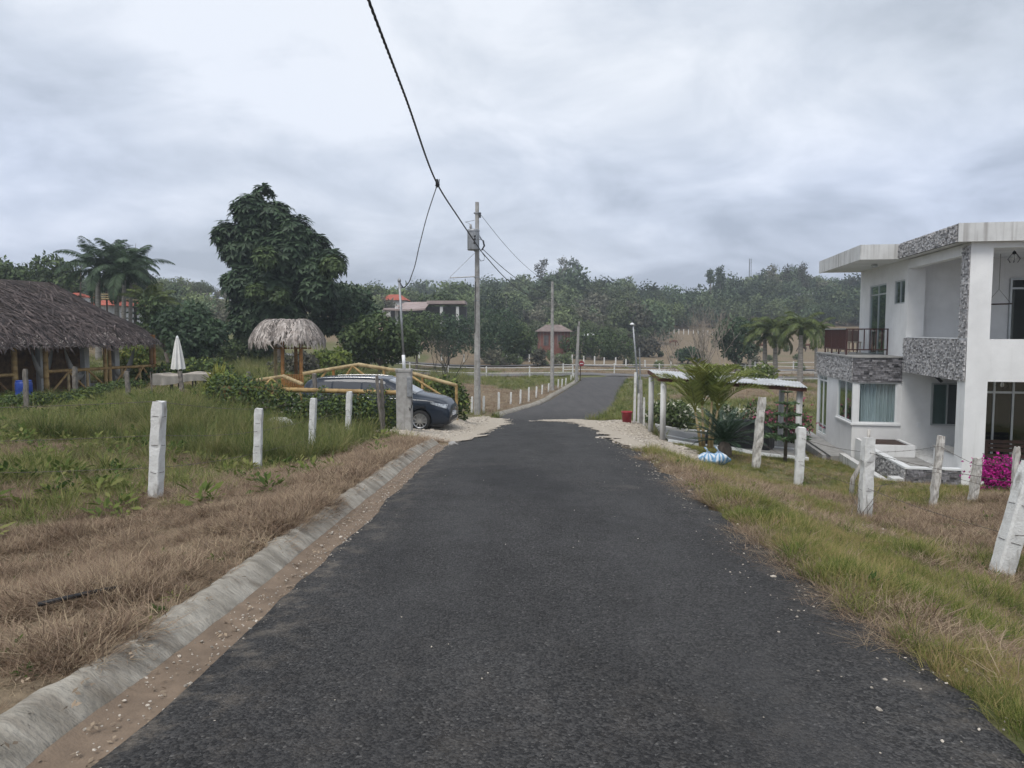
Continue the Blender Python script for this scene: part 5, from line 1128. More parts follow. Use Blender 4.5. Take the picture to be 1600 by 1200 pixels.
w = H.matrix_world @ Vector((ufront(1556, 3.2), 3.2, zat(476, 1.2, 3.2))); o = thing('hanging_swing', 'rod hung on a cord inside the upper terrace opening', 'swing', w)
MB().tube([w + Vector((-.42, 0, 0)), w + Vector((.42, 0, .02))], .022, 7).build('swing_rod', 'dark_timber', o); MB().tube([w + Vector((-.38, 0, 0)), w + Vector((0, 0, .45)), w + Vector((.38, 0, .02))], .008, 4).build('sling_cord', 'grey_wood', o); MB().tube([w + Vector((0, 0, .45)), Vector((w.x, w.y, HOUSE_Z + 6.5))], .008, 4).build('hang_cord', 'grey_wood', o)
# timber bench before the glass doors
w = H.matrix_world @ Vector((ufront(1590, 1.1), 1.1, .33)); o = thing('garden_bench', 'dark timber bench before the glass doors', 'bench', w, HOUSE_A)
for k in range(4): MB().box((-.75, -.22 + k*.12, .42), (.75, -.12 + k*.12, .46)).build('seat_slat', 'dark_timber', o, world=False)
for s in (-1, 1):
    MB().box((s*.6 - .04, -.2, 0), (s*.6 + .04, -.12, .42)).build('leg', 'dark_timber', o, world=False); MB().box((s*.6 - .04, .16, 0), (s*.6 + .04, .24, .85)).build('leg', 'dark_timber', o, world=False)
for k in range(3): MB().box((-.75, .245, .52 + k*.12), (.75, .275, .61 + k*.12)).build('back_slat', 'dark_timber', o, world=False)
# plastic garden chair on the balcony
w = H.matrix_world @ Vector((ufront(1332, 8.2), 8.2, zS)); o = thing('balcony_chair', 'pale chair standing on the balcony behind the railing', 'chair', w, HOUSE_A)
MB().box((-.24, -.24, .40), (.24, .24, .44)).build('seat', 'cloth_beige', o, world=False, bevel=.015); MB().box((-.24, .20, .44), (.24, .24, .86)).build('backrest', 'roof_far', o, world=False, bevel=.015)
for a in (-.2, .2):
    for b_ in (-.2, .2): MB().box((a - .02, b_ - .02, 0), (a + .02, b_ + .02, .40)).build('leg', 'cloth_beige', o, world=False)
# side walk with drain channel (structure)
def hsheet(name, label, pts, m, lift=.03, thick=.12):
    Mw = H.matrix_world; V = [Mw @ Vector((u, v, 0)) for u, v in pts]; zs_ = [gz(p.x, p.y) + lift for p in V]
    mb = MB(); n = len(V); mb.add([(p.x, p.y, z) for p, z in zip(V, zs_)] + [(p.x, p.y, z - thick) for p, z in zip(V, zs_)], [tuple(range(n))] + [(i, n+i, n+(i+1) % n, (i+1) % n) for i in range(n)])
    o = mb.build(name, m); o['kind'] = 'structure'; o['label'] = label; return o
def hwalk(u0, u1, v0, v1, z, name, label, m, th=.25):
    mb = MB(); mb.box((u0, v0, z - th), (u1, v1, z), H.matrix_world); o = mb.build(name, m); o['kind'] = 'structure'; o['label'] = label; return o
hwalk(-2.15, UB - .01, 4.75, 15.0, .06, 'side_walk', 'narrow concrete walk along the left wall of the white house', 'slab_grey')
hwalk(-2.42, -2.30, 4.72, 15.2, .09, 'drain_kerb', 'raised concrete edge of the drain channel beside the house walk', 'slab_grey')
hwalk(-2.30, -2.15, 4.75, 15.0, -.03, 'drain_channel', 'dark drain channel beside the house walk', 'old_asphalt' if False else 'room_dark')
# ================================================================== carport
q = {k: P(*v) for k, v in dict(fl=(1030, 592, 25), bl=(1013, 580, 28.6), fr=(1259, 608, 23.9), br=(1247, 598.5, 27.2)).items()}
o = thing('carport', 'low carport with rusty sheet metal roof on white round posts', 'carport', G(1037, 25))
NP_ = 9
for i in range(NP_):                                                # corrugated sheets laid side by side
    mb = MB(); s0, s1 = i / NP_, (i + 1.08) / NP_; lift = .012 * (i % 2)
    def rf(a, t, s0=s0, s1=min(s1, 1.02)):
        s = s0 + (s1 - s0) * a; p = q['fl'].lerp(q['fr'], s).lerp(q['bl'].lerp(q['br'], s), t * 1.06 - .04); p.z += .018 * math.sin(a * 12 * 2 * math.pi / 2) + lift + .06; return p
    mb.grid(25, 3, rf); mb.build('roof_sheet', 'zinc', o, True)
rust = mat('rusty_beam', (0.13, 0.055, 0.035), (0.070, 0.032, 0.024), 0.9, 3, 6)
def beam(a, b, w=.06, h=.11):
    d = (b - a); L_ = d.length; d.normalize(); n = Vector((-d.y, d.x, 0)).normalized(); up = d.cross(n) * -1; M_ = Matrix(((d.x, n.x, up.x, a.x), (d.y, n.y, up.y, a.y), (d.z, n.z, up.z, a.z), (0, 0, 0, 1)))
    return MB().box((0, -w/2, -h), (L_, w/2, 0), M_ if up.z > 0 else M_ @ Matrix.Scale(-1, 4, (0, 0, 1)))
for a, b in (('fl', 'fr'), ('bl', 'br'), ('fl', 'bl'), ('fr', 'br')): beam(q[a] + Vector((0, 0, .03)), q[b] + Vector((0, 0, .03))).build('roof_beam', rust, o)
for k in range(1, 6): beam(q['fl'].lerp(q['fr'], k/6) + Vector((0, .05, .02)), q['bl'].lerp(q['br'], k/6) + Vector((0, -.05, .02)), .05, .10).build('rafter', rust, o)
for (px, D, pyt) in ((1037, 25.05, 596), (1018, 28.3, 586), (1250, 24.2, 606), (1222, 27.4, 602)):
    g = G(px, D); MB().tube([g - Vector((0, 0, .3)), P(px, pyt, D)], .10, 16).build('carport_post', 'fascia_white', o, True)
MB().box((0, 0, 0), (1, 1, 1))
c0_, c1_, c2_, c3_ = (G(1046, 24.6), G(1268, 23.1), G(1255, 30), G(1025, 30.5))
mb = MB(); mb.grid(14, 8, lambda a, t: (lambda p: (p.x, p.y, gz(p.x, p.y) + .07))(c0_.lerp(c1_, a).lerp(c3_.lerp(c2_, a), t))); sl_ = mb.build('carport_slab', 'slab_grey', None, True); sl_['kind'] = 'structure'; sl_['label'] = 'concrete floor strip under the carport'
for (a, b, nm) in ((c0_, c1_, 'front'), (c3_, c2_, 'back'), (c0_.lerp(c3_, .45), c1_.lerp(c2_, .45), 'middle')):
    mb = MB(); pts = [a.lerp(b, t) for t in np.linspace(0, 1, 16)]; mb.tube([(p.x, p.y, gz(p.x, p.y) + .06) for p in pts], .07, 4, sq=True); k_ = mb.build('slab_edging', 'frame_white'); k_['kind'] = 'structure'; k_['label'] = f'{nm} white painted edging of the carport floor'
# black tarpaulin over something under the carport
b = G(1160, 25.6); o = thing('tarp_heap', 'black tarpaulin heap under the carport behind the sago palm', 'tarpaulin', b)
def tp(a, t):
    an = a * 2 * math.pi; r_ = 1.15 * math.sin(t * math.pi / 2) ** .8 * (1 + .07 * math.sin(an * 5) + .04 * math.sin(an * 11)); return (b.x + math.cos(an) * r_, b.y + math.sin(an) * r_ * .7, b.z + 1.02 * math.cos(t * math.pi / 2) ** .6 + .03 * math.sin(an * 7) * t)
MB().grid(49, 12, tp).build('tarpaulin', 'black_plastic', o, True); 
# post cluster and red bucket
for i, (px, pyb, pxt, pyt, D, w, m_, lab) in enumerate(((991, 660, 993, 582, 29.5, 4.5, 'white_paint', 'tall white post left of the post cluster by the red bucket'), (997, 662, 998, 615, 29.6, 3.5, 'white_paint', 'short thin white post inside the cluster by the red bucket'), (1002, 660, 1001, 594, 30, 6, 'bare_concrete', 'grey concrete post in the cluster by the red bucket'), (1006, 660, 1006.5, 621, 29.6, 3.4, 'white_paint', 'low white post right in the cluster by the red bucket'))):
    px_post('fence_post', lab, px, pyb, pxt, pyt, D, w, m_, 80 + i, (), 'post cluster at the right verge', rough=.006)
b = G(980.5, 29); o = thing('red_bucket', 'red plastic bucket on the gravel at the right verge', 'bucket', b)
MB().lathe(tuple(b), [(0, .0), (.17, 0), (.21, .40), (.225, .41), (.225, .45), (.205, .45), (.165, .05), (0, .05)], 20).build('bucket_body', 'red_plastic', o, True)
MB().tube([b + Vector((math.cos(a)*.21, -.16, .42 - .12*math.sin(a))) for a in np.linspace(0, math.pi, 9)], .006, 4).build('handle', 'wire_steel', o)
# blue striped bags
bagm = mat('striped_bag', (0.13, 0.28, 0.46), (0.55, 0.60, 0.64), 0.5, 1.0, 1)
N_ = bagm.node_tree.nodes; tcn = [n for n in N_ if n.type == 'TEX_COORD'][0]; rmp = [n for n in N_ if n.type == 'VALTORGB'][0]
gr3 = N_.new('ShaderNodeTexGradient'); gr3.gradient_type = 'RADIAL'; bagm.node_tree.links.new(tcn.outputs['Object'], gr3.inputs['Vector']); mm_ = N_.new('ShaderNodeMath'); mm_.operation = 'MULTIPLY'; mm_.inputs[1].default_value = 22; bagm.node_tree.links.new(gr3.outputs['Fac'], mm_.inputs[0]); pp_ = N_.new('ShaderNodeMath'); pp_.operation = 'PINGPONG'; pp_.inputs[1].default_value = 1; bagm.node_tree.links.new(mm_.outputs[0], pp_.inputs[0]); bagm.node_tree.links.new(pp_.outputs[0], rmp.inputs[0])
for i, (px, dx, s, lab) in enumerate(((1109, -.05, 1.0, 'left blue and white striped plastic bag on the grass'), (1126, .05, 1.12, 'right blue and white striped plastic bag with tied top'))):
    b = G(px, 18.3) + Vector((0, 0, .05)); o = thing('striped_bag', lab, 'bag', b); rr = random.Random(i); ph = [rr.uniform(0, 6) for _ in range(4)]
    def bg(a, t):
        an = a * 2 * math.pi; r_ = .20 * s * (math.sin(math.pi * min(1, t * 1.08 + .0)) ** .55 if t < .86 else .30 * (1.25 - t)) * (1 + .12 * math.sin(2 * an + ph[0]) + .08 * math.sin(5 * an + ph[1] + 2 * t) + .05 * math.sin(13 * an + ph[3])); 
        return (b.x + math.cos(an) * r_ * 1.15, b.y + math.sin(an) * r_ * .9, b.z + .31 * s * t + .03 * math.sin(3 * an + ph[2]) * t * (1 - t) * 3)
    MB().grid(57, 22, lambda a, t: (lambda p: (p[0] + .035 * math.sin(9 * p[2] / .3 + 3 * a * 6.28 + ph[1]), p[1], p[2] * 1.0 + .025 * math.sin(a * 6.28 * 2 + ph[2]) * math.sin(t * 3.1)))(bg(a, t))).build('bag_body', bagm, o, True)
    MB().tube([b + Vector((0, 0, .27 * s)), b + Vector((-.02, 0, .34 * s)), b + Vector((-.06, -.02, .39 * s)), b + Vector((-.10, -.02, .42 * s))], [.03, .02, .028, .015], 6).build('tied_neck', bagm, o, True)
# ================================================================== vegetation builders
def lump_leaves(lumps, n, size, rg, asp=0.55, shell=0.55, droop=0.35, fold=.15):
    C = np.array([l[0] for l in lumps], float); Rr = np.array([l[1] for l in lumps], float); sq = np.array([l[2] if len(l) > 2 else 0.85 for l in lumps])
    w = Rr ** 2; k = rg.choice(len(lumps), n, p=w / w.sum()); d = sph(n, rg); r_ = Rr[k] * (shell + (1.06 - shell) * rg.random(n) ** 0.6) * (1 + .16 * np.sin(d[:, 0] * 7 + k) * np.cos(d[:, 2] * 6 + 2 * k))
    p = C[k] + d * r_[:, None] * np.stack([np.ones(n), np.ones(n), sq[k]], -1)
    dr = rg.normal(size=(n, 3)) * .8 + d * .25 - np.array([0, 0, droop]); s = size * rg.uniform(.6, 1.35, n)
    return leaves(p, dr, s, s * asp, rg, fold, d + np.array([0, 0, .35]) + rg.normal(size=(n, 3)) * .38)
def whorls(lumps, n, ln, rg, per=8, asp=.36, shell=.72):
    C = np.array([l[0] for l in lumps], float); Rr = np.array([l[1] for l in lumps], float); w = Rr ** 2; k = rg.choice(len(lumps), n, p=w / w.sum()); d = sph(n, rg)
    d[:, 2] = d[:, 2] * .9 + .12; d = unit(d); p = C[k] + d * (Rr[k] * (shell + (1.0 - shell) * rg.random(n) ** .6 + .30 * rg.random(n) ** 3))[:, None] * np.array([1, 1, .95])
    ax = unit(d * .8 + np.array([0, 0, .7])); e1 = unit(np.cross(ax, rg.normal(size=(n, 3)))); e2 = np.cross(ax, e1); Cs = []; Ds = []; Ns = []; Ls = []
    for j in range(per):
        a = 2 * math.pi * j / per + rg.uniform(-.25, .25, n); r_ = e1 * np.cos(a)[:, None] + e2 * np.sin(a)[:, None]; Cs.append(p); Ds.append(r_ * .92 + ax * rg.uniform(-.1, .35, n)[:, None]); Ns.append(ax + rg.normal(size=(n, 3)) * .15); Ls.append(ln * rg.uniform(.75, 1.2, n))
    Lc = np.concatenate(Ls); return leaves(np.concatenate(Cs), np.concatenate(Ds), Lc, Lc * asp, rg, .28, np.concatenate(Ns))
def limbs(mb, base, lumps, r0, rr, fork=.4, n=5):
    base = Vector(base); cz = sum(l[0][2] for l in lumps) / len(lumps); cx = sum(l[0][0] for l in lumps) / len(lumps); cy = sum(l[0][1] for l in lumps) / len(lumps)
    f = base.lerp(Vector((cx, cy, cz)), fork); mb.tube([base - Vector((0, 0, .3)), base + Vector((0, 0, .15)), base.lerp(f, .5) + Vector((rr.uniform(-.1, .1), 0, 0)), f], [r0 * 1.5, r0 * 1.1, r0 * .9, r0 * .75], 10, jit=.06, rnd=rr)
    for l in lumps:
        e = Vector(l[0]); m1 = f.lerp(e, .35) + Vector((rr.uniform(-.15, .15), rr.uniform(-.15, .15), rr.uniform(0, .25))) * l[1]; m2 = f.lerp(e, .7) + Vector((rr.uniform(-.1, .1), rr.uniform(-.1, .1), rr.uniform(0, .2))) * l[1]
        mb.tube([f, m1, m2, e], [r0 * .55, r0 * .36, r0 * .22, r0 * .08], 6)
def px_lumps(lst, D, rg, dj=0.35): return [(tuple(P(px, py, D + rg.uniform(-dj, dj) * S(r, D) * 1.6)), S(r, D)) for px, py, r in lst]
def tree(name, label, pxb, D, lumps, n, size, m, seed, r0=.16, fork=.35, cat='tree', group=None, whorl=False, asp=.55, bark='bark', shell=.55, droop=.35):
    rg = np.random.default_rng(seed); rr = random.Random(seed); b = G(pxb, D); L_ = px_lumps(lumps, D, rg); o = thing(name, label, cat, b, 0, group)
    mb = MB(); limbs(mb, b, L_, r0, rr, fork); mb.build('trunk', bark, o, True)
    v, f = whorls(L_, n, size, rg) if whorl else lump_leaves(L_, n, size, rg, asp, shell, droop)
    npmesh('crown', v, f, MATS[m] if isinstance(m, str) else m, o, off=o.location); return o
def frond(base, az, el, ln, droop, nl, ll, lw, rg, vshape=.5, hang=.25, rach=.02):
    """arching pinnate frond; returns leaflet quads and rachis points"""
    base = np.asarray(base, float); h = np.array([math.cos(az), math.sin(az), 0]); pts = []; p = base.copy(); a = el; n = 14
    for i in range(n + 1): pts.append(p.copy()); p = p + (h * math.cos(a) + np.array([0, 0, math.sin(a)])) * ln / n; a -= droop / n * (0.5 + i / n)
    pts = np.array(pts); t = np.linspace(.14, .99, nl); idx = t * n; i0 = np.minimum(idx.astype(int), n - 1); fr = (idx - i0)[:, None]; c = pts[i0] * (1 - fr) + pts[i0 + 1] * fr; tg = unit(pts[i0 + 1] - pts[i0]); sd = np.array([-h[1], h[0], 0]); up = np.cross(sd, tg); up *= np.sign(up[:, 2:3] + 1e-6)
    L_ = ll * np.sin(np.pi * np.clip(t * .88 + .10, 0, 1)) ** .6; V = []; Fq = []
    for s in (-1, 1):
        d = tg * .55 + s * sd * .85 + up * vshape * .5 - np.array([0, 0, hang]) + rg.normal(size=(nl, 3)) * .07; v, f = leaves(c, d, L_ * rg.uniform(.85, 1.1, nl), lw, rg, .16, up + rg.normal(size=(nl, 3)) * .2); V.append((v, f))
    return join(V), [Vector(q) for q in pts]
def palm(name, label, pxb, D, pyt, nf, ln, m, seed, tr=.16, group=None, lean=0.0, ll=.62, droop=1.75, trunkm='palm_trunk', shaft=True, cat='palm tree', el=(-.3, 1.5), nl=60):
    rg = np.random.default_rng(seed); b = G(pxb, D); top = P(pxb + lean, pyt, D); o = thing(name, label, cat, b, 0, group)
    H_ = top.z - b.z; MB().tube([b - Vector((0, 0, .3)), b + Vector((0, 0, .05)), b.lerp(top, .35), b.lerp(top, .75), top], [tr * 1.25, tr * 1.1, tr, tr * .85, tr * .7], 12).build('trunk', trunkm, o, True)
    if shaft: MB().tube([top - Vector((0, 0, .1)), top + Vector((0, 0, .35)), top + Vector((0, 0, .8))], [tr * .8, tr * .85, tr * .35], 10).build('crown_shaft', 'leaf_mid', o, True)
    Q = []; mb = MB(); tp = np.array(top + Vector((0, 0, .55 if shaft else 0)))
    for i in range(nf):
        az = i * 2.39996 + rg.uniform(-.25, .25); e = el[0] + (el[1] - el[0]) * (i / nf) ** .9; q, pts = frond(tp, az, e, ln * rg.uniform(.85, 1.1), droop * rg.uniform(.8, 1.2), nl, ll * 1.2, .062 * ll / .62, rg, .4, .6); Q.append(q); mb.tube(pts, [.028 * (1 - .8 * k / 14) * ln / 2.5 for k in range(15)], 4, False)
    v, f = join(Q); npmesh('crown', v, f, MATS[m], o, off=o.location); mb.build('frond_ribs', m, o); return o
def spire(name, label, pxb, D, pyt, wpx, tiers, m, seed, gap=.0, trunk='bark', dens=1.0):
    """araucaria: whorled tiers of drooping feathery branches"""
    rg = np.random.default_rng(seed); b = G(pxb, D); top = P(pxb, pyt, D); o = thing(name, label, 'conifer', b); H_ = top.z - b.z
    MB().tube([b - Vector((0, 0, .2)), b.lerp(top, .5), top], [H_ * .018 + .02, H_ * .011 + .012, .012], 8).build('trunk', trunk, o, True); w = S(wpx, D) / 2
    for k in range(tiers):
        t = (k + .6) / tiers; z = b.z + H_ * (gap + (1 - gap) * t); r_ = w * (1 - t) ** .8 * rg.uniform(.85, 1.1) + w * .08; nb = 6 if t < .8 else 4; Q = []; mb = MB()
        for j in range(nb):
            a = 2 * math.pi * j / nb + k * .5 + rg.uniform(-.2, .2); n = int(46 * dens); s = rg.uniform(.05, 1, n); hh = np.array([math.cos(a), math.sin(a), 0]); sd = np.array([-hh[1], hh[0], 0]); rise = .16 * r_ * (1 if True else 0)
            cc = np.array([b.x, b.y, z]) + hh * (s * r_)[:, None] + np.array([0, 0, 1]) * ((.30 * s - .22 * s * s) * r_)[:, None]
            dd = hh * .5 + sd * np.where(rg.random(n) < .5, 1, -1)[:, None] * .9 + rg.normal(size=(n, 3)) * .18 + np.array([0, 0, .18]); L_ = r_ * .30 * (1 - .45 * s) + .03; Q.append(leaves(cc, dd, L_, L_ * .22, rg, -.1)); mb.tube([Vector((b.x, b.y, z)), Vector((b.x, b.y, z + .12 * r_)) + Vector(hh) * r_ * .6, Vector((b.x, b.y, z + .08 * r_)) + Vector(hh) * r_], [.016, .010, .004], 4)
        v, f = join(Q); tr_ = npmesh('branch_tier', v, f, MATS[m], o, off=o.location); mb.build('boughs', trunk, tr_)
    return o
def bare_tree(name, label, pxb, D, pyt, spread, seed, m='pale_bark', depth=5, cat='bare tree', nst=3, r0=.07):
    rr = random.Random(seed); b = G(pxb, D); H_ = P(pxb, pyt, D).z - b.z; o = thing(name, label, cat, b); mb = MB()
    def grow(p, d, ln, r_, k):
        q = [p]; 
        for i in range(4): d = (d + Vector((rr.uniform(-.16, .16), rr.uniform(-.16, .16), rr.uniform(-.02, .12)))).normalized(); p = p + d * ln / 4; q.append(p)
        mb.tube(q, [r_ * (1 - .11 * i) for i in range(5)], 5, False)
        if k > 0:
            for _ in range(rr.choice((2, 2, 3))): grow(p, (d + Vector((rr.uniform(-.7, .7), rr.uniform(-.7, .7), rr.uniform(-.1, .5)))).normalized(), ln * rr.uniform(.6, .85), r_ * .6, k - 1)
    for i in range(nst): a = rr.uniform(0, 6.28); grow(b + Vector((rr.uniform(-.3, .3) * spread, 0, -.2)), Vector((math.cos(a) * .35 * spread, math.sin(a) * .3 * spread, 1)).normalized(), H_ * .36, r0, depth - 1)
    mb.build('branches', m, o); return o
# ================================================================== foreground plants, left
rg0 = np.random.default_rng(77)
def hedge(label, pts, w, h, n, size, mats, seed, name='hedge'):
    rg = np.random.default_rng(seed); a = pts[0]; o = thing(name, label, 'hedge', a); L_ = []
    for p, q in zip(pts, pts[1:]):
        k = max(2, int((q - p).length / (w * .55)))
        for i in range(k):
            c = p.lerp(q, i / k); L_.append(((c.x + rg.uniform(-.1, .1), c.y + rg.uniform(-.1, .1), c.z + h * rg.uniform(.35, .62)), w * rg.uniform(.45, .62), h / w * .95))
    for j, (m, frac) in enumerate(mats):
        v, f = lump_leaves(L_, int(n * frac), size, rg, .5, .55 if j == 0 else .8); npmesh('foliage', v, f, MATS[m], o, off=o.location)
    mb = MB()
    for l in L_[::2]:
        for _ in range(3): c = Vector(l[0]); mb.tube([(c.x, c.y, gz(c.x, c.y) - .1), c + Vector((rg.uniform(-.3, .3), rg.uniform(-.2, .2), .1))], [.02, .008], 4)
    mb.build('stems', 'bark', o); return o
hedge('mixed green hedge covering the bamboo rail in front of the van', [G(352, 22.2), G(420, 22.0), G(500, 21.8), G(560, 21.6), G(618, 21.4)], .95, 1.12, 11000, .115, [('leaf_mid', .5), ('leaf_dark', .15), ('leaf_lime', .35)], 1)
hedge('yellow green bush left of the hedge under the bamboo rail end', [G(345, 23.0), G(385, 22.8)], .9, .95, 3000, .12, [('leaf_lime', .7), ('leaf_yellow', .3)], 2, 'garden_bush')
hedge('clipped hedge behind the bamboo fence right of the van', [G(648, 29.2), G(685, 29), G(712, 28.8), G(724, 28.8)], 1.0, 1.35, 3000, .17, [('leaf_mid', .7), ('leaf_lime', .3)], 3)
hedge('leafy border of weeds before the porch of the thatched house', [G(-10, 25.5), G(60, 25.5), G(130, 26.5), G(150, 27)], .8, .42, 3600, .115, [('leaf_lime', .5), ('leaf_mid', .5)], 4, 'garden_border')
hedge('low green planting along the foot of the porch railing', [G(150, 29.5), G(190, 31), G(240, 32)], .8, .45, 1800, .13, [('leaf_lime', .5), ('leaf_mid', .5)], 5, 'garden_border')
hedge('green shrub row behind the parasol and cloth table', [G(236, 36), G(280, 37), G(330, 37.5), G(352, 37)], 1.3, 1.0, 3200, .2, [('leaf_mid', .7), ('leaf_lime', .3)], 6, 'shrub_row')
hedge('yellow green shrub seen through the end of the porch', [G(205, 41), G(222, 41.5)], 1.7, 2.1, 2200, .24, [('leaf_yellow', .5), ('leaf_lime', .5)], 7, 'garden_bush')
hedge('thin green shrubs right of the small thatched shelter', [G(500, 35), G(545, 36), G(590, 36)], 1.1, .9, 1800, .2, [('leaf_mid', .6), ('leaf_lime', .4)], 8, 'shrub_row')
# spiky yellow plant
b = G(340, 26.5); o = thing('spiky_plant', 'yellow green spiky plant beside the bamboo rail end', 'plant', b); n = 46
az = rg0.uniform(0, 6.28, n); el = rg0.uniform(.3, 1.4, n); d = np.stack([np.cos(az) * np.cos(el), np.sin(az) * np.cos(el), np.sin(el)], -1); v, f = leaves(np.array(b + Vector((0, 0, .35))) + d * .05, d, rg0.uniform(.55, .95, n), .10, rg0, .25); npmesh('blades', v, f, MATS['leaf_yellow'], o, off=o.location)
MB().tube([b - Vector((0, 0, .1)), b + Vector((0, 0, .4))], [.09, .07], 8).build('stem', 'bark', o)
# white tarp bundle in the grass
b = G(434, 20.6); o = thing('white_sack', 'crumpled white sack lying in the grass before the hedge', 'sack', b)
def sk(a, t): an = a * 6.2832; r_ = .34 * math.sin(t * math.pi / 2) ** .7 * (1 + .14 * math.sin(an * 4 + 1) + .08 * math.sin(an * 9)); return (b.x + math.cos(an) * r_ * 1.15, b.y + math.sin(an) * r_ * .6, b.z - .03 + .30 * math.cos(t * math.pi / 2) ** .8 + .05 * math.sin(an * 7 + t * 5))
MB().grid(41, 12, sk).build('sack_body', 'cloth_white', o, False)
# ================================================================== plants, right
mat('leaf_areca', (0.29, 0.32, 0.085), (0.16, 0.205, 0.055), 0.5, 1.5, 4, isl=0.35, trans=0.3, coords='World')
b = G(1107, 23.6); o = thing('areca_palm', 'yellow green areca palm beside the carport roof', 'palm', b); rg = np.random.default_rng(31)
for j, (dx, hh, ln, ln_) in enumerate(((-.12, 1.35, .0, 0), (.10, 1.5, .1, 0), (.28, 1.2, .1, 0), (-.32, 1.15, -.2, 0))):
    base = b + Vector((dx * .5, rg.uniform(-.15, .15), 0)); tp_ = base + Vector((dx * .7, 0, hh)); MB().tube([base - Vector((0, 0, .15)), base.lerp(tp_, .5), tp_], [.06, .045, .03], 8).build('cane', 'bamboo_pale', o, True)
    for i in range(6):
        q, pts = frond(np.array(tp_), i * 1.05 + j * .7, rg.uniform(.95, 1.45), rg.uniform(1.6, 2.3), rg.uniform(1.1, 1.9), 40, .46, .036, rg, .9, .0); fr = npmesh('frond', *q, MATS['leaf_areca'] if (i + j) % 4 else MATS['leaf_yellow'], o, off=o.location); MB().tube(pts, [.02 * (1 - .8 * k / 14) for k in range(15)], 4, False).build('rachis', 'leaf_yellow', fr)
b = G(1135, 19.8); o = thing('sago_palm', 'dark green sago palm with stiff arching fronds behind the blue bags', 'palm', b); rg = np.random.default_rng(32)
MB().lathe((b.x, b.y, b.z - .1), [(.16, 0), (.20, .15), (.19, .35), (.10, .50), (0, .55)], 14).build('trunk', 'bark', o, True)
for i in range(40):
    q, pts = frond(np.array(b + Vector((0, 0, .40))), i * 2.39996, .05 + 1.2 * (i / 40) ** .8, rg.uniform(1.0, 1.25), rg.uniform(.5, .95), 40, .17, .020, rg, .7, .0); fr = npmesh('frond', *q, MATS['leaf_sago'], o, off=o.location); MB().tube(pts, [.012 * (1 - .8 * k / 14) for k in range(15)], 4, False).build('rachis', 'leaf_sago', fr)
mat('leaf_pine', (0.115, 0.185, 0.08), (0.07, 0.12, 0.055), 0.6, 2, 4, isl=0.3, trans=.15, coords='World')
spire('norfolk_pine', 'small norfolk pine with flat branch tiers before the carport', 1231, 21.6, 606, 78, 5, 'leaf_pine', 33, .22, dens=2.6)
def flower_shrub(label, pts, w, h, n, size, leafm, flm, nf, fs, seed, name='flowering_shrub'):
    o = hedge(label, pts, w, h, n, size, [(leafm, 1.0)], seed, name); o['category'] = 'shrub'; rg = np.random.default_rng(seed + 50); P0 = np.array([tuple(p) for p in pts]); k = rg.integers(0, len(P0) - 1, nf) if len(P0) > 1 else np.zeros(nf, int); t = rg.random(nf)[:, None]
    c = P0[k] * (1 - t) + P0[np.minimum(k + 1, len(P0) - 1)] * t + rg.normal(size=(nf, 3)) * [w * .38, w * .38, h * .20] + [0, 0, h * .62]; d = sph(nf * 3, rg); v, f = leaves(np.repeat(c, 3, 0), d, fs * rg.uniform(.6, 1.3, nf * 3), fs * .7, rg, .2); npmesh('blossom', v, f, MATS[flm], o, off=o.location); return o
mat('petal_white', (0.78, 0.77, 0.66), (0.66, 0.65, 0.50), 0.8, 3, 3, trans=.3); mat('petal_magenta', (0.56, 0.035, 0.30), (0.40, 0.02, 0.24), 0.7, 3, 3, isl=.4, trans=.35, coords='World'); mat('petal_pink', (0.50, 0.14, 0.22), (0.34, 0.09, 0.15), 0.8, 3, 3, trans=.3, isl=.3)
flower_shrub('white flowering shrub row left under the carport', [G(1032, 31), G(1060, 30.8), G(1085, 30.5)], .95, 1.15, 2400, .15, 'leaf_mid', 'petal_white', 130, .12, 1)
flower_shrub('white flowering shrub under the middle of the carport', [G(1130, 30.5), G(1165, 30)], 1.0, 1.3, 1700, .15, 'leaf_mid', 'petal_white', 110, .12, 2)
flower_shrub('pink flowering shrub at the right end of the carport', [G(1185, 30), G(1225, 29), G(1262, 28.5)], 1.0, 1.45, 2300, .15, 'leaf_mid', 'petal_pink', 260, .11, 3)
flower_shrub('magenta bougainvillea in front of the house column', [G(1557, 16.6), G(1578, 16.4)], .50, .78, 1300, .075, 'leaf_mid', 'petal_magenta', 1300, .060, 4, 'bougainvillea')
flower_shrub('leafy shrub with pale flowers before the white rail fence on the right', [G(1165, 62), G(1190, 62), G(1205, 62)], 1.5, 1.7, 1600, .3, 'leaf_lime', 'petal_white', 30, .22, 5)
# ================================================================== trees, left and middle
BT = [(412,304,16),(390,330,28),(355,368,22),(430,338,26),(462,362,26),(398,372,38),(372,392,28),(446,392,36),(492,385,22),(520,408,22),(488,424,36),(432,440,44),(385,444,34),(360,440,14),(392,484,36),(440,482,40),(496,455,32),(380,506,22),(424,420,30)]
bt = tree('broad_tree', 'large dark broadleaf tree rising above the small thatched shelter', 440, 58, [(a, b, r * .86) for a, b, r in BT], 3000, .66, 'leaf_dark', 101, .34, .42, whorl=True)
rgb = np.random.default_rng(5); v, f = whorls(px_lumps([(415,402,16),(400,455,12),(437,462,12),(520,415,16)], 55.2, rgb, .1), 320, .50, rgb); npmesh('fresh_shoots', v, f, MATS['leaf_mid'], bt, off=bt.location)
tree('tree', 'dark purplish leafy tree right of the large broadleaf tree', 540, 62, [(530,470,28),(560,468,22),(505,500,28),(550,500,34),(575,490,18)], 4200, .42, 'leaf_dark', 102, .2)
tree('tree', 'rounded green tree in front of the grey flat roof', 590, 56, [(560,530,30),(590,518,34),(625,528,28),(610,545,28),(570,550,26),(640,545,14)], 5200, .34, 'leaf_mid', 103, .16)
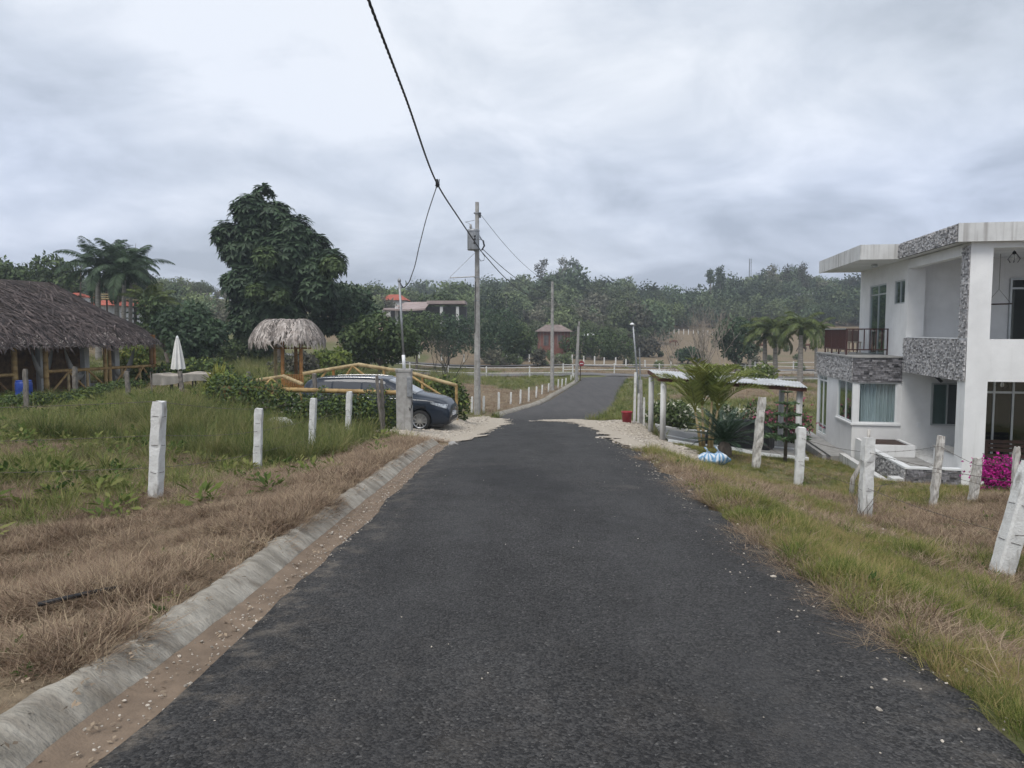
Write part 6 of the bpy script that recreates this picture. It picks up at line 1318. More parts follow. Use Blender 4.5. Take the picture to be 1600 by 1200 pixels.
tree('tree', 'dark shrubby tree left below the large broadleaf tree', 300, 50, [(265,505,24),(300,500,30),(330,520,24),(290,535,26),(320,545,18)], 5200, .36, 'leaf_dark', 104, .16)
tree('tree', 'green bushy tree between the palms and the thatched roof end', 262, 56, [(240,510,20),(262,520,22),(235,480,18),(262,490,14)], 2600, .36, 'leaf_mid', 105, .14)
tree('shrub', 'thorny grey shrub behind the small thatched shelter', 476, 44, [(440,572,18),(475,568,22),(460,585,16)], 1500, .26, 'leaf_grey', 106, .06, cat='shrub')
tree('shrub', 'pale green bush left behind the shelter roof', 400, 62, [(380,540,18),(405,546,20),(355,548,18),(430,552,14)], 2400, .36, 'leaf_mid', 107, .08, cat='shrub')
tree('shrub', 'yellow green bush right behind the shelter', 515, 48, [(505,560,16),(530,562,18),(490,575,12)], 1500, .28, 'leaf_lime', 108, .06, cat='shrub')
tree('tree', 'left most dark tree above the thatched roof', 20, 74, [(0,425,22),(25,432,20),(-20,440,30)], 2000, .5, 'leaf_mid', 109, .2)
tree('tree', 'wide flat topped tree behind the thatched roof', 70, 84, [(50,428,20),(80,418,24),(105,425,18),(70,445,26),(100,448,24)], 3000, .5, 'leaf_mid', 110, .2)
tree('tree', 'pale dry tree on the far left slope', 275, 150, [(262,458,10),(282,455,11),(295,462,8)], 900, .55, 'leaf_grey', 111, .2)
gp = 'royal palms behind the thatched house'
palm('royal_palm', 'leftmost royal palm behind the thatched roof', 154, 62, 432, 17, 3.9, 'leaf_dark', 121, .24, gp, -1, .75)
palm('royal_palm', 'second royal palm from the left behind the thatched roof', 182, 63, 428, 16, 3.7, 'leaf_dark', 122, .2, gp, 1, .72)
palm('royal_palm', 'third royal palm from the left behind the thatched roof', 192, 61, 436, 16, 3.6, 'leaf_dark', 123, .2, gp, 2, .72)
palm('royal_palm', 'rightmost royal palm with drooping fronds behind the thatched roof', 203, 66, 430, 16, 3.6, 'leaf_dark', 124, .18, gp, 2, .72)
palm('palm_bush', 'low palm with upright fronds right of the royal palms', 236, 60, 478, 12, 2.8, 'leaf_palm', 125, .14, None, 0, .6, 1.4, shaft=False, el=(.5, 1.45))
spire('conifer', 'dense dark conifer left of the royal palms', 126, 68, 408, 34, 14, 'leaf_dark', 126, .1, dens=1.5)
spire('conifer', 'tall slim conifer behind the right royal palm', 212, 74, 380, 38, 16, 'leaf_dark', 127, .1, dens=1.2)
spire('conifer', 'open slim conifer right of the palm group', 230, 76, 390, 34, 16, 'leaf_dark', 128, .1, dens=1.0)
gm = 'trees of the dark grove behind the lane'
for i, (px, D, lum, m_, lab) in enumerate((
    (650, 92, [(640,508,24),(668,508,26),(650,530,26)], 'leaf_mid', 'dark grove tree under the grey flat roof'),
    (700, 96, [(690,508,22),(718,514,24),(702,535,24)], 'leaf_dark', 'dark grove tree left of the transformer pole'),
    (690, 140, [(665,472,14),(690,470,16),(712,476,14)], 'leaf_mid', 'tree peeping above the grey flat roof'),
    (768, 104, [(755,500,26),(785,505,28),(770,530,28),(748,535,22)], 'leaf_dark', 'dark grove tree right of the transformer pole'),
    (805, 108, [(800,520,22),(822,528,18),(808,540,20)], 'leaf_mid', 'bushy tree left of the brick hut'),
    (780, 150, [(765,470,22),(795,478,24),(775,490,22)], 'leaf_far', 'feathery pale tree high behind the grove'),
    (905, 120, [(890,538,16),(915,530,20),(935,540,20),(905,552,14)], 'leaf_mid', 'dark bush right of the brick hut'),
    (960, 122, [(945,530,20),(972,538,20),(955,548,18)], 'leaf_mid', 'bushy tree left of the brown far field'),
    (1000, 130, [(990,535,16),(1015,540,16),(1002,550,14)], 'leaf_grey', 'thin grey tree at the edge of the brown far field'),
    (1075, 118, [(1065,554,10),(1080,552,11),(1092,556,9)], 'leaf_dark', 'round dark shrub in the brown far field'),
    (1150, 88, [(1140,515,22),(1165,520,22),(1150,545,22),(1172,545,14),(1128,530,16)], 'leaf_dark', 'dark round tree left of the right palms'))):
    tree('tree', lab, px, D, lum, 2600 if D < 125 else 1300, .42 if D < 125 else .6, m_, 140 + i, .16, group=gm)
gr2 = 'palms of the right field'
for i, (px, D, pyt, lab) in enumerate(((1196, 74, 528, 'left palm of the pair right of the dark round tree'), (1212, 73, 526, 'right palm of the pair right of the dark round tree'), (1251, 68, 522, 'tall palm standing alone left of the house balcony'), (1276, 84, 525, 'palm partly hidden by the house balcony'), (1172, 100, 520, 'far palm between the dark round tree and the pair'))):
    palm('palm', lab, px, D, pyt, 15, 3.0, 'leaf_palm' if i != 4 else 'leaf_mid', 160 + i, .24 if i < 3 else .18, gr2, rg0.uniform(-1, 1), .66, 2.1)
bare_tree('bare_tree', 'tall bare pale tree behind the areca palm', 1098, 58, 488, 1.0, 5, nst=5, depth=5, r0=.075)
bare_tree('bare_tree', 'bare pale tree right of the areca palm with slanting stems', 1128, 56, 500, 1.6, 8, nst=4, depth=4, r0=.06)
bare_tree('bare_tree', 'bare tree left of the areca palm behind the lane', 1062, 75, 505, .9, 9, nst=3, depth=4)
bare_tree('bare_bush', 'grey bare bush left of the transformer pole', 700, 62, 520, 1.5, 11, 'leaf_grey', nst=7, depth=4, cat='bare bush', r0=.05)
bare_tree('bare_bush', 'small bare bush behind the concrete gate pillar', 655, 40, 566, 1.7, 12, 'leaf_grey', nst=6, depth=4, cat='bare bush', r0=.03)
# ================================================================== far buildings
def hip(name, label, px0, px1, D, pyE, pyT, pyB, wallm, roofm, cat='house', dep=6, wins=(), over=.5):
    a = P(px0, pyB, D); b = P(px1, pyB, D); o = thing(name, label, cat, (a.x, a.y, min(a.z, gz((a.x+b.x)/2, D)) )); zE, zT = P(800, pyE, D).z, P(800, pyT, D).z; zb = min(a.z, gz((a.x+b.x)/2, D)) - 1
    mb = MB(); mb.box((a.x + over, D, zb), (b.x - over, D + dep, zE)); mb.build('wall', wallm, o)
    w = b.x - a.x; r_ = min(w * .3, dep * .5); mb = MB(); V = [(a.x, D - over, zE), (b.x, D - over, zE), (b.x, D + dep + over, zE), (a.x, D + dep + over, zE), (a.x + r_, D + dep/2, zT), (b.x - r_, D + dep/2, zT)]; mb.add(V, [(0, 1, 5, 4), (1, 2, 5), (2, 3, 4, 5), (3, 0, 4), (0, 3, 2, 1)]); mb.build('roof', roofm, o)
    for (wx0, wx1, wy0, wy1) in wins:
        p, q_ = P(wx0, wy1, D), P(wx1, wy0, D); MB().box((p.x, D - .06, p.z), (q_.x, D - .01, q_.z)).build('window', 'room_dark', o)
    return o
hut2 = hip('brick_hut', 'small reddish brick hut with a hipped roof beyond the junction', 837, 895, 122, 518, 507, 546, 'brick_far', 'roof_far', wins=((850, 857, 524, 540), (872, 880, 524, 533)))
for k in range(9):                                                  # board joints of the hut wall
    px = 844 + k * 5.4; p0, p1 = P(px, 540, 121.94), P(px, 519, 121.94); MB().box((p0.x - .05, 121.93, p0.z), (p0.x + .05, 121.99, p1.z)).build('wall_batten', 'roof_far', hut2)
o = thing('flat_roof_house', 'long house with a pinkish grey flat roof above the grove', 'house', G(665, 128))
D = 128; zt, zb_ = P(0, 470, D).z, P(0, 481, D).z; xA, xB, xC, xD = (P(px, 500, D).x for px in (597, 640, 668, 727))
mb = MB(); mb.add([(xA, D - 2, zb_ - .1), (xB, D - 3, zb_ - .35), (xC, D - 3, zb_ - .15), (xC, D + 6, zt + .1), (xB - 1.5, D + 6, zt), (xA + 1, D + 4, zb_ + .1)], [(0, 1, 2, 3, 4, 5)]); mb.add([(xA, D - 2, zb_ - .4), (xB, D - 3, zb_ - .65), (xC, D - 3, zb_ - .45), (xA, D - 2, zb_ - .1), (xB, D - 3, zb_ - .35), (xC, D - 3, zb_ - .15)], [(0, 1, 4, 3), (1, 2, 5, 4)])
mb.build('sloping_roof', mat('pink_roof', (0.36, 0.29, 0.27), (0.27, 0.215, 0.20), .9, .8, 5), o); MB().box((xC, D - 1, P(0, 475, D).z), (xD, D + 6, zt)).build('roof_slab', 'pink_roof', o)
for px in (620, 690, 715): p = P(px, 481, D); MB().box((p.x - .25, D - .5, gz(p.x, D) - .5), (p.x + .25, D, zb_ + .2)).build('column', 'fascia_white', o)
MB().box((xA + 1, D + 3, gz(xB, D) - 1), (xD, D + 5.5, zb_ + .3)).build('back_wall', 'room_dark', o)
hip('red_roof_house', 'house with an orange red hipped roof behind the flat roofed one', 592, 636, 150, 469, 459, 480, 'fascia_white', 'terracotta')
hip('red_roof_house', 'house with a red hipped roof behind the royal palms', 130, 178, 76, 477, 463, 490, 'fascia_white', 'terracotta', dep=8)
hip('red_roof_shed', 'small red roofed shed left of the conifer above the thatch', 92, 116, 80, 463, 456, 470, 'fascia_white', 'terracotta', 'shed', 4, over=.2)
b = G(168, 70); o = thing('lookout_deck', 'timber lookout deck with a dark flat roof behind the palms', 'lookout', b); z1, z2, z3 = P(0, 449, 70).z, P(0, 461, 70).z, P(0, 468, 70).z; x0, x1 = P(135, 0, 70).x, P(174, 0, 70).x
MB().box((x0, 69, z1), (x1 + .3, 73, z1 + .12)).build('roof', 'dark_timber', o); MB().box((x0, 69.2, z3), (x1, 72.8, z3 + .12)).build('deck', 'bamboo_pale', o)
for z in (z2, (z2 + z3)/2): MB().box((x0, 69.2, z), (x1, 69.26, z + .09)).build('rail', 'bamboo_pale', o)
for x in (x0 + .1, (x0+x1)/2, x1 - .1): MB().box((x - .06, 69.3, b.z - 1), (x + .06, 69.42, z1)).build('deck_post', 'dark_timber', o)
hip('hill_house', 'pale house among the trees high on the right hill', 1253, 1282, 232, 457, 456, 468, 'fascia_white', 'slab_grey', wins=((1258, 1264, 460, 466), (1267, 1280, 460, 466)), over=.2)
hip('hill_house', 'white house low between the trees on the right hill', 1248, 1256, 214, 478, 476, 486, 'wall_white', 'slab_grey', over=.1)
hip('hill_house', 'white walled house glinting through the central hill trees', 965, 985, 262, 455, 453.5, 463, 'wall_white', 'slab_grey', over=.1)
hip('farm_shed', 'low white roofed shed right of the brick hut', 912, 932, 126, 524, 520, 534, 'room_dark', 'frame_white', 'shed', 4, over=.2)
o, a_, b_ = upole('far wooden power pole with two cross arms left of the large tree', 314, 150, 455, .3, .22, None, 'grey_wood')
for py, w in ((459, 11), (464, 7)): p = P(314, py, 149.7); MB().box((p.x - S(w, 150), p.y - .08, p.z - .1), (p.x + S(w, 150), p.y + .08, p.z + .1)).build('cross_arm', 'grey_wood', o)
upole('far slim pole above the dark grove left of the second pole', 791, 150, 462, .35, .25, None, 'palm_trunk')
b = P(1172, 430, 285); o = thing('radio_mast', 'thin lattice radio mast on the hill crest', 'mast', (b.x, b.y, gz(b.x, b.y)))
for dx, dy in ((-.35, 0), (.35, 0), (0, .6)): MB().tube([(b.x + dx*1.5, 285 + dy, gz(b.x, 285)), (b.x + dx, 285 + dy, P(0, 404, 285).z)], .09, 4).build('mast_leg', 'galv', o)
mb = MB()
for i in range(int((P(0, 404, 285).z - gz(b.x, 285)) / 1.5)): z = gz(b.x, 285) + 1.5 * i; mb.tube([(b.x - .45, 285, z), (b.x + .45, 285, z + .75), (b.x - .45, 285, z + 1.5)], .05, 3, False)
mb.build('lattice', 'galv', o)
# ================================================================== fences of the valley
def rail_fence(label, pts, step, h=1.15, rails=(.45, 1.0), m='white_paint', pw=.13, rw=.045):
    pts = [Vector((p.x, p.y, 0)) for p in pts]; o = thing('rail_fence', label, 'fence', (pts[0].x, pts[0].y, gz(pts[0].x, pts[0].y))); P_ = []
    for a, b in zip(pts, pts[1:]):
        n = max(1, round((b - a).length / step)); P_ += [a.lerp(b, i / n) for i in range(n)]
    P_.append(pts[-1]); Z = [gz(p.x, p.y) for p in P_]
    for p, z in zip(P_, Z): MB().box((p.x - pw/2, p.y - pw/2, z - .2), (p.x + pw/2, p.y + pw/2, z + h)).build('post', m, o)
    for r_ in rails: MB().tube([(p.x, p.y - pw*.6, z + r_) for p, z in zip(P_, Z)], rw, 4, sq=True).build('rail', m, o)
    return o
rail_fence('white two rail fence across the valley left of the junction', [G(340, 74), G(520, 75), G(640, 76), G(760, 76), G(895, 76)], 4.4)
rail_fence('white two rail fence facing the junction mouth', [G(880, 85), G(960, 85), G(1100, 86)], 4.6)
rail_fence('white two rail fence behind the carport on the right', [G(1100, 70), G(1200, 69), G(1300, 68), G(1400, 68)], 4.6)
rail_fence('white rail fence along the cross road right of the palms', [G(1130, 88), G(1200, 90), G(1300, 92), G(1400, 94)], 3.8)
rail_fence('second white rail fence farther right below the brown field', [G(1180, 104), G(1240, 106), G(1330, 108)], 4.0, rails=(1.0,))
gf = 'white posts of the far field fence'
o = thing('wire_fence', 'row of white posts along the brown bank behind the junction', 'fence', G(500, 108))
for i, px in enumerate((560, 590, 622, 655, 690, 725, 759, 776, 792, 810, 827, 843, 874, 894, 912, 929, 944, 962, 978, 994, 1008, 1026, 1048)): g = G(px, 106 + (i % 3) * .3); MB().box((g.x - .09, g.y - .09, g.z - .2), (g.x + .09, g.y + .09, g.z + 1.05 + .1 * (i % 2))).build('post', 'white_paint', o)
mb = MB(); mb.tube([G(px, 106) + Vector((0, 0, .8)) for px in range(560, 1050, 16)], .012, 3, False); mb.build('wire', 'wire_steel', o)
o = thing('wire_fence', 'thin pale post row along the top of the brown far field', 'fence', G(1000, 192))
for i in range(26): g = G(985 + i * 7.5, 194); MB().box((g.x - .1, g.y - .1, g.z - .2), (g.x + .1, g.y + .1, g.z + 1.3)).build('post', 'white_paint', o)
MB().tube([G(985 + i * 7.5, 194) + Vector((0, 0, 1.0)) for i in range(26)], .05, 3, False).build('rail', 'dark_timber', o)
# ================================================================== grazing horses
def horse(label, px, D, py, flip, m, seed, graze=True):
    b = P(px, py, D); b.z = gz(b.x, b.y); me = bpy.data.meshes.new('grazing_horse'); s = flip
    J = [(0, 0, 1.05, .27), (.45 * s, 0, 1.08, .27), (-.50 * s, 0, 1.10, .27), (.70 * s, 0, 1.12, .22)]; E = [(0, 1), (0, 2), (1, 3)]
    neck = [(1.0*s, 0, .85, .13), (1.22*s, 0, .50, .11), (1.32*s, 0, .22, .09), (1.42*s, 0, .10, .06)] if graze else [(.98*s, 0, 1.45, .14), (1.10*s, 0, 1.65, .12), (1.32*s, 0, 1.55, .08)]
    k = 3
    for q in neck: J.append(q); E.append((k, len(J) - 1)); k = len(J) - 1
    J.append((-.78*s, 0, 1.0, .06)); E.append((2, len(J) - 1)); J.append((-.86*s, 0, .55, .05)); E.append((len(J) - 2, len(J) - 1))
    for hx, par, hind in ((.58, 1, 0), (-.56, 2, 1)):
        for y in (-.16, .16):
            x = hx * s; st = [(x + .02*s, y, .78, .13), (x + (.0 if not hind else -.10*s), y, .46, .065), (x + (.03*s if not hind else -.02*s), y, .20, .045), (x + .02*s, y, .03, .055)]; k = par
            for q in st: J.append(q); E.append((k, len(J) - 1)); k = len(J) - 1
    me.from_pydata([j[:3] for j in J], E, []); o = bpy.data.objects.new('grazing_horse', me); COL.objects.link(o); o.location = b; sk = o.modifiers.new('skin', 'SKIN'); sv = me.skin_vertices[0].data
    for i, j in enumerate(J): sv[i].radius = (j[3], j[3])
    sv[0].use_root = True; ss_ = o.modifiers.new('sub', 'SUBSURF'); ss_.levels = 1; ss_.render_levels = 1
    bpy.context.view_layer.update(); dg = bpy.context.evaluated_depsgraph_get(); m2 = bpy.data.meshes.new_from_object(o.evaluated_get(dg)); bpy.data.objects.remove(o); m2.polygons.foreach_set('use_smooth', [True] * len(m2.polygons))
    o = finish('grazing_horse', m2, MATS[m]); o.location = b; return tag(o, label, 'horse', 'horses grazing in the far field')
mat('bay_horse', (0.13, 0.055, 0.028), (0.09, 0.038, 0.02), .8, 3, 3); mat('dark_horse', (0.05, 0.026, 0.018), (0.035, 0.02, 0.014), .8, 3, 3)
horse('bay horse grazing at the left of the brown far field', 1051, 165, 551, 1, 'bay_horse', 1); horse('dark horse grazing right of the lone palm trunk', 1254, 160, 553, -1, 'dark_horse', 2); horse('bay horse standing above the dark horse by the balcony', 1261, 172, 547, 1, 'bay_horse', 3); horse('reddish horse behind the left palm of the pair', 1190, 168, 549, -1, 'bay_horse', 4, False); horse('dark horse at the foot of the dark round tree', 1178, 150, 557, 1, 'dark_horse', 5)
# ================================================================== wooded hill (stuff)
def tree_proto(name, seed, m, leaf=.62, n=1150, kind=0):
    rg = np.random.default_rng(seed); rr = random.Random(seed); L_ = []
    for i in range(6 if kind == 0 else 7):
        a = rg.uniform(0, 6.28); r_ = rg.uniform(.2, 2.2); L_.append(((math.cos(a) * r_, math.sin(a) * r_, rg.uniform(3.0, 6.0) - .4 * r_), rg.uniform(1.5, 2.4)))
    if kind == 1: L_ = [((rg.uniform(-.5, .5), rg.uniform(-.5, .5), 2 + i * 1.5), 1.5 - .13 * i) for i in range(8)]
    v, f = lump_leaves(L_, n, leaf if kind == 0 else leaf * .7, rg, .6, .5); o = npmesh(name, v, f, m)
    mb = MB(); limbs(mb, (0, 0, 0), L_[:5], .16, rr, .4); t = mb.build('t', 'pale_bark'); t.data.materials.clear(); t.data.materials.append(MATS['pale_bark'])
    me = o.data; me.materials.append(MATS['pale_bark']); bm = bmesh.new(); bm.from_mesh(me); k = len(bm.faces); bm.from_mesh(t.data); bm.faces.ensure_lookup_table()
    for q in bm.faces[k:]: q.material_index = 1
    bm.to_mesh(me); bm.free(); bpy.data.objects.remove(t); return o
far_a = mat('wood_dark', (0.088, 0.118, 0.062), (0.060, 0.086, 0.050), .85, .05, 4, isl=.35, trans=.18, coords='World', objr=.5); far_b = mat('wood_mid', (0.148, 0.178, 0.084), (0.10, 0.13, 0.068), .85, .05, 4, isl=.35, trans=.2, coords='World', objr=.5); far_c = mat('wood_grey', (0.155, 0.150, 0.105), (0.105, 0.106, 0.076), .9, .05, 4, isl=.35, trans=.2, coords='World', objr=.5); far_d = mat('wood_green', (0.155, 0.195, 0.080), (0.105, 0.14, 0.062), .85, .05, 4, isl=.35, trans=.22, coords='World', objr=.5)
protos = [tree_proto('wood_tree_%d' % i, 200 + i, m_, .62, 1150) for i, m_ in enumerate((far_a, far_a, far_b, far_b, far_c, far_d))]
rw = np.random.default_rng(17); px = rw.uniform(420, 1480, 9000); D = 128 + 190 * rw.random(9000) ** 1.0; x = (px - 800) / F * D
lim = np.interp(px, [420, 560, 640, 760, 840, 900, 960, 1030, 1060, 1480], [150, 140, 142, 126, 140, 148, 150, 168, 206, 208])
keep = (D > lim + 8 * (vnoise(x, D, 14, 5) - .5)); x, D, px = x[keep], D[keep], px[keep]; sel_x = []; sel_y = []
cell = {}
for a, b in zip(x, D):                                              # poisson-like thinning
    ky = (int(a // 3.6), int(b // 3.6)); ok = True
    for i in (-1, 0, 1):
        for j in (-1, 0, 1):
            for (u_, w_) in cell.get((ky[0] + i, ky[1] + j), ()):
                if (u_ - a) ** 2 + (w_ - b) ** 2 < 3.4 ** 2: ok = False
    if ok: cell.setdefault(ky, []).append((a, b)); sel_x.append(a); sel_y.append(b)
wx = np.array(sel_x); wy = np.array(sel_y); wz = ground_z(wx, wy); sc_ = rw.lognormal(-.02, .28, len(wx)).clip(.5, 1.75); sc_ *= np.where(wy < 165, .72, 1.0) * np.where(vnoise(wx, wy, 25, 8) > .6, 1.15, .95)
pi_ = np.where(vnoise(wx, wy, 30, 12) > .52, rw.integers(0, 3, len(wx)), rw.integers(2, 6, len(wx))); up_ = wy > 215; pi_ = np.where(up_ & (rw.random(len(wx)) < .7), rw.integers(0, 3, len(wx)), pi_); lo_ = wy < 198; pi_ = np.where(lo_ & (rw.random(len(wx)) < .8), rw.integers(2, 6, len(wx)), pi_); sc_ = sc_ * np.where(lo_, .78, 1.0)
scatter('hillside_wood', np.stack([wx, wy, wz - .2], -1), np.stack([rw.normal(0, .06, len(wx)), rw.normal(0, .06, len(wx)), rw.uniform(0, 6.28, len(wx))], -1), sc_, pi_, protos, 'mixed wood covering the far hillside', 'wood')
# scattered far left bushes
px = rw.uniform(-80, 420, 260); D = rw.uniform(118, 215, 260); wx = (px - 800) / F * D; k_ = vnoise(wx, D, 20, 4) > .42; wx, D = wx[k_], D[k_]; sc_ = rw.uniform(.35, .75, len(wx))
scatter('far_left_scrub', np.stack([wx, D, ground_z(wx, D) - .3], -1), np.stack([wx * 0, wx * 0, rw.uniform(0, 6.28, len(wx))], -1), sc_, rw.integers(0, 4, len(wx)), [tree_proto('scrub_%d' % i, 230 + i, m_, .7, 700) for i, m_ in enumerate((far_b, far_a, far_d, far_c))], 'scattered scrub on the far left slope', 'scrub')
px = rw.uniform(470, 1300, 420); D = rw.uniform(97, 160, 420); wx = (px - 800) / F * D; k_ = (vnoise(wx, D, 12, 44) > .5) & ((px < 1000) | (rw.random(420) < .25)); wx, D = wx[k_], D[k_]; sc_ = rw.uniform(.10, .30, len(wx)) * np.where((wx / D * F + 800) < 850, 1.3, 1)
scatter('field_scrub', np.stack([wx, D, ground_z(wx, D) - .25], -1), np.stack([wx * 0, wx * 0, rw.uniform(0, 6.28, len(wx))], -1), sc_, rw.integers(0, 3, len(wx)), [tree_proto('low_scrub_%d' % i, 240 + i, m_, 1.1, 420) for i, m_ in enumerate((far_d, far_c, far_b))], 'low scrub dotted over the far bank and fields', 'scrub')
# single crest trees
def crest(label, px, D, pyb, lum, n, size, m, seed): return tree('crest_tree', label, px, D, lum, n, size, m, seed, .22, .6, group='trees breaking the hill skyline', bark='pale_bark', shell=.2)
crest('left tall thin tree on the hill crest above the second pole', 846, 262, 440, [(843,418,9),(850,410,8),(846,428,10)], 420, .75, far_c, 301); crest('tall thin tree with open crown on the hill crest', 880, 262, 440, [(879,408,8),(884,420,9),(877,428,9)], 460, .75, far_c, 302); crest('tall bushy tree beside the open crowned one on the crest', 897, 264, 440, [(895,410,9),(902,416,8),(897,428,11)], 560, .75, far_a, 303)
for i, (px, py, r_, lab) in enumerate(((1125, 420, 5, 'first wispy tree tip on the right hill crest'), (1110, 424, 4, 'second lower wispy tree tip on the right hill crest'), (1208, 418, 8, 'left feathery tree of the crest group above the far field'), (1232, 420, 9, 'middle feathery tree of the crest group above the far field'), (1255, 416, 9, 'right feathery tree of the crest group above the far field'), (1331, 440, 9, 'feathery tree left of the house roof overhang'))):
    crest(lab, px, 250, 450, [(px, py, r_), (px - r_ * .5, py + r_ * 1.3, r_ * 1.1), (px + r_ * .4, py + r_ * 2.4, r_ * 1.25), (px, py + r_ * 3.6, r_ * 1.3)], 620, .75, far_c if i > 1 else far_a, 310 + i)
# ================================================================== grass (stuff)
def blade_clump(name, n, h, spread, bend, w, m, seed, flat=0.0, hv=.45):
    rg = np.random.default_rng(seed); a = rg.uniform(0, 6.28, n); r_ = spread * np.sqrt(rg.random(n)); b = np.stack([np.cos(a) * r_, np.sin(a) * r_, np.zeros(n)], -1); az = a + rg.normal(0, .9, n); L_ = h * rg.uniform(1 - hv, 1 + hv, n); el = np.clip(rg.normal(1.25 - flat, .22 + flat * .25, n), .05, 1.5); V = []; p = b.copy(); hd = np.stack([np.cos(az), np.sin(az), np.zeros(n)], -1); sd = np.stack([-np.sin(az), np.cos(az), np.zeros(n)], -1); e = el.copy(); bd = bend * rg.uniform(.3, 1.5, n)
    for k in range(4):
        ww = (w * rg.uniform(.7, 1.3, n) * (1, .85, .55, .08)[k] / 2)[:, None]; V += [p - sd * ww, p + sd * ww]; p = p + (hd * np.cos(e)[:, None] + np.array([0, 0, 1]) * np.sin(e)[:, None]) * (L_ / 3)[:, None]; e = e - bd / 3; p[:, 2] = np.maximum(p[:, 2], .012 + .01 * k)
        if flat: hd = unit(hd + rg.normal(size=(n, 3)) * [.25, .25, 0]); 
    V = np.stack(V, 1).reshape(-1, 3); i = np.arange(n)[:, None] * 8; q = np.array([(0, 1, 3, 2), (2, 3, 5, 4), (4, 5, 7, 6)]); return npmesh(name, V, (i[:, None] + q[None]).reshape(-1, 4), m)
def grass_mat(name, cols, rough=.85, trans=.3, sc=1.2):
    """cols: list of colours spread over per-tuft random and ground noise"""
    m = bpy.data.materials.new(name); m.use_nodes = True; N = m.node_tree.nodes; L = m.node_tree.links; b = N['Principled BSDF']; b.inputs['Roughness'].default_value = rough; b.inputs['Specular IOR Level'].default_value = .15
    g = N.new('ShaderNodeNewGeometry'); n = N.new('ShaderNodeTexNoise'); n.inputs['Scale'].default_value = sc; n.inputs['Detail'].default_value = 4; L.new(g.outputs['Position'], n.inputs['Vector'])
    oi = N.new('ShaderNodeObjectInfo'); a = N.new('ShaderNodeMath'); a.operation = 'MULTIPLY_ADD'; L.new(oi.outputs['Random'], a.inputs[0]); a.inputs[1].default_value = .75; s = N.new('ShaderNodeMath'); s.operation = 'MULTIPLY_ADD'; L.new(n.outputs[0], s.inputs[0]); s.inputs[1].default_value = 1.2; s.inputs[2].default_value = -.56; L.new(s.outputs[0], a.inputs[2])
    i2 = N.new('ShaderNodeMath'); i2.operation = 'MULTIPLY_ADD'; L.new(g.outputs['Random Per Island'], i2.inputs[0]); i2.inputs[1].default_value = .3; L.new(a.outputs[0], i2.inputs[2]); r = N.new('ShaderNodeValToRGB'); L.new(i2.outputs[0], r.inputs[0]); e = r.color_ramp.elements
    while len(e) < len(cols): e.new(.5)
    for k, c in enumerate(cols): e[k].position = .12 + .8 * k / (len(cols) - 1); e[k].color = (*c, 1)
    L.new(r.outputs[0], b.inputs['Base Color']); tr = N.new('ShaderNodeBsdfTranslucent'); L.new(r.outputs[0], tr.inputs[0]); ms = N.new('ShaderNodeMixShader'); ms.inputs[0].default_value = trans; L.new(b.outputs[0], ms.inputs[1]); L.new(tr.outputs[0], ms.inputs[2]); L.new(ms.outputs[0], N['Material Output'].inputs[0]); MATS[name] = m; return m
strawm = grass_mat('straw', [(.098, .066, .045), (.235, .165, .113), (.32, .235, .168), (.44, .35, .235), (.20, .145, .105)])
greenm = grass_mat('green_blades', [(.085, .115, .034), (.15, .185, .054), (.21, .235, .075), (.33, .305, .13), (.13, .165, .054)], trans=.4)
lushm = grass_mat('lush_blades', [(.085, .120, .030), (.145, .185, .046), (.215, .235, .066), (.33, .30, .115), (.38, .29, .15)], trans=.4)
dullm = grass_mat('dull_blades', [(.075, .105, .036), (.12, .155, .052), (.175, .195, .070), (.28, .255, .12)], trans=.35)
rgG = np.random.default_rng(99)
def field(n, x0, x1, y0, y1, accept, ypow=1.0):
    y = y0 + (y1 - y0) * rgG.random(n) ** ypow; x = rgG.uniform(x0, x1, n); k = rgG.random(n) < accept(x, y); return x[k], y[k]
HC, HS = math.cos(HOUSE_A), math.sin(HOUSE_A)
def blocked(x, y):                                                 # house, walks, slabs, gravel, road, van bay
    dx, dy = x - HOUSE_O.x, y - HOUSE_O.y; u = dx * HC + dy * HS; v = -dx * HS + dy * HC
    b = (u > -1.85) & (v > -.15) & (v < 11); b |= (u > -2.45) & (v > 4.6) & (v < 15.2); yc = np.clip(y, -11, 77)
    b |= (x > road_l(yc) - np.where((y < 17.3) | (y > 36), .50, .05)) & (x < road_r(yc) + .04) & (y < 79)
    b |= inpoly(x, y, DRIVE) | inpoly(x, y, APRON) | inpoly(x, y, [tuple(c0_.xy), tuple(c1_.xy), tuple(c2_.xy), tuple(c3_.xy)])
    b |= inpoly(x, y, [tuple(fp(-6, -.3).xy), tuple(fp(LF + .4, -.3).xy), tuple(fp(LF + .4, 8).xy), tuple(fp(-6, 8).xy)]); b |= (np.abs(y - 80.5) < 2.4) & (y < 84); return b
def put(name, label, x, y, sc, protos, tilt=.12, cat='grass', sink=.01):
    k = ~blocked(x, y); x, y, sc = x[k], y[k], sc[k]; n = len(x); z = ground_z(x, y) - sink
    return scatter(name, np.stack([x, y, z], -1), np.stack([rgG.normal(0, tilt, n), rgG.normal(0, tilt, n), rgG.uniform(0, 6.28, n)], -1), sc, rgG.integers(0, len(protos), n), protos, label, cat)
cc = lambda *a: [np.concatenate(k) for k in zip(*a)]
vis = lambda x, y: (np.abs(x) < y * .85 + 2.2)
dl = lambda x, y: dryness(x, y) * vis(x, y)
gl_ = lambda x, y: (1 - dryness(x, y)) * vis(x, y)
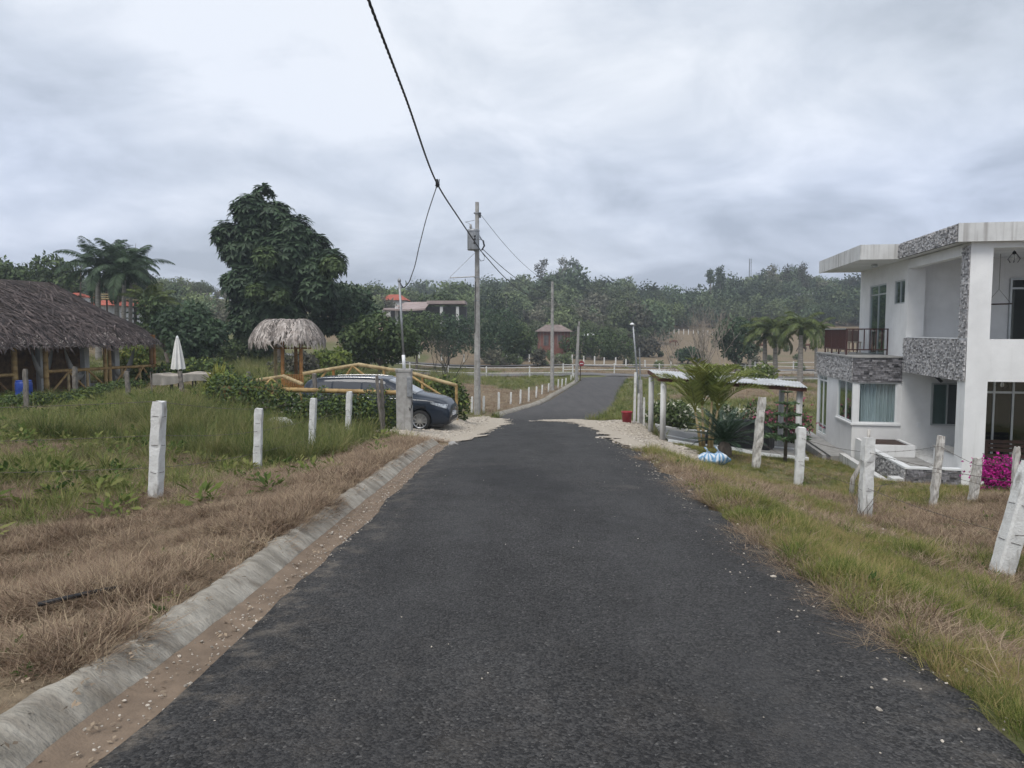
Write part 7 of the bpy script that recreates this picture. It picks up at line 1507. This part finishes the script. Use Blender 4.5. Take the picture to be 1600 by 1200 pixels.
# --- dry straw mat
straw = [blade_clump('straw_%d' % i, 40, .17, .17, .35, .0058, strawm, 400 + i, 1.16) for i in range(6)] + [blade_clump('straw_tuft_%d' % i, 30, .19, .10, 1.4, .0055, strawm, 410 + i, .75) for i in range(2)]
def right_of(x, y): return x > road_r(np.clip(y, -11, 77))
xa, ya = field(46000, -9, -1.6, 1.6, 9.5, lambda x, y: dl(x, y) * (.12 + .88 * sstep(.32, .6, vnoise(x, y, .55, 111))), .9); sa = rgG.uniform(.45, .95, len(xa)) * (.45 + 1.0 * vnoise(xa, ya, .8, 113))
xb, yb = field(42000, -16, -1.2, 9.5, 22, lambda x, y: dl(x, y) * .9); sb = rgG.uniform(.55, 1.1, len(xb)) * (.6 + .7 * vnoise(xb, yb, 1.3, 113))
xc, yc_ = field(14000, 1.8, 9, 2, 9, lambda x, y: dl(x, y) * right_of(x, y) * (1 - .6 * bare_band(x, y))); sc3 = rgG.uniform(.5, .95, len(xc))
xd, yd = field(26000, 2, 17, 8, 20, lambda x, y: dl(x, y) * right_of(x, y) * (1 - .6 * bare_band(x, y))); sd3 = rgG.uniform(.7, 1.25, len(xd))
xe, ye = field(40000, -50, 70, 22, 100, lambda x, y: dl(x, y) * .7 * (1 - sstep(55, 100, y) * .5), 1.3); se = rgG.uniform(1.3, 2.4, len(xe))
put('dry_grass', 'brown dry grass on the verges and fields', *cc((xa, ya, sa), (xb, yb, sb), (xc, yc_, sc3), (xd, yd, sd3), (xe, ye, se)), straw, .18)
# --- green grass
green = [blade_clump('green_%d' % i, 26, .20, .10, 1.0, .0105, greenm, 420 + i, .22) for i in range(5)]
xa, ya = field(14000, -16, -2, 3, 14, lambda x, y: gl_(x, y) * (.3 + .7 * sstep(.3, .6, vnoise(x, y, .6, 121))), .8); sa = rgG.uniform(.4, 1.0, len(xa)) * (.55 + .9 * vnoise(xa, ya, 1.0, 122))
xb, yb = field(34000, -26, -1, 10, 32, lambda x, y: gl_(x, y) * (.3 + .7 * sstep(.3, .6, vnoise(x, y, .8, 121)))); sb = rgG.uniform(.5, 1.2, len(xb)) * (.6 + .9 * vnoise(xb, yb, 1.4, 122))
xe, ye = field(42000, -50, 70, 26, 100, lambda x, y: gl_(x, y) * .8 * (1 - sstep(55, 100, y) * .5), 1.3); se = rgG.uniform(1.1, 2.2, len(xe))
put('green_grass', 'green grass over the left field and the far lawns', *cc((xa, ya, sa), (xb, yb, sb), (xe, ye, se)), green, .15)
# --- lush verge right
lush = [blade_clump('lush_%d' % i, 34, .21, .11, 1.1, .0068, lushm, 430 + i, .25) for i in range(3)]
xa, ya = field(34000, 1.8, 9.5, 2.0, 9.5, lambda x, y: (1 - .75 * dryness(x, y)) * right_of(x, y) * vis(x, y) * (1 - .9 * bare_band(x, y)) * (.25 + .75 * sstep(.3, .6, vnoise(x, y, .45, 145))), .9); sa = rgG.uniform(.45, 1.0, len(xa)) * (.40 + .95 * vnoise(xa, ya, .7, 44)) * .9
xb, yb = field(40000, 2, 20, 9.5, 26, lambda x, y: gl_(x, y) * right_of(x, y) * (1 - .9 * bare_band(x, y))); sb = rgG.uniform(.4, .95, len(xb)) * np.where(yb > 17, .55, .85) * (.5 + .8 * vnoise(xb, yb, .9, 146))
put('verge_grass', 'bright green grass on the right verge', *cc((xa, ya, sa), (xb, yb, sb)), lush, .2)
# --- tall weeds by the left fence
tall = [blade_clump('tall_%d' % i, 38, .62, .16, 1.1, .011, dullm if i else greenm, 440 + i, .15) for i in range(3)]
xt, yt = field(1300, -11, -3.0, 15.5, 21.5, lambda x, y: sstep(.35, .6, vnoise(x, y, 1.6, 15)) * (x < -3.6 + (y - 18) * .12)); st = rgG.uniform(.55, 1.15, len(xt))
xu, yu = field(2200, -20, -6, 9, 27, lambda x, y: sstep(.58, .72, vnoise(x, y, 1.9, 25))); su = rgG.uniform(.35, .75, len(xu)); xv, yv = field(5000, -60, -4, 36, 72, lambda x, y: sstep(.45, .65, vnoise(x, y, 5, 35)) * vis(x, y)); sv_ = rgG.uniform(.8, 1.6, len(xv))
put('tall_grass', 'tall green weeds along the left fence and hedge', *cc((xt, yt, st), (xu, yu, su), (xv, yv, sv_)), tall, .15)
# --- broad leaved weeds
def weed_proto(i, m):
    rg = np.random.default_rng(470 + i); n = 26; a = rg.uniform(0, 6.28, n); e = rg.uniform(.1, 1.1, n); d = np.stack([np.cos(a) * np.cos(e), np.sin(a) * np.cos(e), np.sin(e)], -1); c = d * rg.uniform(.02, .16, n)[:, None] + [0, 0, .02]
    v, f = leaves(c, d + [0, 0, -.1], rg.uniform(.06, .13, n), rg.uniform(.03, .055, n), rg, .3, np.array([0, 0, 1]) + rg.normal(size=(n, 3)) * .35); return npmesh('weed_%d' % i, v, f, m)
weedm = grass_mat('weed_leaves', [(.050, .085, .024), (.090, .13, .035), (.15, .185, .05), (.24, .24, .09)], trans=.3)
xw, yw = field(7000, -22, -2.5, 7, 30, lambda x, y: sstep(.45, .7, vnoise(x, y, 1.1, 131)) * (1 - .8 * dryness(x, y))); sw = rgG.uniform(.6, 1.6, len(xw)); xw2, yw2 = field(1000, 2.2, 14, 3, 20, lambda x, y: sstep(.5, .7, vnoise(x, y, .9, 132)) * right_of(x, y) * .7); sw2 = rgG.uniform(.25, .7, len(xw2)); xw3, yw3 = field(900, -8, -2, 2, 12, lambda x, y: sstep(.55, .7, vnoise(x, y, .6, 133))); sw3 = rgG.uniform(.15, .4, len(xw3))
put('broad_weeds', 'broad leaved weeds scattered in the grass', *cc((xw, yw, sw), (xw2, yw2, sw2), (xw3, yw3, sw3)), [weed_proto(i, weedm) for i in range(4)], .2, 'weeds')
# --- stray straw over the road edge
xs_, ys_ = rgG.uniform(0, 1, 900), rgG.uniform(2.0, 14, 900); xr = road_r(ys_) + rgG.normal(.03, .12, 900) - 6 * 0; kz = vnoise(xr * 0, ys_, .9, 151) > .5; xr, ys_ = xr[kz], ys_[kz]; nst_ = len(xr); zr_ = road_z(ys_)
stray = [blade_clump('stray_%d' % i, 9, .28, .10, .6, .0045, strawm, 450 + i, 1.15) for i in range(2)]
scatter('stray_straw', np.stack([xr, ys_, zr_], -1), np.stack([xr * 0, xr * 0, rgG.uniform(0, 6.28, nst_)], -1), rgG.uniform(.4, .9, nst_), rgG.integers(0, 2, nst_), stray, 'dead straw trailing over the right asphalt edge', 'straw')
# --- dead leaves
leafm = mat('dead_leaf', (0.33, 0.27, 0.20), (0.17, 0.125, 0.085), .9, 4, 3, objr=.4)
dlp = []
for i in range(3): v, f = leaves(np.zeros((2, 3)) + [[0, 0, .01], [.05, .03, .012]], np.array([[1, .2, .1], [-.4, 1, .15]]), .07, .035, np.random.default_rng(i), .3, np.array([[0, .2, 1], [.2, 0, 1]], float)); dlp.append(npmesh('dead_leaf_%d' % i, v, f, leafm))
yl = rgG.uniform(1.6, 12, 420); xl = road_l(yl) - np.abs(rgG.normal(.12, .35, 420)); zl = np.where(road_l(yl) - xl < .3, road_z(yl) - .02, np.maximum(ground_z(xl, yl) + .05, road_z(yl) + .1)); scatter('dead_leaves', np.stack([xl, yl, zl], -1), np.stack([rgG.normal(0, .3, 420), rgG.normal(0, .3, 420), rgG.uniform(0, 6.28, 420)], -1), rgG.uniform(.22, .6, 420), rgG.integers(0, 3, 420), dlp, 'dead leaves along the kerb and gutter', 'dead leaves')
# ================================================================== haze
hz = MB().box((-540, -13.5, -60), (540, 660, 36)).build('haze', 'galv'); hz['kind'] = 'stuff'; hz['label'] = 'thin damp haze over the valley'
hm = bpy.data.materials.new('haze_air'); hm.use_nodes = True; Nn = hm.node_tree.nodes; Nn.clear(); ho = Nn.new('ShaderNodeOutputMaterial'); pv = Nn.new('ShaderNodeVolumePrincipled'); pv.inputs['Color'].default_value = (.80, .87, .95, 1); pv.inputs['Density'].default_value = 0.00075; pv.inputs['Anisotropy'].default_value = .2; hm.node_tree.links.new(pv.outputs[0], ho.inputs['Volume']); hz.data.materials.clear(); hz.data.materials.append(hm)
